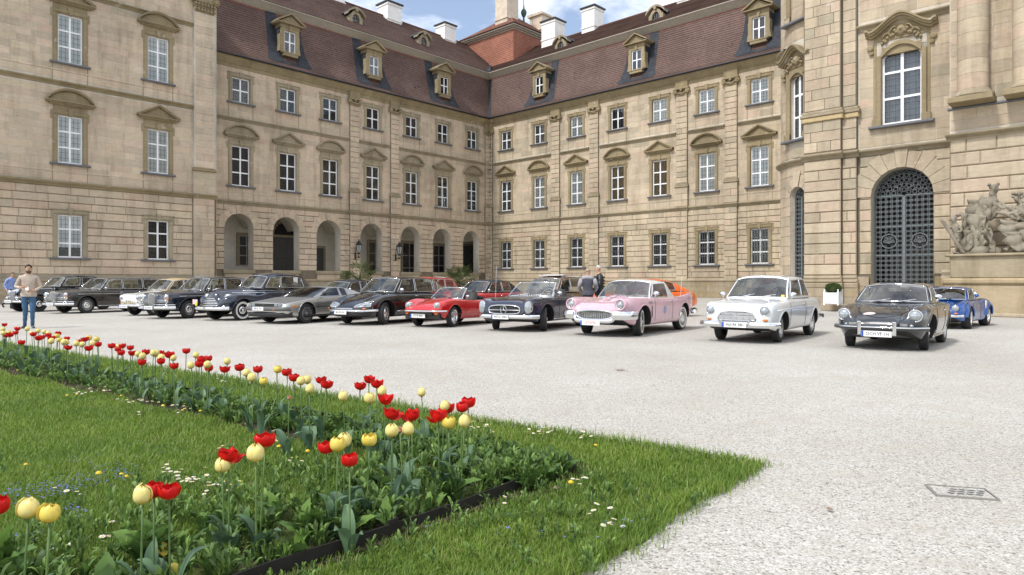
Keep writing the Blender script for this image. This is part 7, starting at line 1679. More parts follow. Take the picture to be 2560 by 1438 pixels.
def person(label, loc, rz, J, cols, hair, hairstyle='short', beard=False, height=1.8, bulky=1.0, extra=None):
    """J: joint overrides in metres for a 1.8 m figure facing -y; cols: shirt, trousers, shoes materials"""
    t = thing('person', label, 'person', loc, rz, None, height/1.8)
    b = bulky
    V = dict(pelvis=(0, 0, .96, .165*b, .12*b), waist=(0, 0, 1.10, .15*b, .115*b), chest=(0, .005, 1.32, .185*b, .125*b), upper=(0, .01, 1.44, .14*b, .10*b), neck=(0, 0, 1.525, .062), jaw=(0, -.015, 1.60, .068, .082), skull=(0, -.01, 1.69, .080, .098), crown=(0, .005, 1.765, .05, .06))
    for s, n in ((-1, 'r'), (1, 'l')):
        V.update({n+'sh': (s*.18, .01, 1.43, .068*b), n+'el': (s*.25, .03, 1.15, .047*b), n+'wr': (s*.26, -.06, .90, .036), n+'pa': (s*.255, -.08, .83, .040, .022),
                  n+'hip': (s*.095, 0, .90, .105*b), n+'kn': (s*.10, -.02, .50, .068*b), n+'an': (s*.10, .02, .10, .048), n+'he': (s*.10, .045, .045, .042, .04), n+'to': (s*.105, -.16, .03, .045, .03)})
    for k, v in J.items():
        if k not in V: continue
        o_ = V[k]; V[k] = tuple(v)+tuple(o_[len(v):]) if len(v) < len(o_) else tuple(v)
    E = [('pelvis', 'waist'), ('waist', 'chest'), ('chest', 'upper'), ('upper', 'neck'), ('neck', 'jaw'), ('jaw', 'skull'), ('skull', 'crown')]; lab = {}
    for n in 'rl':
        E += [('upper', n+'sh'), (n+'sh', n+'el'), (n+'el', n+'wr'), (n+'wr', n+'pa'), ('pelvis', n+'hip'), (n+'hip', n+'kn'), (n+'kn', n+'an'), (n+'an', n+'he'), (n+'he', n+'to')]
        pa, wr = Vector(V[n+'pa'][:3]), Vector(V[n+'wr'][:3]); d = (pa-wr).normalized(); s = -1 if n == 'r' else 1
        inn = J.get(n+'_in', None); sd = d.cross(Vector((0, 1, .2))).normalized()*(1 if s > 0 else -1) if abs(d.y) < .8 else Vector((1, 0, 0))
        cu = Vector((0, -.4, -.6)) if abs(d.z) < .7 else Vector((-s*.5, -.5, 0))
        for k, (o_, l) in enumerate(((-.030, .068), (-.010, .080), (.010, .075), (.028, .058))):
            a = pa+d*.035+sd*o_; m1 = a+d*l*.5+cu*.008; e = m1+d*l*.42+cu*.022
            V['%sf%da' % (n, k)] = (*a, .0105); V['%sf%db' % (n, k)] = (*m1, .0095); V['%sf%dc' % (n, k)] = (*e, .008)
            E += [(n+'pa', '%sf%da' % (n, k)), ('%sf%da' % (n, k), '%sf%db' % (n, k)), ('%sf%db' % (n, k), '%sf%dc' % (n, k))]
        a = pa-d*.01-sd*.035; e = a+d*.03-sd*.028+cu*.012; V[n+'ta'] = (*a, .012); V[n+'tb'] = (*e, .010); V[n+'tc'] = (*(e+d*.025), .009); E += [(n+'pa', n+'ta'), (n+'ta', n+'tb'), (n+'tb', n+'tc')]
    me = skin_body(V, E); me.name = 'body'
    me.materials.clear()
    for m in (SKINM, cols[0], cols[1], cols[2]): me.materials.append(m)
    segs = []
    for a, c in E:
        ks = {a, c}
        if any(x[-2:] in ('he', 'to') and x[0] in 'rl' for x in ks): k = 3
        elif any(x[1:] in ('hip', 'kn', 'an') for x in ks): k = 2
        elif ks & {'neck', 'jaw', 'skull', 'crown'} and not ks & {'upper'}: k = 0
        elif any(x[1:] == 'pa' or (len(x) > 2 and x[1] in 'ft' and x[0] in 'rl' and x[1:] != 'to') for x in ks): k = 0
        elif ks == {'pelvis', 'waist'}: k = 1
        else: k = 1
        segs.append((Vector(V[a][:3]), Vector(V[c][:3]), k))
    hem = J.get('hem', .90)
    for p in me.polygons:
        c = p.center; bd, bk = 9, 1
        for a, e, k in segs:
            d = seg_dist(c, a, e)
            if d < bd: bd, bk = d, k
        if bk == 2 and c.z > hem: bk = 1
        if bk == 1 and c.z < hem and abs(c.x) < .2: bk = 2
        p.material_index = bk; p.use_smooth = True
    cl = {i for p in me.polygons if p.material_index in (1, 2) for i in p.vertices}; nr = [v.normal.copy() for v in me.vertices]
    for i in cl: v = me.vertices[i]; q = v.co; v.co = q+nr[i]*(.004*math.sin(q.z*38+q.x*21+math.sin(q.x*30))+.002*math.sin(q.z*71-q.y*40))
    link('body', me, t)
    m = MB(); pv = V['pelvis']; m.grid([[(pv[0]+(.192+.006*math.sin(5*a+k))*b*math.cos(a), pv[1]+(.142+.006*math.sin(4*a))*b*math.sin(a), z) for k, z in enumerate((hem-.035, hem-.03, hem+.05, hem+.12))] for a in np.linspace(0, 2*PI, 25)]); m.v = [(x, y, z) if z < hem+.1 else (x*.86, y*.80, z) for x, y, z in m.v]; m.build('hem', cols[0], t, smooth=True)
    H = Vector(V['skull'][:3]); jw = Vector(V['jaw'][:3]); fd = J.get('face', (0, -1, 0)); fd = Vector(fd).normalized(); sd = fd.cross(Vector((0, 0, 1))).normalized(); up = Vector((0, 0, 1))
    m = MB(); n = 12
    P = []
    for i in range(7):
        row = []
        for j in range(n+1):
            a = 2*PI*j/n; lat = lerp(-.15-.55*max(0, -math.sin(a)), PI/2, i/6); dv_ = sd*math.cos(a)+fd*math.sin(a)*1.12; front = max(0, math.sin(a)); la = max(lat, .78*front)
            row.append(H+dv_*(.088*math.cos(la))+up*(.010+.106*math.sin(la))-fd*.004)
        P.append(row)
    m.grid([[tuple(q) for q in r_] for r_ in P]); m.build('hair', plain('hair_'+hair[0], hair[1], .7, var=.3, scale=40), t, smooth=True)
    m = MB(); q = H+fd*.100-up*.028; m.add([q+sd*.014-up*.018, q-sd*.014-up*.018, q+fd*.026-up*.016, q+up*.03], [(0, 2, 3), (2, 1, 3), (0, 1, 2)]); m.build('nose', SKINM, t, smooth=True)
    for s in (-1, 1):
        m = MB(); q = H+fd*.096+sd*s*.030+up*.004; m.lathe([(.001, .008), (.008, .004), (.009, 0)], 8, 'z'); m.v = [tuple(q+sd*v[0]*1.3+up*v[1]*.7+fd*v[2]) for v in m.v]; m.build('eye', plain('eye_dark', (.03, .02, .015), .3), t)
        m = MB(); q = H+fd*.102+sd*s*.030+up*.018; m.tube([q-sd*.016, q+up*.003, q+sd*.016], .0035, 4); m.build('eyebrow', plain('hair_'+hair[0], hair[1], .7), t)
        m = MB(); q = H+sd*s*.088-fd*.005-up*.015; m.lathe([(.006, -.008), (.022, 0), (.006, .008)], 10, 'z'); m.v = [tuple(q+fd*v[0]+up*v[1]*1.5+sd*v[2]) for v in m.v]; m.build('ear', SKINM, t, smooth=True)
    m = MB(); q = jw+fd*.086+up*.018; m.tube([q-sd*.024-fd*.008, q, q+sd*.024-fd*.008], .006, 5); m.build('mouth', plain('lips', (.32, .12, .10), .5), t, smooth=True)
    if beard:
        m = MB(); P = []
        for i in range(5):
            P.append([tuple(jw+up*(.012-.070*i/4-.02*abs(math.cos(a))+.035*math.cos(a)**2)+(sd*math.cos(a)*.071+fd*math.sin(a)*.088)*(1-.16*(i/4)**2)) for a in np.linspace(-.15, PI+.15, 11)])
        m.grid(P); m.build('beard', plain('beard_stubble', (.10, .06, .045), .8), t, smooth=True)
    return t, V
BEIGE = cloth('beige_knit', (.47, .39, .32)); JEANS = cloth('blue_jeans', (.045, .11, .20)); SHOE = plain('grey_shoe', (.09, .10, .11), .6); BSHIRT = cloth('light_blue_shirt', (.24, .33, .62)); NAVYT = cloth('navy_trousers', (.02, .03, .06)); DARKSHOE = plain('dark_shoe', (.015, .014, .014), .5)
FLEECE = cloth('grey_fleece', (.065, .066, .085)); PUFF = plain('black_quilted', (.012, .012, .014), .45, bump=.3); LGREY = cloth('light_grey_sleeve', (.33, .32, .34)); DJEAN = cloth('dark_jeans', (.02, .03, .055))
pt, V = person('bearded man in beige sweater and jeans standing on the gravel', (-13.62, 19.0, 0), R(30), dict(
    lsh=(.185, .01, 1.43), lel=(.29, .0, 1.16), lwr=(.17, -.22, 1.07), lpa=(.09, -.27, 1.06), rsh=(-.185, .01, 1.43), rel=(-.30, .02, 1.17), rwr=(-.17, -.24, 1.15), rpa=(-.09, -.29, 1.16),
    lkn=(.10, -.10, .51), lan=(.09, .02, .10), lhe=(.09, .06, .045), lto=(.14, -.17, .03, .05, .034), rhip=(-.10, 0, .90), rkn=(-.07, .0, .50), ran=(-.10, .12, .10), rhe=(-.10, .16, .045), rto=(-.15, -.07, .03, .05, .034), hem=.93, face=(.22, -1, .05)), (BEIGE, JEANS, SHOE), ('dark_brown', (.03, .02, .014)), beard=True, height=1.80)
m = MB(); m.box(-.035, .035, -.004, .004, -.07, .07); m.build('sheet_in_hand', PLATEW, pt, (.0, -.36, 1.12), (R(-50), 0, R(10)))
pt, V = person('man in light blue shirt and navy trousers striding behind the vintage saloon', (-24.3, 32.6, 0), R(78), dict(
    waist=(0, -.02, 1.10), chest=(0, -.08, 1.31), upper=(0, -.12, 1.43), neck=(0, -.15, 1.51), jaw=(0, -.20, 1.58), skull=(0, -.20, 1.66), crown=(0, -.19, 1.735),
    lsh=(.19, -.10, 1.41), lel=(.25, .02, 1.16), lwr=(.22, -.05, .93), lpa=(.22, -.08, .86), rsh=(-.19, -.10, 1.41), rel=(-.25, .0, 1.15), rwr=(-.24, -.12, .93), rpa=(-.24, -.15, .86),
    lkn=(.10, .12, .50), lan=(.10, .48, .22), lhe=(.10, .53, .19), lto=(.10, .42, .05), rkn=(-.10, -.20, .52), ran=(-.10, -.22, .10), rhe=(-.10, -.19, .045), rto=(-.10, -.40, .03), hem=.98), (BSHIRT, NAVYT, DARKSHOE), ('grey_brown', (.10, .085, .07)), height=1.80)
pt, V = person('man seen from behind in grey fleece with pale sleeves beside the dark blue roadster', (2.52, 22.4, 0), R(172), dict(
    lel=(.30, .0, 1.14), lwr=(.24, -.20, 1.02), lpa=(.18, -.25, 1.0), rel=(-.30, .0, 1.14), rwr=(-.24, -.2, 1.02), rpa=(-.18, -.25, 1.0), hem=.92, chest=(0, .005, 1.32, .205, .14)), (FLEECE, DJEAN, DARKSHOE), ('fair', (.34, .26, .18)), height=1.76, bulky=1.08)
for s in (-1, 1):
    m = MB(); m.tube([(s*.19, .01, 1.44), (s*.255, .008, 1.30), (s*.30, .0, 1.14), (s*.27, -.1, 1.08), (s*.245, -.19, 1.025)], [.088, .082, .066, .058, .048], 10); m.build('sleeve', LGREY, pt, smooth=True)
m = MB(); m.tube([(-.2, .03, 1.455), (-.09, .06, 1.475), (0, .07, 1.48), (.09, .06, 1.475), (.2, .03, 1.455)], [.07, .075, .07, .075, .07], 10); m.build('yoke', LGREY, pt, smooth=True)
pt, V = person('grey-haired man in black quilted jacket beside the man in grey fleece', (2.97, 22.85, 0), R(-95), dict(
    lel=(.30, -.02, 1.14), lwr=(.24, -.20, 1.02), lpa=(.18, -.26, 1.0), rel=(-.31, -.02, 1.14), rwr=(-.24, -.2, 1.0), rpa=(-.18, -.26, .98), hem=.84, jaw=(0, -.05, 1.59), skull=(0, -.05, 1.68), crown=(0, -.04, 1.755), neck=(0, -.02, 1.52)), (PUFF, DJEAN, DARKSHOE), ('silver', (.45, .45, .44)), height=1.88, bulky=1.16)
for k in range(6):
    m = MB(); z = .90+.1*k; m.tube([((.205-.002*abs(k-3))*math.cos(a)*1.0, .155*math.sin(a), z) for a in np.linspace(0, 2*PI, 21)[:-1]], .028, 6, closed=True); m.build('quilted_band', PUFF, pt, smooth=True)

# ------------------------------------------------------------------ carved stone group on its pedestal
sg = thing('statue_group', 'weathered stone sculpture group of draped figures on a pedestal beside the gate', 'statue', (CX, CY, 0), ROTR)
sy = YS-.95
m = MB(); m.cbox(44.75, 50, YS-1.65, YS-.26, 1.45, 2.3, .03); m.build('pedestal', TRIM_P, sg); m = MB(); m.cbox(44.6, 50.1, YS-1.78, YS-.26, 2.28, 2.38, .04); m.build('pedestal_coping', TRIM_P, sg)
m = MB(); m.cbox(44.55, 50.1, YS-1.8, YS-.27, 0.02, 1.2, .05); m.cbox(44.5, 50.2, YS-1.88, YS-.27, 1.2, 1.45, .08); m.build('pedestal_foot', PLINTH, sg)
def carve(name, V, E, fold=.03, freq=9, seed=0, sub=3, rot=(0, 0, 0)):
    me = skin_body(V, E, sub); nrm = [v.normal.copy() for v in me.vertices]; rnd = random.Random(seed); ph = [rnd.uniform(0, 6) for _ in range(4)]
    for v, nn in zip(me.vertices, nrm):
        c = v.co; a = (1-2*abs(math.sin(c.x*freq*.9+c.z*1.5+math.sin(c.z*3+ph[0])*1.3+ph[1])))*.7+math.sin(c.x*freq*2.9-c.z*freq*.8+c.y*9+ph[2])*.4+math.sin(c.z*21+c.x*17+ph[3])*.2; v.co = c+nn*fold*a
    me.materials.clear(); me.materials.append(STATUE); me.polygons.foreach_set('use_smooth', [True]*len(me.polygons)); me.name = name
    return link(name, me, sg)
z0 = 2.38
def F(d): return {k: (a, sy+b, z0+c)+tuple(r) for k, (a, b, c, *r) in d.items()}
# standing cloaked figure striding right
V = F(dict(hip=(45.62, 0, 1.25, .30, .24), waist=(45.72, 0, 1.55, .26, .2), chest=(45.85, -.02, 1.9, .33, .24), neck=(45.98, -.05, 2.22, .12), head=(46.06, -.10, 2.42, .16, .17), hat=(46.10, -.06, 2.62, .2, .16), brim=(45.9, .02, 2.55, .1),
    ls=(46.15, -.15, 2.02, .15), le=(46.45, -.42, 1.72, .11), lw=(46.78, -.50, 1.55, .075), lh=(46.92, -.5, 1.50, .07), rs=(45.55, .08, 2.0, .17), cl=(45.30, .12, 1.6, .2), c2=(45.12, .2, 1.15, .12),
    sk=(45.5, .02, .85, .38, .28), s2=(45.42, .06, .45, .36, .26), s3=(45.38, .1, .08, .34, .22), k=(46.0, -.25, .75, .15), a=(46.02, -.2, .22, .09), f=(46.2, -.36, .06, .08)))
carve('standing_figure', V, [('hip', 'waist'), ('waist', 'chest'), ('chest', 'neck'), ('neck', 'head'), ('head', 'hat'), ('hat', 'brim'), ('chest', 'ls'), ('ls', 'le'), ('le', 'lw'), ('lw', 'lh'), ('chest', 'rs'), ('rs', 'cl'), ('cl', 'c2'), ('hip', 'sk'), ('sk', 's2'), ('s2', 's3'), ('hip', 'k'), ('k', 'a'), ('a', 'f')], .075, 9, 1)
# seated figure turned to the left
V = F(dict(hip=(47.15, .05, .85, .34, .28), waist=(47.05, .02, 1.2, .22, .18), chest=(46.95, -.02, 1.55, .26, .2), neck=(46.86, -.05, 1.85, .1), head=(46.80, -.1, 2.06, .15, .16), hair=(46.86, .0, 2.2, .13), ls=(46.72, -.2, 1.65, .12), le=(46.7, -.45, 1.35, .1), lw=(46.95, -.55, 1.2, .08), rs=(47.2, .1, 1.65, .14), re=(47.45, -.1, 1.35, .11), rw=(47.3, -.4, 1.2, .08),
    lk=(46.55, -.38, .85, .2), la=(46.6, -.3, .3, .15), lf=(46.45, -.45, .08, .09), rk=(47.2, -.5, .75, .22), ra=(47.15, -.45, .3, .18), rf=(47.05, -.6, .08, .1), seat=(47.3, .2, .4, .4, .3), b=(47.4, .2, .05, .42, .3)))
carve('seated_figure', V, [('hip', 'waist'), ('waist', 'chest'), ('chest', 'neck'), ('neck', 'head'), ('head', 'hair'), ('chest', 'ls'), ('ls', 'le'), ('le', 'lw'), ('chest', 'rs'), ('rs', 're'), ('re', 'rw'), ('hip', 'lk'), ('lk', 'la'), ('la', 'lf'), ('hip', 'rk'), ('rk', 'ra'), ('ra', 'rf'), ('hip', 'seat'), ('seat', 'b')], .065, 10, 2)
# small winged child with a bundle of rods at the left
V = F(dict(hip=(44.95, -.2, .75, .15), chest=(44.85, -.22, 1.02, .17, .14), neck=(44.82, -.26, 1.22, .07), head=(44.80, -.3, 1.38, .14), curl=(44.82, -.25, 1.5, .1), ls=(45.0, -.3, 1.1, .07), le=(45.12, -.42, .92, .06), lh=(44.95, -.5, .85, .05), rs=(44.7, -.22, 1.1, .07), re=(44.6, -.3, .95, .06), rh=(44.58, -.4, 1.12, .05), k=(44.9, -.35, .45, .1), a=(44.95, -.25, .12, .07), k2=(45.05, -.2, .45, .1), a2=(45.15, -.15, .1, .08)))
carve('child_figure', V, [('hip', 'chest'), ('chest', 'neck'), ('neck', 'head'), ('head', 'curl'), ('chest', 'ls'), ('ls', 'le'), ('le', 'lh'), ('chest', 'rs'), ('rs', 're'), ('re', 'rh'), ('hip', 'k'), ('k', 'a'), ('hip', 'k2'), ('k2', 'a2')], .018, 11, 3)
m = MB()
for k in range(7): a = k*.9; m.tube([(44.45+.03*math.cos(a), sy-.42+.03*math.sin(a), z0+1.35), (45.15+.04*math.cos(a), sy-.38+.04*math.sin(a), z0+.05)], .035, 7)
m.build('rod_bundle', STATUE, sg)
rnd = random.Random(8)
for k in range(16):          # rocks and fallen drapery on the base
    x = rnd.uniform(44.9, 48.2); m = MB(); s = rnd.uniform(.14, .30); P = [(1, -.5), (1.1, 0), (.8, .5), (.3, .75), (0, .8)]; m.lathe([(r_*s, h*s) for r_, h in P], 9, 'z'); m.v = [(v[0]*rnd.uniform(.85, 1.15), v[1]*rnd.uniform(.85, 1.15), v[2]*rnd.uniform(.85, 1.15)) for v in m.v]; m.build('carved_rock', STATUE, sg, (x, sy+rnd.uniform(-.35, .35), z0+.1), (rnd.uniform(-.3, .3), rnd.uniform(-.3, .3), rnd.uniform(0, 6)), smooth=True)
for k in range(4):
    m = MB(); x = 46.2+.25*k; m.tube([(x, sy-.45, z0+1.55-.1*k), (x+.3, sy-.55, z0+1.5), (x+.6, sy-.4, z0+1.25-.08*k), (x+.9, sy-.2, z0+1.3)], [.05, .09, .08, .05], 8); m.build('drapery_fold', STATUE, sg, smooth=True)

def drape(P0, P1, width, sag, seed, n=22, k=9, amp=.06):
    """hanging cloth between two points: a folded sheet with thickness"""
    rd = random.Random(seed); a, c = Vector(P0), Vector(P1); rows = []; ph = rd.uniform(0, 6)
    for i in range(n+1):
        t = i/n; p = a.lerp(c, t); f = math.sin(t*14+ph)+.5*math.sin(t*31+ph*2); rows.append([(p.x+.10*math.sin(t*9+q*.5)*q/k, p.y-amp*f*(.4+q/k)-.04*math.sin(q*1.3+t*8), p.z-sag*math.sin(PI*t)*q/k-width*(q/k)*(.75+.25*math.sin(t*11+ph))) for q in range(k+1)])
    m = MB(); m.grid(rows); me = m.mesh('carved_drapery', STATUE, smooth=True); o = link('carved_drapery', me, sg); s_ = o.modifiers.new('t', 'SOLIDIFY'); s_.thickness = .07
for k, (p, q, w, sg_) in enumerate((((45.25, sy+.05, z0+2.15), (46.25, sy-.28, z0+2.05), .75, .1), ((45.02, sy-.1, z0+1.65), (45.9, sy-.32, z0+1.45), 1.0, .1), ((45.1, sy-.15, z0+.95), (45.85, sy-.3, z0+.9), .85, 0), ((46.35, sy-.45, z0+1.25), (47.5, sy-.5, z0+1.0), .55, .15), ((46.45, sy-.5, z0+.8), (47.6, sy-.6, z0+.75), .72, .05), ((46.8, sy+.0, z0+1.75), (47.8, sy+.0, z0+1.5), .9, .2), ((47.3, sy-.3, z0+1.3), (48.6, sy-.2, z0+.9), .8, .1))): drape(p, q, w, sg_, 20+k)
for k in range(26):
    a, x, z = rnd.uniform(0, 6), rnd.choice((46.08, 46.82, 44.81)), 0; h = {46.08: 2.58, 46.82: 2.16, 44.81: 1.46}[x]; m = MB(); m.lathe([(.02, -.05), (.06, -.02), (.065, .03), (.02, .07)], 7, 'z'); m.build('carved_curl', STATUE, sg, (x+.15*math.cos(a), sy-.08+.13*math.sin(a), z0+h+rnd.uniform(-.08, .1)), (a, a*.5, 0), smooth=True)
# ------------------------------------------------------------------ lawn, bed and flowers in the foreground
e1 = np.array((-.8, .6)); e2 = np.array((-.659, -.752)); TIP = np.array((1.88, 4.80)); K = np.array((.445, 4.67)); n1 = np.array((-.6, -.8)); n2 = np.array((-.752, .659))
rg = np.random.RandomState(11)
def lawn_uv(P):
    """coordinates of ground points along the two lawn edges"""
    d = P-TIP; M = np.array([[e1[0], e2[0]], [e1[1], e2[1]]]); return np.linalg.solve(M, d.T).T
def wob(s, k=0): return .035*np.sin(s*2.1+k)+.025*np.sin(s*5.3+1+k)+.012*np.sin(s*13+k)
def in_lawn(P, m=0):
    q = lawn_uv(P); return (q[:, 0] > wob(q[:, 1])+m) & (q[:, 1] > wob(q[:, 0], 2)+m)
def in_bed(P, m=0):
    d = P-K; s1 = d@e1; w1 = d@n1; s2 = d@e2; w2 = d@n2
    return ((s1 > -.05-m) & (w1 > -m) & (w1 < .62+m+.05*np.sin(s1*3))) | ((s2 > -.05-m) & (w2 > -m) & (w2 < .78+m+.06*np.sin(s2*4)) & (s2 < 12))
def m_ground(name, c1, c2, sc):
    n = N(name); p = n.pos(); a = n.noise(p, sc, 7, .7); c = n.ramp(a, [(.3, c1), (.7, c2)]); return n.bsdf(c, .95, 0, n.bump(a, .8, .03), .1)
TURF = m_ground('turf_soil', (.045, .060, .018), (.080, .105, .030), 9); SOIL = m_ground('bed_soil', (.035, .026, .020), (.085, .066, .052), 22)
m = MB(); n = 120
ring_ = [tuple(TIP+e1*s+e2*w) for s, w in [(s, float(wob(np.array(s), 2))+.05) for s in np.linspace(.08, 34, 200)]]; r2 = [tuple(TIP+e2*s+e1*w) for s, w in [(s, float(wob(np.array(s)))+.05) for s in np.linspace(14, .08, 120)]]
far = tuple(TIP+e1*34+e2*14)
m.add([(x, y, .006) for x, y in ring_+[far]+r2], [tuple(range(len(ring_)+1+len(r2)))[::-1]]); tag(m.build('lawn', TURF), kind='structure')
m = MB()
A = [K+e1*34, K+e1*34+n1*.8, K+n1*.8+e1*.95, None]
for a, c, d, e in (((K), K+e1*34, K+e1*34+n1*.62, K+n1*.62), ((K+n1*.62), K+n1*.62+n2*.16, K+n2*.78+e2*9, K+e2*9)): m.add([(*q, .016) for q in (a, c, d, e)], [(0, 1, 2, 3)])
o_ = m.build('flower_bed_soil', SOIL); tag(o_, kind='structure')
def quads_mesh(name, V, F, mats, mi=None, smooth=False):
    me = bpy.data.meshes.new(name); me.vertices.add(len(V)); me.vertices.foreach_set('co', np.asarray(V, np.float32).ravel())
    k = F.shape[1]; me.loops.add(F.size); me.loops.foreach_set('vertex_index', F.ravel().astype(np.int32)); me.polygons.add(len(F)); me.polygons.foreach_set('loop_start', np.arange(0, F.size, k, dtype=np.int32))
    for q in mats: me.materials.append(q)
    if mi is not None: me.polygons.foreach_set('material_index', mi)
    if smooth: me.polygons.foreach_set('use_smooth', np.ones(len(F), bool))
    me.update(calc_edges=True); return me
def m_grass():
    n = N('grass_blade'); r = n.rnd(); p = n.pos()
    c = n.ramp(r, [(0, (.115, .20, .032)), (.45, (.185, .305, .046)), (.8, (.245, .365, .080)), (1, (.37, .38, .18))])
    pa = n.ramp(n.noise(p, 1.1, 5, .6), [(.3, (.72, .80, .72)), (.7, (1.22, 1.12, .95))]); c = n.mul(c, pa)
    b_ = n.n('ShaderNodeBsdfPrincipled'); n.l(c, b_.inputs['Base Color']); b_.inputs['Roughness'].default_value = .55; b_.inputs['Specular IOR Level'].default_value = .25
    t = n.n('ShaderNodeBsdfTranslucent'); n.l(c, t.inputs[0]); x = n.n('ShaderNodeMixShader'); x.inputs[0].default_value = .42; n.l(b_.outputs[0], x.inputs[1]); n.l(t.outputs[0], x.inputs[2]); n.l(x.outputs[0], n.o.inputs[0]); return n.m
GRASS = m_grass()
Nn = 760000
Z = 2.3*np.exp(rg.rand(Nn)*math.log(19/2.3)); P = np.stack([Z*(rg.rand(Nn)*1.55-.92), Z], 1)
keep = in_lawn(P, 0) & ~in_bed(P, -.02); lu = lawn_uv(P); fr_ = np.minimum(lu[:, 0], lu[:, 1]); keep &= (fr_ > .07) | (rg.rand(Nn) < .35+fr_*8); keep |= in_lawn(P, -.07) & (rg.rand(Nn) < .06); P = P[keep]; Z = Z[keep]; Nn = len(P)
q = lawn_uv(P); edge = np.minimum(q[:, 0], q[:, 1]); d = P-K; nearbed = np.abs(np.where(d@e1 > 0, d@n1, d@n2))
tuft = .5+.5*np.sin(P[:, 0]*3.1+np.sin(P[:, 1]*2.3)*2)*np.sin(P[:, 1]*2.7+1)
bare = in_bed(P, .10) & (rg.rand(Nn) < .75) & ((d@n2 < 0) | (d@e2 < 0)); P = P[~bare]; Z = Z[~bare]; tuft = tuft[~bare]; edge = edge[~bare]; Nn = len(P)
h = (.016+.022*rg.rand(Nn)+.030*tuft*rg.rand(Nn)+.040*(edge < .16)*rg.rand(Nn))*np.where(rg.rand(Nn) < .03, 1.7, 1)*np.clip(.75+Z*.05, .9, 1.35)
w = (.0014+.0011*rg.rand(Nn))*np.clip((Z/3.5)**.75, 1, 3.2); az = rg.rand(Nn)*2*PI; ln = (.25+.75*rg.rand(Nn))*h; dx, dy = np.cos(az), np.sin(az); sx, sy_ = -dy, dx
b0 = np.stack([P[:, 0], P[:, 1], np.full(Nn, .008)], 1); sd = np.stack([sx, sy_, 0*sx], 1)*w[:, None]; ld = np.stack([dx*ln, dy*ln, 0*ln], 1); up = np.stack([0*h, 0*h, h], 1)
V = np.stack([b0-sd, b0+sd, b0+ld*.35+up*.62-sd*.8, b0+ld*.35+up*.62+sd*.8, b0+ld+up*.95], 1).reshape(-1, 3); ix = np.arange(Nn)[:, None]*5
F = np.concatenate([ix+np.array([[0, 1, 3]]), ix+np.array([[0, 3, 2]]), ix+np.array([[2, 3, 4]])], 1).reshape(-1, 3)
g = link('grass', quads_mesh('grass', V, F, [GRASS])); tag(g, 'short green lawn grass around the tulip bed', 'grass', kind='stuff')

# leaves -------------------------------------------------------------------------------
def leaf_proto(L, W, segs, lobes=0, fold=.25, arch=.35, tipz=0):
    """leaf along +x, rising then arching; returns verts, tri/quad faces"""
    v = []; f = []
    for i in range(segs+1):
        t = i/segs; wd = W*math.sin(PI*min(1, t*.96+.03))**.75*(1+.32*lobes*math.sin(t*PI*5)); x = L*t; z = L*(math.sin(t*PI*.62)*arch+tipz*t)
        v += [(x-.06*L*lobes*(i % 2), -wd, z+wd*fold), (x, 0, z), (x-.06*L*lobes*(i % 2), wd, z+wd*fold)]
    for i in range(segs):
        k = i*3; f += [(k, k+3, k+4, k+1), (k+1, k+4, k+5, k+2)]
    return np.array(v), np.array(f)
GREENA = m_leaf('broad_leaf_green', (.095, .18, .045), .5, .3); GREENB = m_leaf('lance_leaf_green', (.14, .235, .065), .5, .3); GLAU = m_leaf('tulip_leaf', (.105, .185, .105), .25, .2)
PA = [leaf_proto(.15, .032, 6, .8), leaf_proto(.12, .030, 6, .6, .3, .5), leaf_proto(.085, .011, 4, 0, .3, .45), leaf_proto(.065, .012, 4, 0, .2, .6)]
def scatter_leaves(name, pts, kinds, nleaf, scale, mats, label):
    VV, FF, MI = [], [], []; off = 0
    for (x, y), kd, s0 in zip(pts, kinds, scale):
        for k in range(nleaf(kd)):
            v, f = PA[kd if kd > 1 else rg.randint(0, 2)]; a = rg.rand()*2*PI; el = rg.uniform(.1, 1.15); s = s0*rg.uniform(.6, 1.25); r0 = rg.rand()*.05*s0
            ro = rg.uniform(-.5, .5); c, sn = math.cos(el), math.sin(el); u = v*s; y2 = u[:, 1]*math.cos(ro)-u[:, 2]*math.sin(ro); z2 = u[:, 1]*math.sin(ro)+u[:, 2]*math.cos(ro)
            X = u[:, 0]*c-z2*sn; Zz = u[:, 0]*sn+z2*c; ca, sa = math.cos(a), math.sin(a)
            zb = .02+(rg.rand()*.13*s0 if kd > 1 else rg.rand()*.04)
            VV.append(np.stack([x+(X+r0)*ca-y2*sa, y+(X+r0)*sa+y2*ca, np.maximum(.025, zb+Zz)], 1)); FF.append(f+off); MI.append(np.full(len(f), 0 if kd < 2 else 1)); off += len(v)
    o = link(name, quads_mesh(name, np.concatenate(VV), np.concatenate(FF), mats, np.concatenate(MI), True)); return tag(o, label, 'plants', kind='stuff')
pts = []; kd = []; sc = []
for k in range(7000):
    s = 34*rg.rand()**1.7; w = .06+.54*rg.rand(); p = K+e1*s+n1*w
    if p[1] < 17 and p[0] > -.86*p[1] and len(pts) < 900 and rg.rand() < min(1, (6.5/p[1])**1.2): pts.append(p); kd.append(rg.choice([0, 1, 2, 2, 3])); sc.append(rg.uniform(.42, .78))
na = len(pts)
for k in range(900):
    s = rg.rand()*4.6; w = .04+.74*rg.rand(); p = K+e2*s+n2*w
    if p[1] > 1.9 and len(pts) < na+360: pts.append(p); kd.append(rg.choice([0, 1, 2, 2, 2, 3, 3, 3])); sc.append(rg.uniform(.5, .85))
scatter_leaves('bed_ground_cover', pts, kd, lambda k: 10 if k < 2 else 24, sc, [GREENA, GREENB], 'dense leafy ground cover filling the tulip bed')
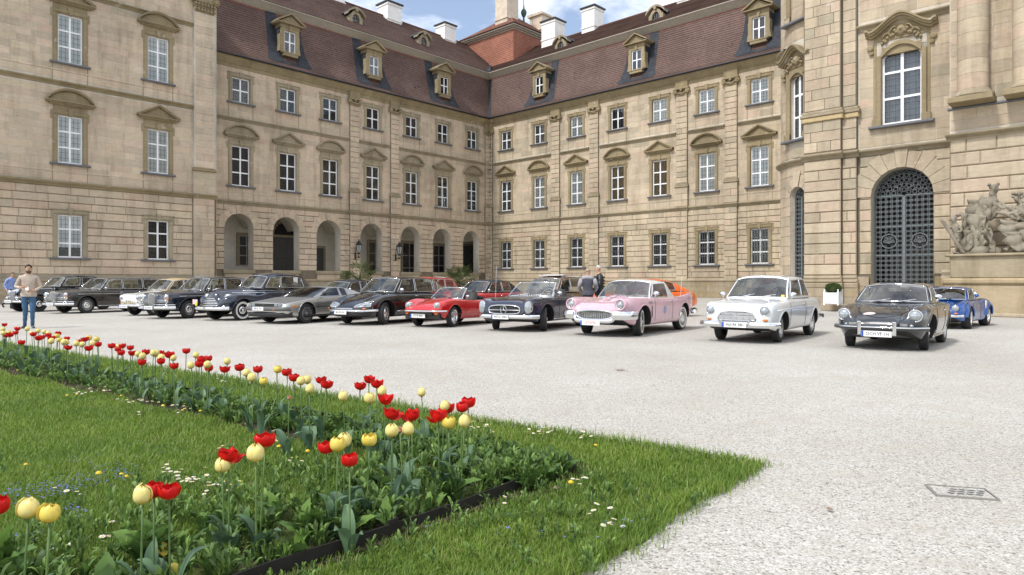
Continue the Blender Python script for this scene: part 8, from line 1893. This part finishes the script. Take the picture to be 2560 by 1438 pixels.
# herbs in the lawn beside the bed
pts = []; kd = []; sc = []
for k in range(1500):
    s = rg.rand()*5-.2; w = .82+rg.gamma(1.5, .25); p = K+e2*s+n2*w
    if p[1] > 1.9: pts.append(p); kd.append(3); sc.append(rg.uniform(.45, .8))
    if len(pts) > 330: break
for k in range(260):
    p = K+e2*rg.rand()*4.2-n2*(.05+rg.rand()*1.0); pts.append(p); kd.append(3); sc.append(rg.uniform(.3, .6))
scatter_leaves('lawn_herbs', pts, kd, lambda k: 14, sc, [GREENA, GREENB], 'low leafy herbs growing among the lawn grass')
# broad-leaved plants near the camera, each a thing with its leaves
def leaf_mesh(i, mat, nm='leaf'):
    v, f = PA[i]; return quads_mesh(nm, v, f, [mat], None, True)
LM = [leaf_mesh(0, GREENA), leaf_mesh(1, GREENA)]
spots = [(1.05, .18, 'broad-leaved green plant against the metal edging near the corner of the bed'), (1.95, .22, 'broad-leaved green plant against the metal edging in the middle of the bed'), (2.9, .15, 'broad-leaved green plant at the edging beside bare soil'), (2.6, .55, 'broad-leaved plant behind the nearest red tulips'), (3.05, .85, 'low broad-leaved plant at the back of the bed near the yellow tulips')]
for s, w, lb in spots:
    p = K+e2*s+n2*w; t = thing('leafy_plant', lb, 'plant', (p[0], p[1], .02), 0, 'broad-leaved plants in the tulip bed')
    for k in range(13): link('leaf', LM[k % 2], t, (0, 0, 0), (rg.uniform(-.4, .4), -rg.uniform(.25, 1.2), rg.rand()*6.28), float(rg.uniform(1.1, 1.7)))
# metal edging
EDGM = plain('brown_steel_edging', (.030, .024, .024), .5, .3, var=.3, scale=9)
t = thing('bed_edging', 'dark brown steel edging strip along the outer side of the tulip bed', 'edging', (0, 0, 0))
for nm, dr, L in (('edging_strip', e2, 5.5), ('edging_strip', e1, 16)):
    m = MB(); k = 24 if L < 6 else 50
    m.sweep([(*(K+dr*L*i/k+.006*np.array((math.sin(i*1.7), math.cos(i*1.3)))), .048+.008*math.sin(i*.8)) for i in range(k+1)], [(-.004, -.05), (.004, -.05), (.004, .035), (-.004, .035)]); m.build(nm, EDGM, t)
m = MB(); m.box(-.03, .03, -.004, .004, -.06, .05); m.build('edging_joint', EDGM, t, (*(K+e2*1.6), .05), (0, 0, math.atan2(e2[1], e2[0])))
# soil clods and pebbles
VV = []; m = MB()
for k in range(700):
    p = K+e2*rg.rand()*5+n2*rg.rand()*.5 if k < 350 else K+e2*rg.rand()*5-n2*(.01+rg.gamma(1.2, .05)); s = rg.uniform(.004, .014); c = (p[0], p[1], .026 if k < 350 else .016)
    a = rg.rand(6)*.6+.7; m.add([(c[0]+s*a[0], c[1], c[2]), (c[0], c[1]+s*a[1], c[2]), (c[0]-s*a[2], c[1], c[2]), (c[0], c[1]-s*a[3], c[2]), (c[0], c[1], c[2]+s*a[4]*.8)], [(0, 1, 4), (1, 2, 4), (2, 3, 4), (3, 0, 4)])
tag(m.build('soil_clods', m_ground('clod_soil', (.07, .055, .045), (.15, .125, .10), 40)), 'small crumbs of soil and stone along the edging', 'soil', kind='stuff')

# tulips -------------------------------------------------------------------------------------
def m_petal(name, c1, c2, c3):
    n = N(name); uv = n.obj(); sp = n.n('ShaderNodeSeparateXYZ'); n.l(uv, sp.inputs[0]); st = n.noise(n.map(uv, (60, 60, 8)), 3, 4, .6)
    c = n.mixf(n.ramp(st, [(.35, 0.), (.7, 1.)]), c1, c2); c = n.mixf(n.ramp(n.math('MULTIPLY', sp.outputs[2], 14), [(.0, 1.), (.35, 0.)]), c, c3)
    b_ = n.n('ShaderNodeBsdfPrincipled'); n.l(c, b_.inputs['Base Color']); b_.inputs['Roughness'].default_value = .42; b_.inputs['Specular IOR Level'].default_value = .35
    t = n.n('ShaderNodeBsdfTranslucent'); n.l(c, t.inputs[0]); x = n.n('ShaderNodeMixShader'); x.inputs[0].default_value = .22; n.l(b_.outputs[0], x.inputs[1]); n.l(t.outputs[0], x.inputs[2]); n.l(x.outputs[0], n.o.inputs[0]); return n.m
RED = m_petal('red_petal', (.60, .008, .008), (.72, .016, .012), (.60, .05, .01)); YEL = m_petal('yellow_petal', (.83, .69, .17), (.85, .77, .40), (.81, .60, .06)); YELO = m_petal('bright_yellow_petal', (.82, .64, .08), (.83, .69, .20), (.80, .56, .05)); SALM = m_petal('faded_petal', (.60, .28, .16), (.62, .36, .24), (.5, .2, .1))
STEMM = m_leaf('tulip_stem', (.12, .20, .065), .2, .1)
def petal(H, rp, wmax, tip, outer, mat, fl=0):
    nu, nt_ = 6, 7; P = []
    for j in range(nt_+1):
        t = j/nt_; r = interp(rp, t)*(1.0 if outer else .90); wa = wmax*(math.sin(PI*min(1, .12+t*.80))**.7)*(1 if t < .75 else max(.0, 1-((t-.75)/.25)**tip)); row = []
        for i in range(nu+1):
            u = -1+2*i/nu; ph = u*wa; rr = r*(1-.10*u*u*(1-t))+fl*t*t*.012*abs(u); row.append((rr*math.cos(ph), rr*math.sin(ph), H*t-.004*u*u*t+(.003*math.sin(u*7) if t > .9 else 0)))
        P.append(row)
    m = MB(); m.grid(P); return m
STY = dict(red=(.066, [(0, .006), (.15, .030), (.4, .042), (.75, .044), (1, .041)], 1.0, 3.6, RED), redopen=(.066, [(0, .006), (.15, .031), (.45, .046), (.8, .050), (1, .054)], .98, 3.4, RED), yel=(.080, [(0, .006), (.12, .026), (.4, .0365), (.75, .031), (.92, .018), (1, .006)], 1.12, 4.0, YEL), yelopen=(.070, [(0, .006), (.15, .030), (.45, .038), (.8, .034), (1, .020)], 1.12, 3.4, YELO), faded=(.035, [(0, .004), (.3, .014), (.7, .012), (1, .016)], .8, 2, SALM))
TM = {}
for k_, (H, rp, wm, tp, mt) in STY.items():
    po = petal(H, rp, wm, tp, True, mt).mesh('petal', mt, smooth=True); pi_ = petal(H*.97, rp, wm, tp, False, mt).mesh('petal', mt, smooth=True)
    bl = MB()
    for i in range(6):
        q = petal(H*(1 if i % 2 else .97), rp, wm, tp, bool(i % 2), mt); a = i*PI/3; bl.add([(x*math.cos(a)-y*math.sin(a), x*math.sin(a)+y*math.cos(a), z) for x, y, z in q.v], q.f)
    TM[k_] = (po, pi_, bl.mesh('bloom', mt, smooth=True))
TL = []
for i in range(3):
    L = (.24, .20, .27)[i]; P = []
    for j in range(9):
        t = j/8; wd = (.032, .038, .028)[i]*math.sin(PI*min(1, .10+.88*t))**.8; x = .010+L*(.08+.36*t**1.8)*(t); z = L*(math.sin(t*1.35)*.82); P.append([(x-abs(u)*.006+.010*(1-t), u*wd, z+abs(u)*wd*.35+.006*math.sin(t*9+i)*abs(u)) for u in (-1, -.5, 0, .5, 1)])
    m = MB(); m.grid(P); TL.append(m.mesh('leaf', GLAU, smooth=True))
STEM = {}
FOC = 1686.
def tulip(px, py, kind, label=None, hh=None, leaves=2):
    h = hh or rg.uniform(.40, .46); H = STY[kind][0]; Zt = FOC*(1.32-(h+H*.5))/(py-704); X = (px-1280)/FOC*Zt
    near = Zt < 5.2; grp = 'red tulips in the bed' if kind.startswith('red') else ('faded tulips in the bed' if kind == 'faded' else 'yellow tulips in the bed')
    col = 'red' if kind.startswith('red') else ('faded' if kind == 'faded' else 'yellow')
    t = thing('tulip', label or ('%s tulip %s' % (col, 'in the dense far end of the row, near the standing man' if px < 210 else ('in the middle of the long row along the gravel' if px < 450 else 'in the nearer half of the long row along the gravel'))), 'tulip', (X, Zt, .015), rg.rand()*6.28, grp)
    lx, ly = rg.uniform(-.025, .025, 2); k = round(h, 2)
    m = MB(); m.tube([(0, 0, 0), (lx*.25, ly*.25, h*.35), (lx*.65, ly*.65, h*.7), (lx, ly, h)], .0042 if near else .005, 6); m.build('stem', STEMM, t, smooth=True)
    rot = (rg.uniform(-.14, .14), rg.uniform(-.14, .14), rg.rand()*6); sc_ = float(rg.uniform(.92, 1.1))
    if near:
        for i in range(6):
            o = link('petal', TM[kind][0 if i % 2 else 1], t, (lx, ly, h), (rot[0], rot[1], rot[2]+i*PI/3+rg.uniform(-.08, .08)), (sc_*float(rg.uniform(.95, 1.05)),)*3)
            if kind == 'redopen' and i in (1,): o.rotation_euler = Euler((0, .45, rot[2]+i*PI/3))
    else: link('bloom', TM[kind][2], t, (lx, ly, h), rot, sc_)
    for i in range(leaves): link('leaf', TL[rg.randint(0, 3)], t, (0, 0, 0), (rg.uniform(-.1, .1), rg.uniform(-.15, .25), rg.rand()*6.28), float(rg.uniform(.8, 1.15)))
FAR = [(38, 107, 'R'), (10, 140, 'Y'), (25, 172, 'Y'), (65, 167, 'Y'), (45, 193, 'R'), (148, 140, 'R'), (133, 170, 'R'), (98, 188, 'R'), (203, 140, 'Y'), (180, 248, 'R'), (258, 170, 'Y'), (280, 183, 'R'), (290, 155, 'Y'), (290, 215, 'R'), (328, 207, 'R'), (355, 160, 'Y'), (370, 190, 'R'), (392, 175, 'Y'), (440, 178, 'R'), (445, 195, 'Y'), (400, 215, 'R'), (397, 238, 'Y'), (462, 225, 'Y'), (485, 245, 'Y'), (516, 215, 'R'), (535, 245, 'Y'), (528, 290, 'R'), (590, 255, 'Y'), (618, 238, 'R'), (660, 225, 'R'), (634, 263, 'Y'), (692, 212, 'Y'), (703, 293, 'R'), (720, 255, 'Y'), (773, 222, 'Y'), (780, 262, 'R'), (880, 275, 'R'), (905, 302, 'R'), (928, 285, 'Y'), (965, 273, 'R'), (1027, 287, 'R'), (974, 327, 'R'), (1045, 332, 'R'), (1082, 335, 'Y'), (1117, 355, 'Y'), (1102, 403, 'R'), (1143, 325, 'R'), (1182, 330, 'Y'), (1216, 335, 'Y'), (1245, 330, 'R'), (1252, 365, 'Y'), (1262, 395, 'R'), (1308, 350, 'R'), (1344, 367, 'Y'), (1366, 437, 'R'), (1447, 318, 'R'), (1540, 345, 'Y'), (1512, 425, 'Y'), (1580, 385, 'R'), (1567, 420, 'R'), (1637, 375, 'R'), (1620, 420, 'Y'), (1643, 452, 'R'), (1768, 398, 'Y'), (1738, 465, 'R'), (1888, 447, 'R'), (1942, 485, 'Y'), (1975, 525, 'Y'), (2020, 462, 'R'), (2035, 552, 'Y'), (2165, 460, 'Y')]
for x, y, c in FAR: tulip(x/3.126, y/3.126+780, ('redopen' if rg.rand() < .35 else 'red') if c == 'R' else ('yelopen' if rg.rand() < .2 else 'yel'), hh=float(rg.uniform(.41, .47)))
MID = [(365, 268, 'red', 'red tulip directly beside a yellow one where the row nears the gravel edge'), (437, 310, 'red', None), (490, 332, 'yel', None), (535, 320, 'yel', None), (543, 397, 'yel', None), (630, 325, 'redopen', None), (652, 365, 'redopen', None), (828, 450, 'yel', 'single yellow tulip standing apart between two clumps of red tulips'), (918, 380, 'redopen', 'wide-open red tulip at the left of a clump of three near the gravel'), (1000, 325, 'redopen', 'highest red tulip of the clump of three near the gravel'), (1060, 365, 'redopen', 'red tulip with a drooping petal at the right of the clump of three'), (1038, 465, 'yel', None), (1133, 415, 'yel', None), (1128, 483, 'redopen', 'red tulip in front of a yellow one below the clump of three'), (1453, 420, 'yel', 'tall pale yellow tulip standing alone before the gravel'),
       (1195, 605, 'redopen', 'open red tulip above a closed yellow one, left of two such pairs'), (1350, 618, 'redopen', 'open red tulip above a closed yellow one, right of two such pairs'), (1185, 725, 'yel', 'closed yellow tulip below the left red tulip of two pairs'), (1340, 720, 'yel', 'closed yellow tulip below the right red tulip of two pairs'), (1275, 717, 'faded', 'withered salmon tulip between the two closed yellow tulips'), (1570, 530, 'yel', 'yellow tulip half hidden behind the red cluster at the corner of the bed'), (1622, 550, 'red', 'red tulip in the middle of the cluster at the corner of the bed'), (1558, 612, 'redopen', 'leftmost red tulip of the cluster at the corner of the bed'), (1725, 545, 'red', 'half hidden red tulip of the right pair at the corner of the bed'), (1778, 508, 'red', 'topmost red tulip at the corner of the bed'), (1645, 668, 'yelopen', 'open yellow tulip below the red cluster at the corner'), (1725, 655, 'yel', 'closed yellow tulip below the red cluster at the corner'), (680, 857, 'red', 'rounded red tulip beside a yellow one in the front arm of the bed'), (748, 850, 'yelopen', 'yellow tulip peeping out behind the rounded red one'), (812, 805, 'yel', 'closed pale yellow tulip right of the rounded red one'), (990, 798, 'yelopen', 'yellow tulip with dark stamens showing through a gap'), (858, 970, 'red', 'low red tulip in front of the others in the middle of the front arm'), (375, 465, 'faded', 'withered salmon tulip among leaves in the long row')]
for x, y, k_, lb in MID: tulip(600+x/3.126, 850+y/3.126, k_, lb, hh=float(rg.uniform(.41, .46)), leaves=3)
NEAR = [(650, 1109, 'red', 'red tulip just above a pale yellow one at the left of the front arm', .50), (641, 1142, 'yel', 'pale yellow tulip just below a red one at the left of the front arm', .47), (572, 1150, 'redopen', 'red tulip with one petal folded out sideways', .44), (560, 1168, 'yel', 'pale tulip hidden behind the red one with a folded petal', .40), (351, 1247, 'yel', 'pale yellow tulip beside two red ones', .42), (384, 1238, 'red', 'left red tulip of a touching pair', .42), (425, 1241, 'red', 'right red tulip of a touching pair', .42), (1, 1272, 'red', 'red tulip cut off by the left edge of the photo', .44), (53, 1286, 'yel', 'large pale yellow tulip nearest the camera', .45), (109, 1297, 'yelopen', 'open yellow tulip with dark markings beside the large pale one', .44)]
for x, y, k_, lb, hh in NEAR: tulip(x, y, k_, lb, hh=hh, leaves=3)
for x, y in ((405, 1372), (463, 1412)):          # petals fallen on the bed
    Zt = FOC*1.20/(y-704); o = link('fallen_petal', TM['yelopen'][0], None, ((x-1280)/FOC*Zt, Zt, .10), (1.2, .3, x), 1.0); tag(o, 'yellow petal fallen among the tulip leaves', 'petal', 'fallen yellow petals')

# small lawn flowers ---------------------------------------------------------------------------
DW = plain('daisy_white', (.80, .79, .76), .6, var=.04); DY = plain('daisy_yellow', (.75, .48, .02), .6); DB = plain('speedwell_blue', (.20, .24, .72), .6); DG = plain('flower_stalk', (.07, .13, .03), .6)
def flower_mesh(nm, r, k, mats, hz, cr=.35, wide=.5):
    m = MB()
    for i in range(k):
        a = 2*PI*i/k; d = PI/k*wide*1.3; m.add([(0, 0, hz), (r*.7*math.cos(a-d), r*.7*math.sin(a-d), hz+.002), (r*math.cos(a), r*math.sin(a), hz+.001), (r*.7*math.cos(a+d), r*.7*math.sin(a+d), hz+.002)], [(0, 1, 2, 3)], 0)
    m.lathe([(r*cr, hz+.001), (r*cr*.7, hz+r*cr*.6), (0, hz+r*cr*.8)], 8, 'z', mi=1); m.tube([(0, 0, 0), (.003, 0, hz)], .0012, 4, mi=2); return m.mesh(nm, mats)
DM = [flower_mesh('daisy', .0155, 13, [DW, DY, DG], z) for z in (.07, .085)]; DD = flower_mesh('dandelion', .018, 18, [DY, DY, DG], .08, .8, 1.0)
def ground_pt(x, y): Zt = FOC*(1.32-.06)/(y-704); return (x-1280)/FOC*Zt, Zt
CL = [(195, 982, 30, 8, 12), (245, 978, 26, 7, 10), (330, 1005, 34, 7, 16), (395, 1005, 25, 6, 8), (455, 1022, 28, 10, 14), (345, 1033, 10, 5, 4), (430, 1180, 40, 10, 10), (490, 1200, 50, 14, 18), (540, 1225, 50, 14, 14), (560, 1130, 26, 10, 5), (680, 1112, 14, 14, 8), (690, 1090, 20, 8, 3), (735, 1160, 50, 16, 5), (1180, 1070, 30, 10, 10), (1230, 1085, 24, 8, 5), (1350, 1085, 28, 7, 12), (1275, 1048, 10, 5, 3), (1440, 1095, 50, 8, 5), (1450, 1208, 22, 7, 5), (1540, 1318, 40, 20, 6), (1490, 1280, 30, 10, 3), (150, 1370, 60, 20, 3), (300, 1340, 80, 20, 4), (1256, 1255, 10, 8, 2), (560, 955, 14, 8, 4), (590, 945, 10, 6, 3), (170, 1240, 40, 12, 4)]
for cx_, cy_, sx_, sy2, k in CL:
    for i in range(k):
        X, Y = ground_pt(cx_+rg.normal()*sx_*.55, cy_+rg.normal()*sy2*.55); o = link('daisy', DM[i % 2], None, (X, Y, .0), (rg.uniform(-.25, .25), rg.uniform(-.25, .25), rg.rand()*6), float(rg.uniform(.85, 1.25))); tag(o, 'small white daisy scattered in the lawn', 'daisy', 'daisies in the lawn')
for x, y in ((65, 1167), (245, 1197), (302, 1193), (312, 1192), (770, 1133), (1427, 1211), (263, 980), (192, 990), (170, 993), (305, 991), (370, 994), (408, 1021), (455, 1033), (503, 1033), (45, 927), (112, 922), (618, 1067), (1485, 1117), (700, 1128)):
    X, Y = ground_pt(x, y); o = link('dandelion', DD, None, (X, Y, 0), (rg.uniform(-.2, .2), rg.uniform(-.2, .2), rg.rand()*6), float(rg.uniform(.8, 1.2))); tag(o, 'yellow dandelion flower in the lawn', 'dandelion', 'dandelions in the lawn')
m = MB()
for cx_, cy_, sx_, sy2, k in ((200, 1205, 60, 14, 90), (120, 1228, 70, 16, 100), (290, 1185, 50, 16, 70), (60, 1010, 70, 8, 60), (250, 1150, 80, 20, 40), (30, 1240, 40, 16, 50), (180, 1280, 40, 10, 30), (40, 1360, 40, 20, 30), (330, 1000, 60, 6, 20), (1300, 1340, 160, 30, 14), (1560, 1310, 60, 14, 8), (420, 1110, 60, 20, 20)):
    for i in range(k):
        X, Y = ground_pt(cx_+rg.normal()*sx_*.6, cy_+rg.normal()*sy2*.6); z = rg.uniform(.06, .095); s = rg.uniform(.006, .011)
        m.add([(X-s, Y, z), (X, Y-s, z+.003), (X+s, Y, z), (X, Y+s, z-.001)], [(0, 1, 2, 3)])
tag(m.build('blue_lawn_flowers', DB), 'tiny blue flowers scattered through the lawn', 'flowers', kind='stuff')

# ------------------------------------------------------------------ drain cover and litter on the gravel
t = thing('drain_cover', 'rectangular iron drain cover set in the gravel, half filled with stones', 'drain cover', (2.80, 4.205, .004), R(-16))
m = MB(); a, c = .17, .115
for q in ((-a, a, -c, -c+.008), (-a, a, c-.008, c), (-a, -a+.008, -c+.008, c-.008), (a-.008, a, -c+.008, c-.008)): m.box(*q, -.02, .008)
m.build('frame', plain('rusty_iron', (.24, .225, .21), .8, .1), t); m = MB(); m.box(-a+.016, a-.016, -c+.016, c-.016, -.02, .005); m.build('gravel_fill', GRAVEL, t)
for i in range(4):
    for j in range(3): m = MB(); m.lathe([(0, .001), (.016, .0012), (.018, .0)], 10, 'z'); m.v = [(v[0]*1.3, v[1]*.6, v[2]+.002) for v in m.v]; m.build('slot', plain('wet_iron', (.16, .19, .22), .15, .6), t, (-.07+.05*i+.02*j, -.05+.045*j, .005))
m = MB()
for k in range(60):
    p = Vector((rg.normal()*.05, rg.normal()*.035, .0)); d = Vector((rg.normal(), rg.normal(), .6)).normalized()*.05; m.add([p, p+Vector((.004, 0, 0)), p+d], [(0, 1, 2)])
o = m.build('dry_tuft', plain('dry_grass', (.16, .10, .06), .9), None, (1.60, 9.94, .004)); tag(o, 'small brown tuft of dry grass lying on the gravel', 'dry grass')
for x, y in ((1636, 967), (1470, 965), (2075, 1280), (1390, 1247)):
    Zt = FOC*1.32/(y-704); m = MB(); m.add([(0, -.02, .006), (.03, 0, .012), (0, .02, .006), (-.03, 0, .01)], [(0, 1, 2, 3)]); o = m.build('dry_leaf', plain('dry_leaf', (.22, .15, .10), .8), None, ((x-1280)/FOC*Zt, Zt, .01 if x != 1390 else .06), (0, 0, x)); tag(o, 'small dry brown leaf lying on the ground', 'leaf', 'dry leaves on the ground')
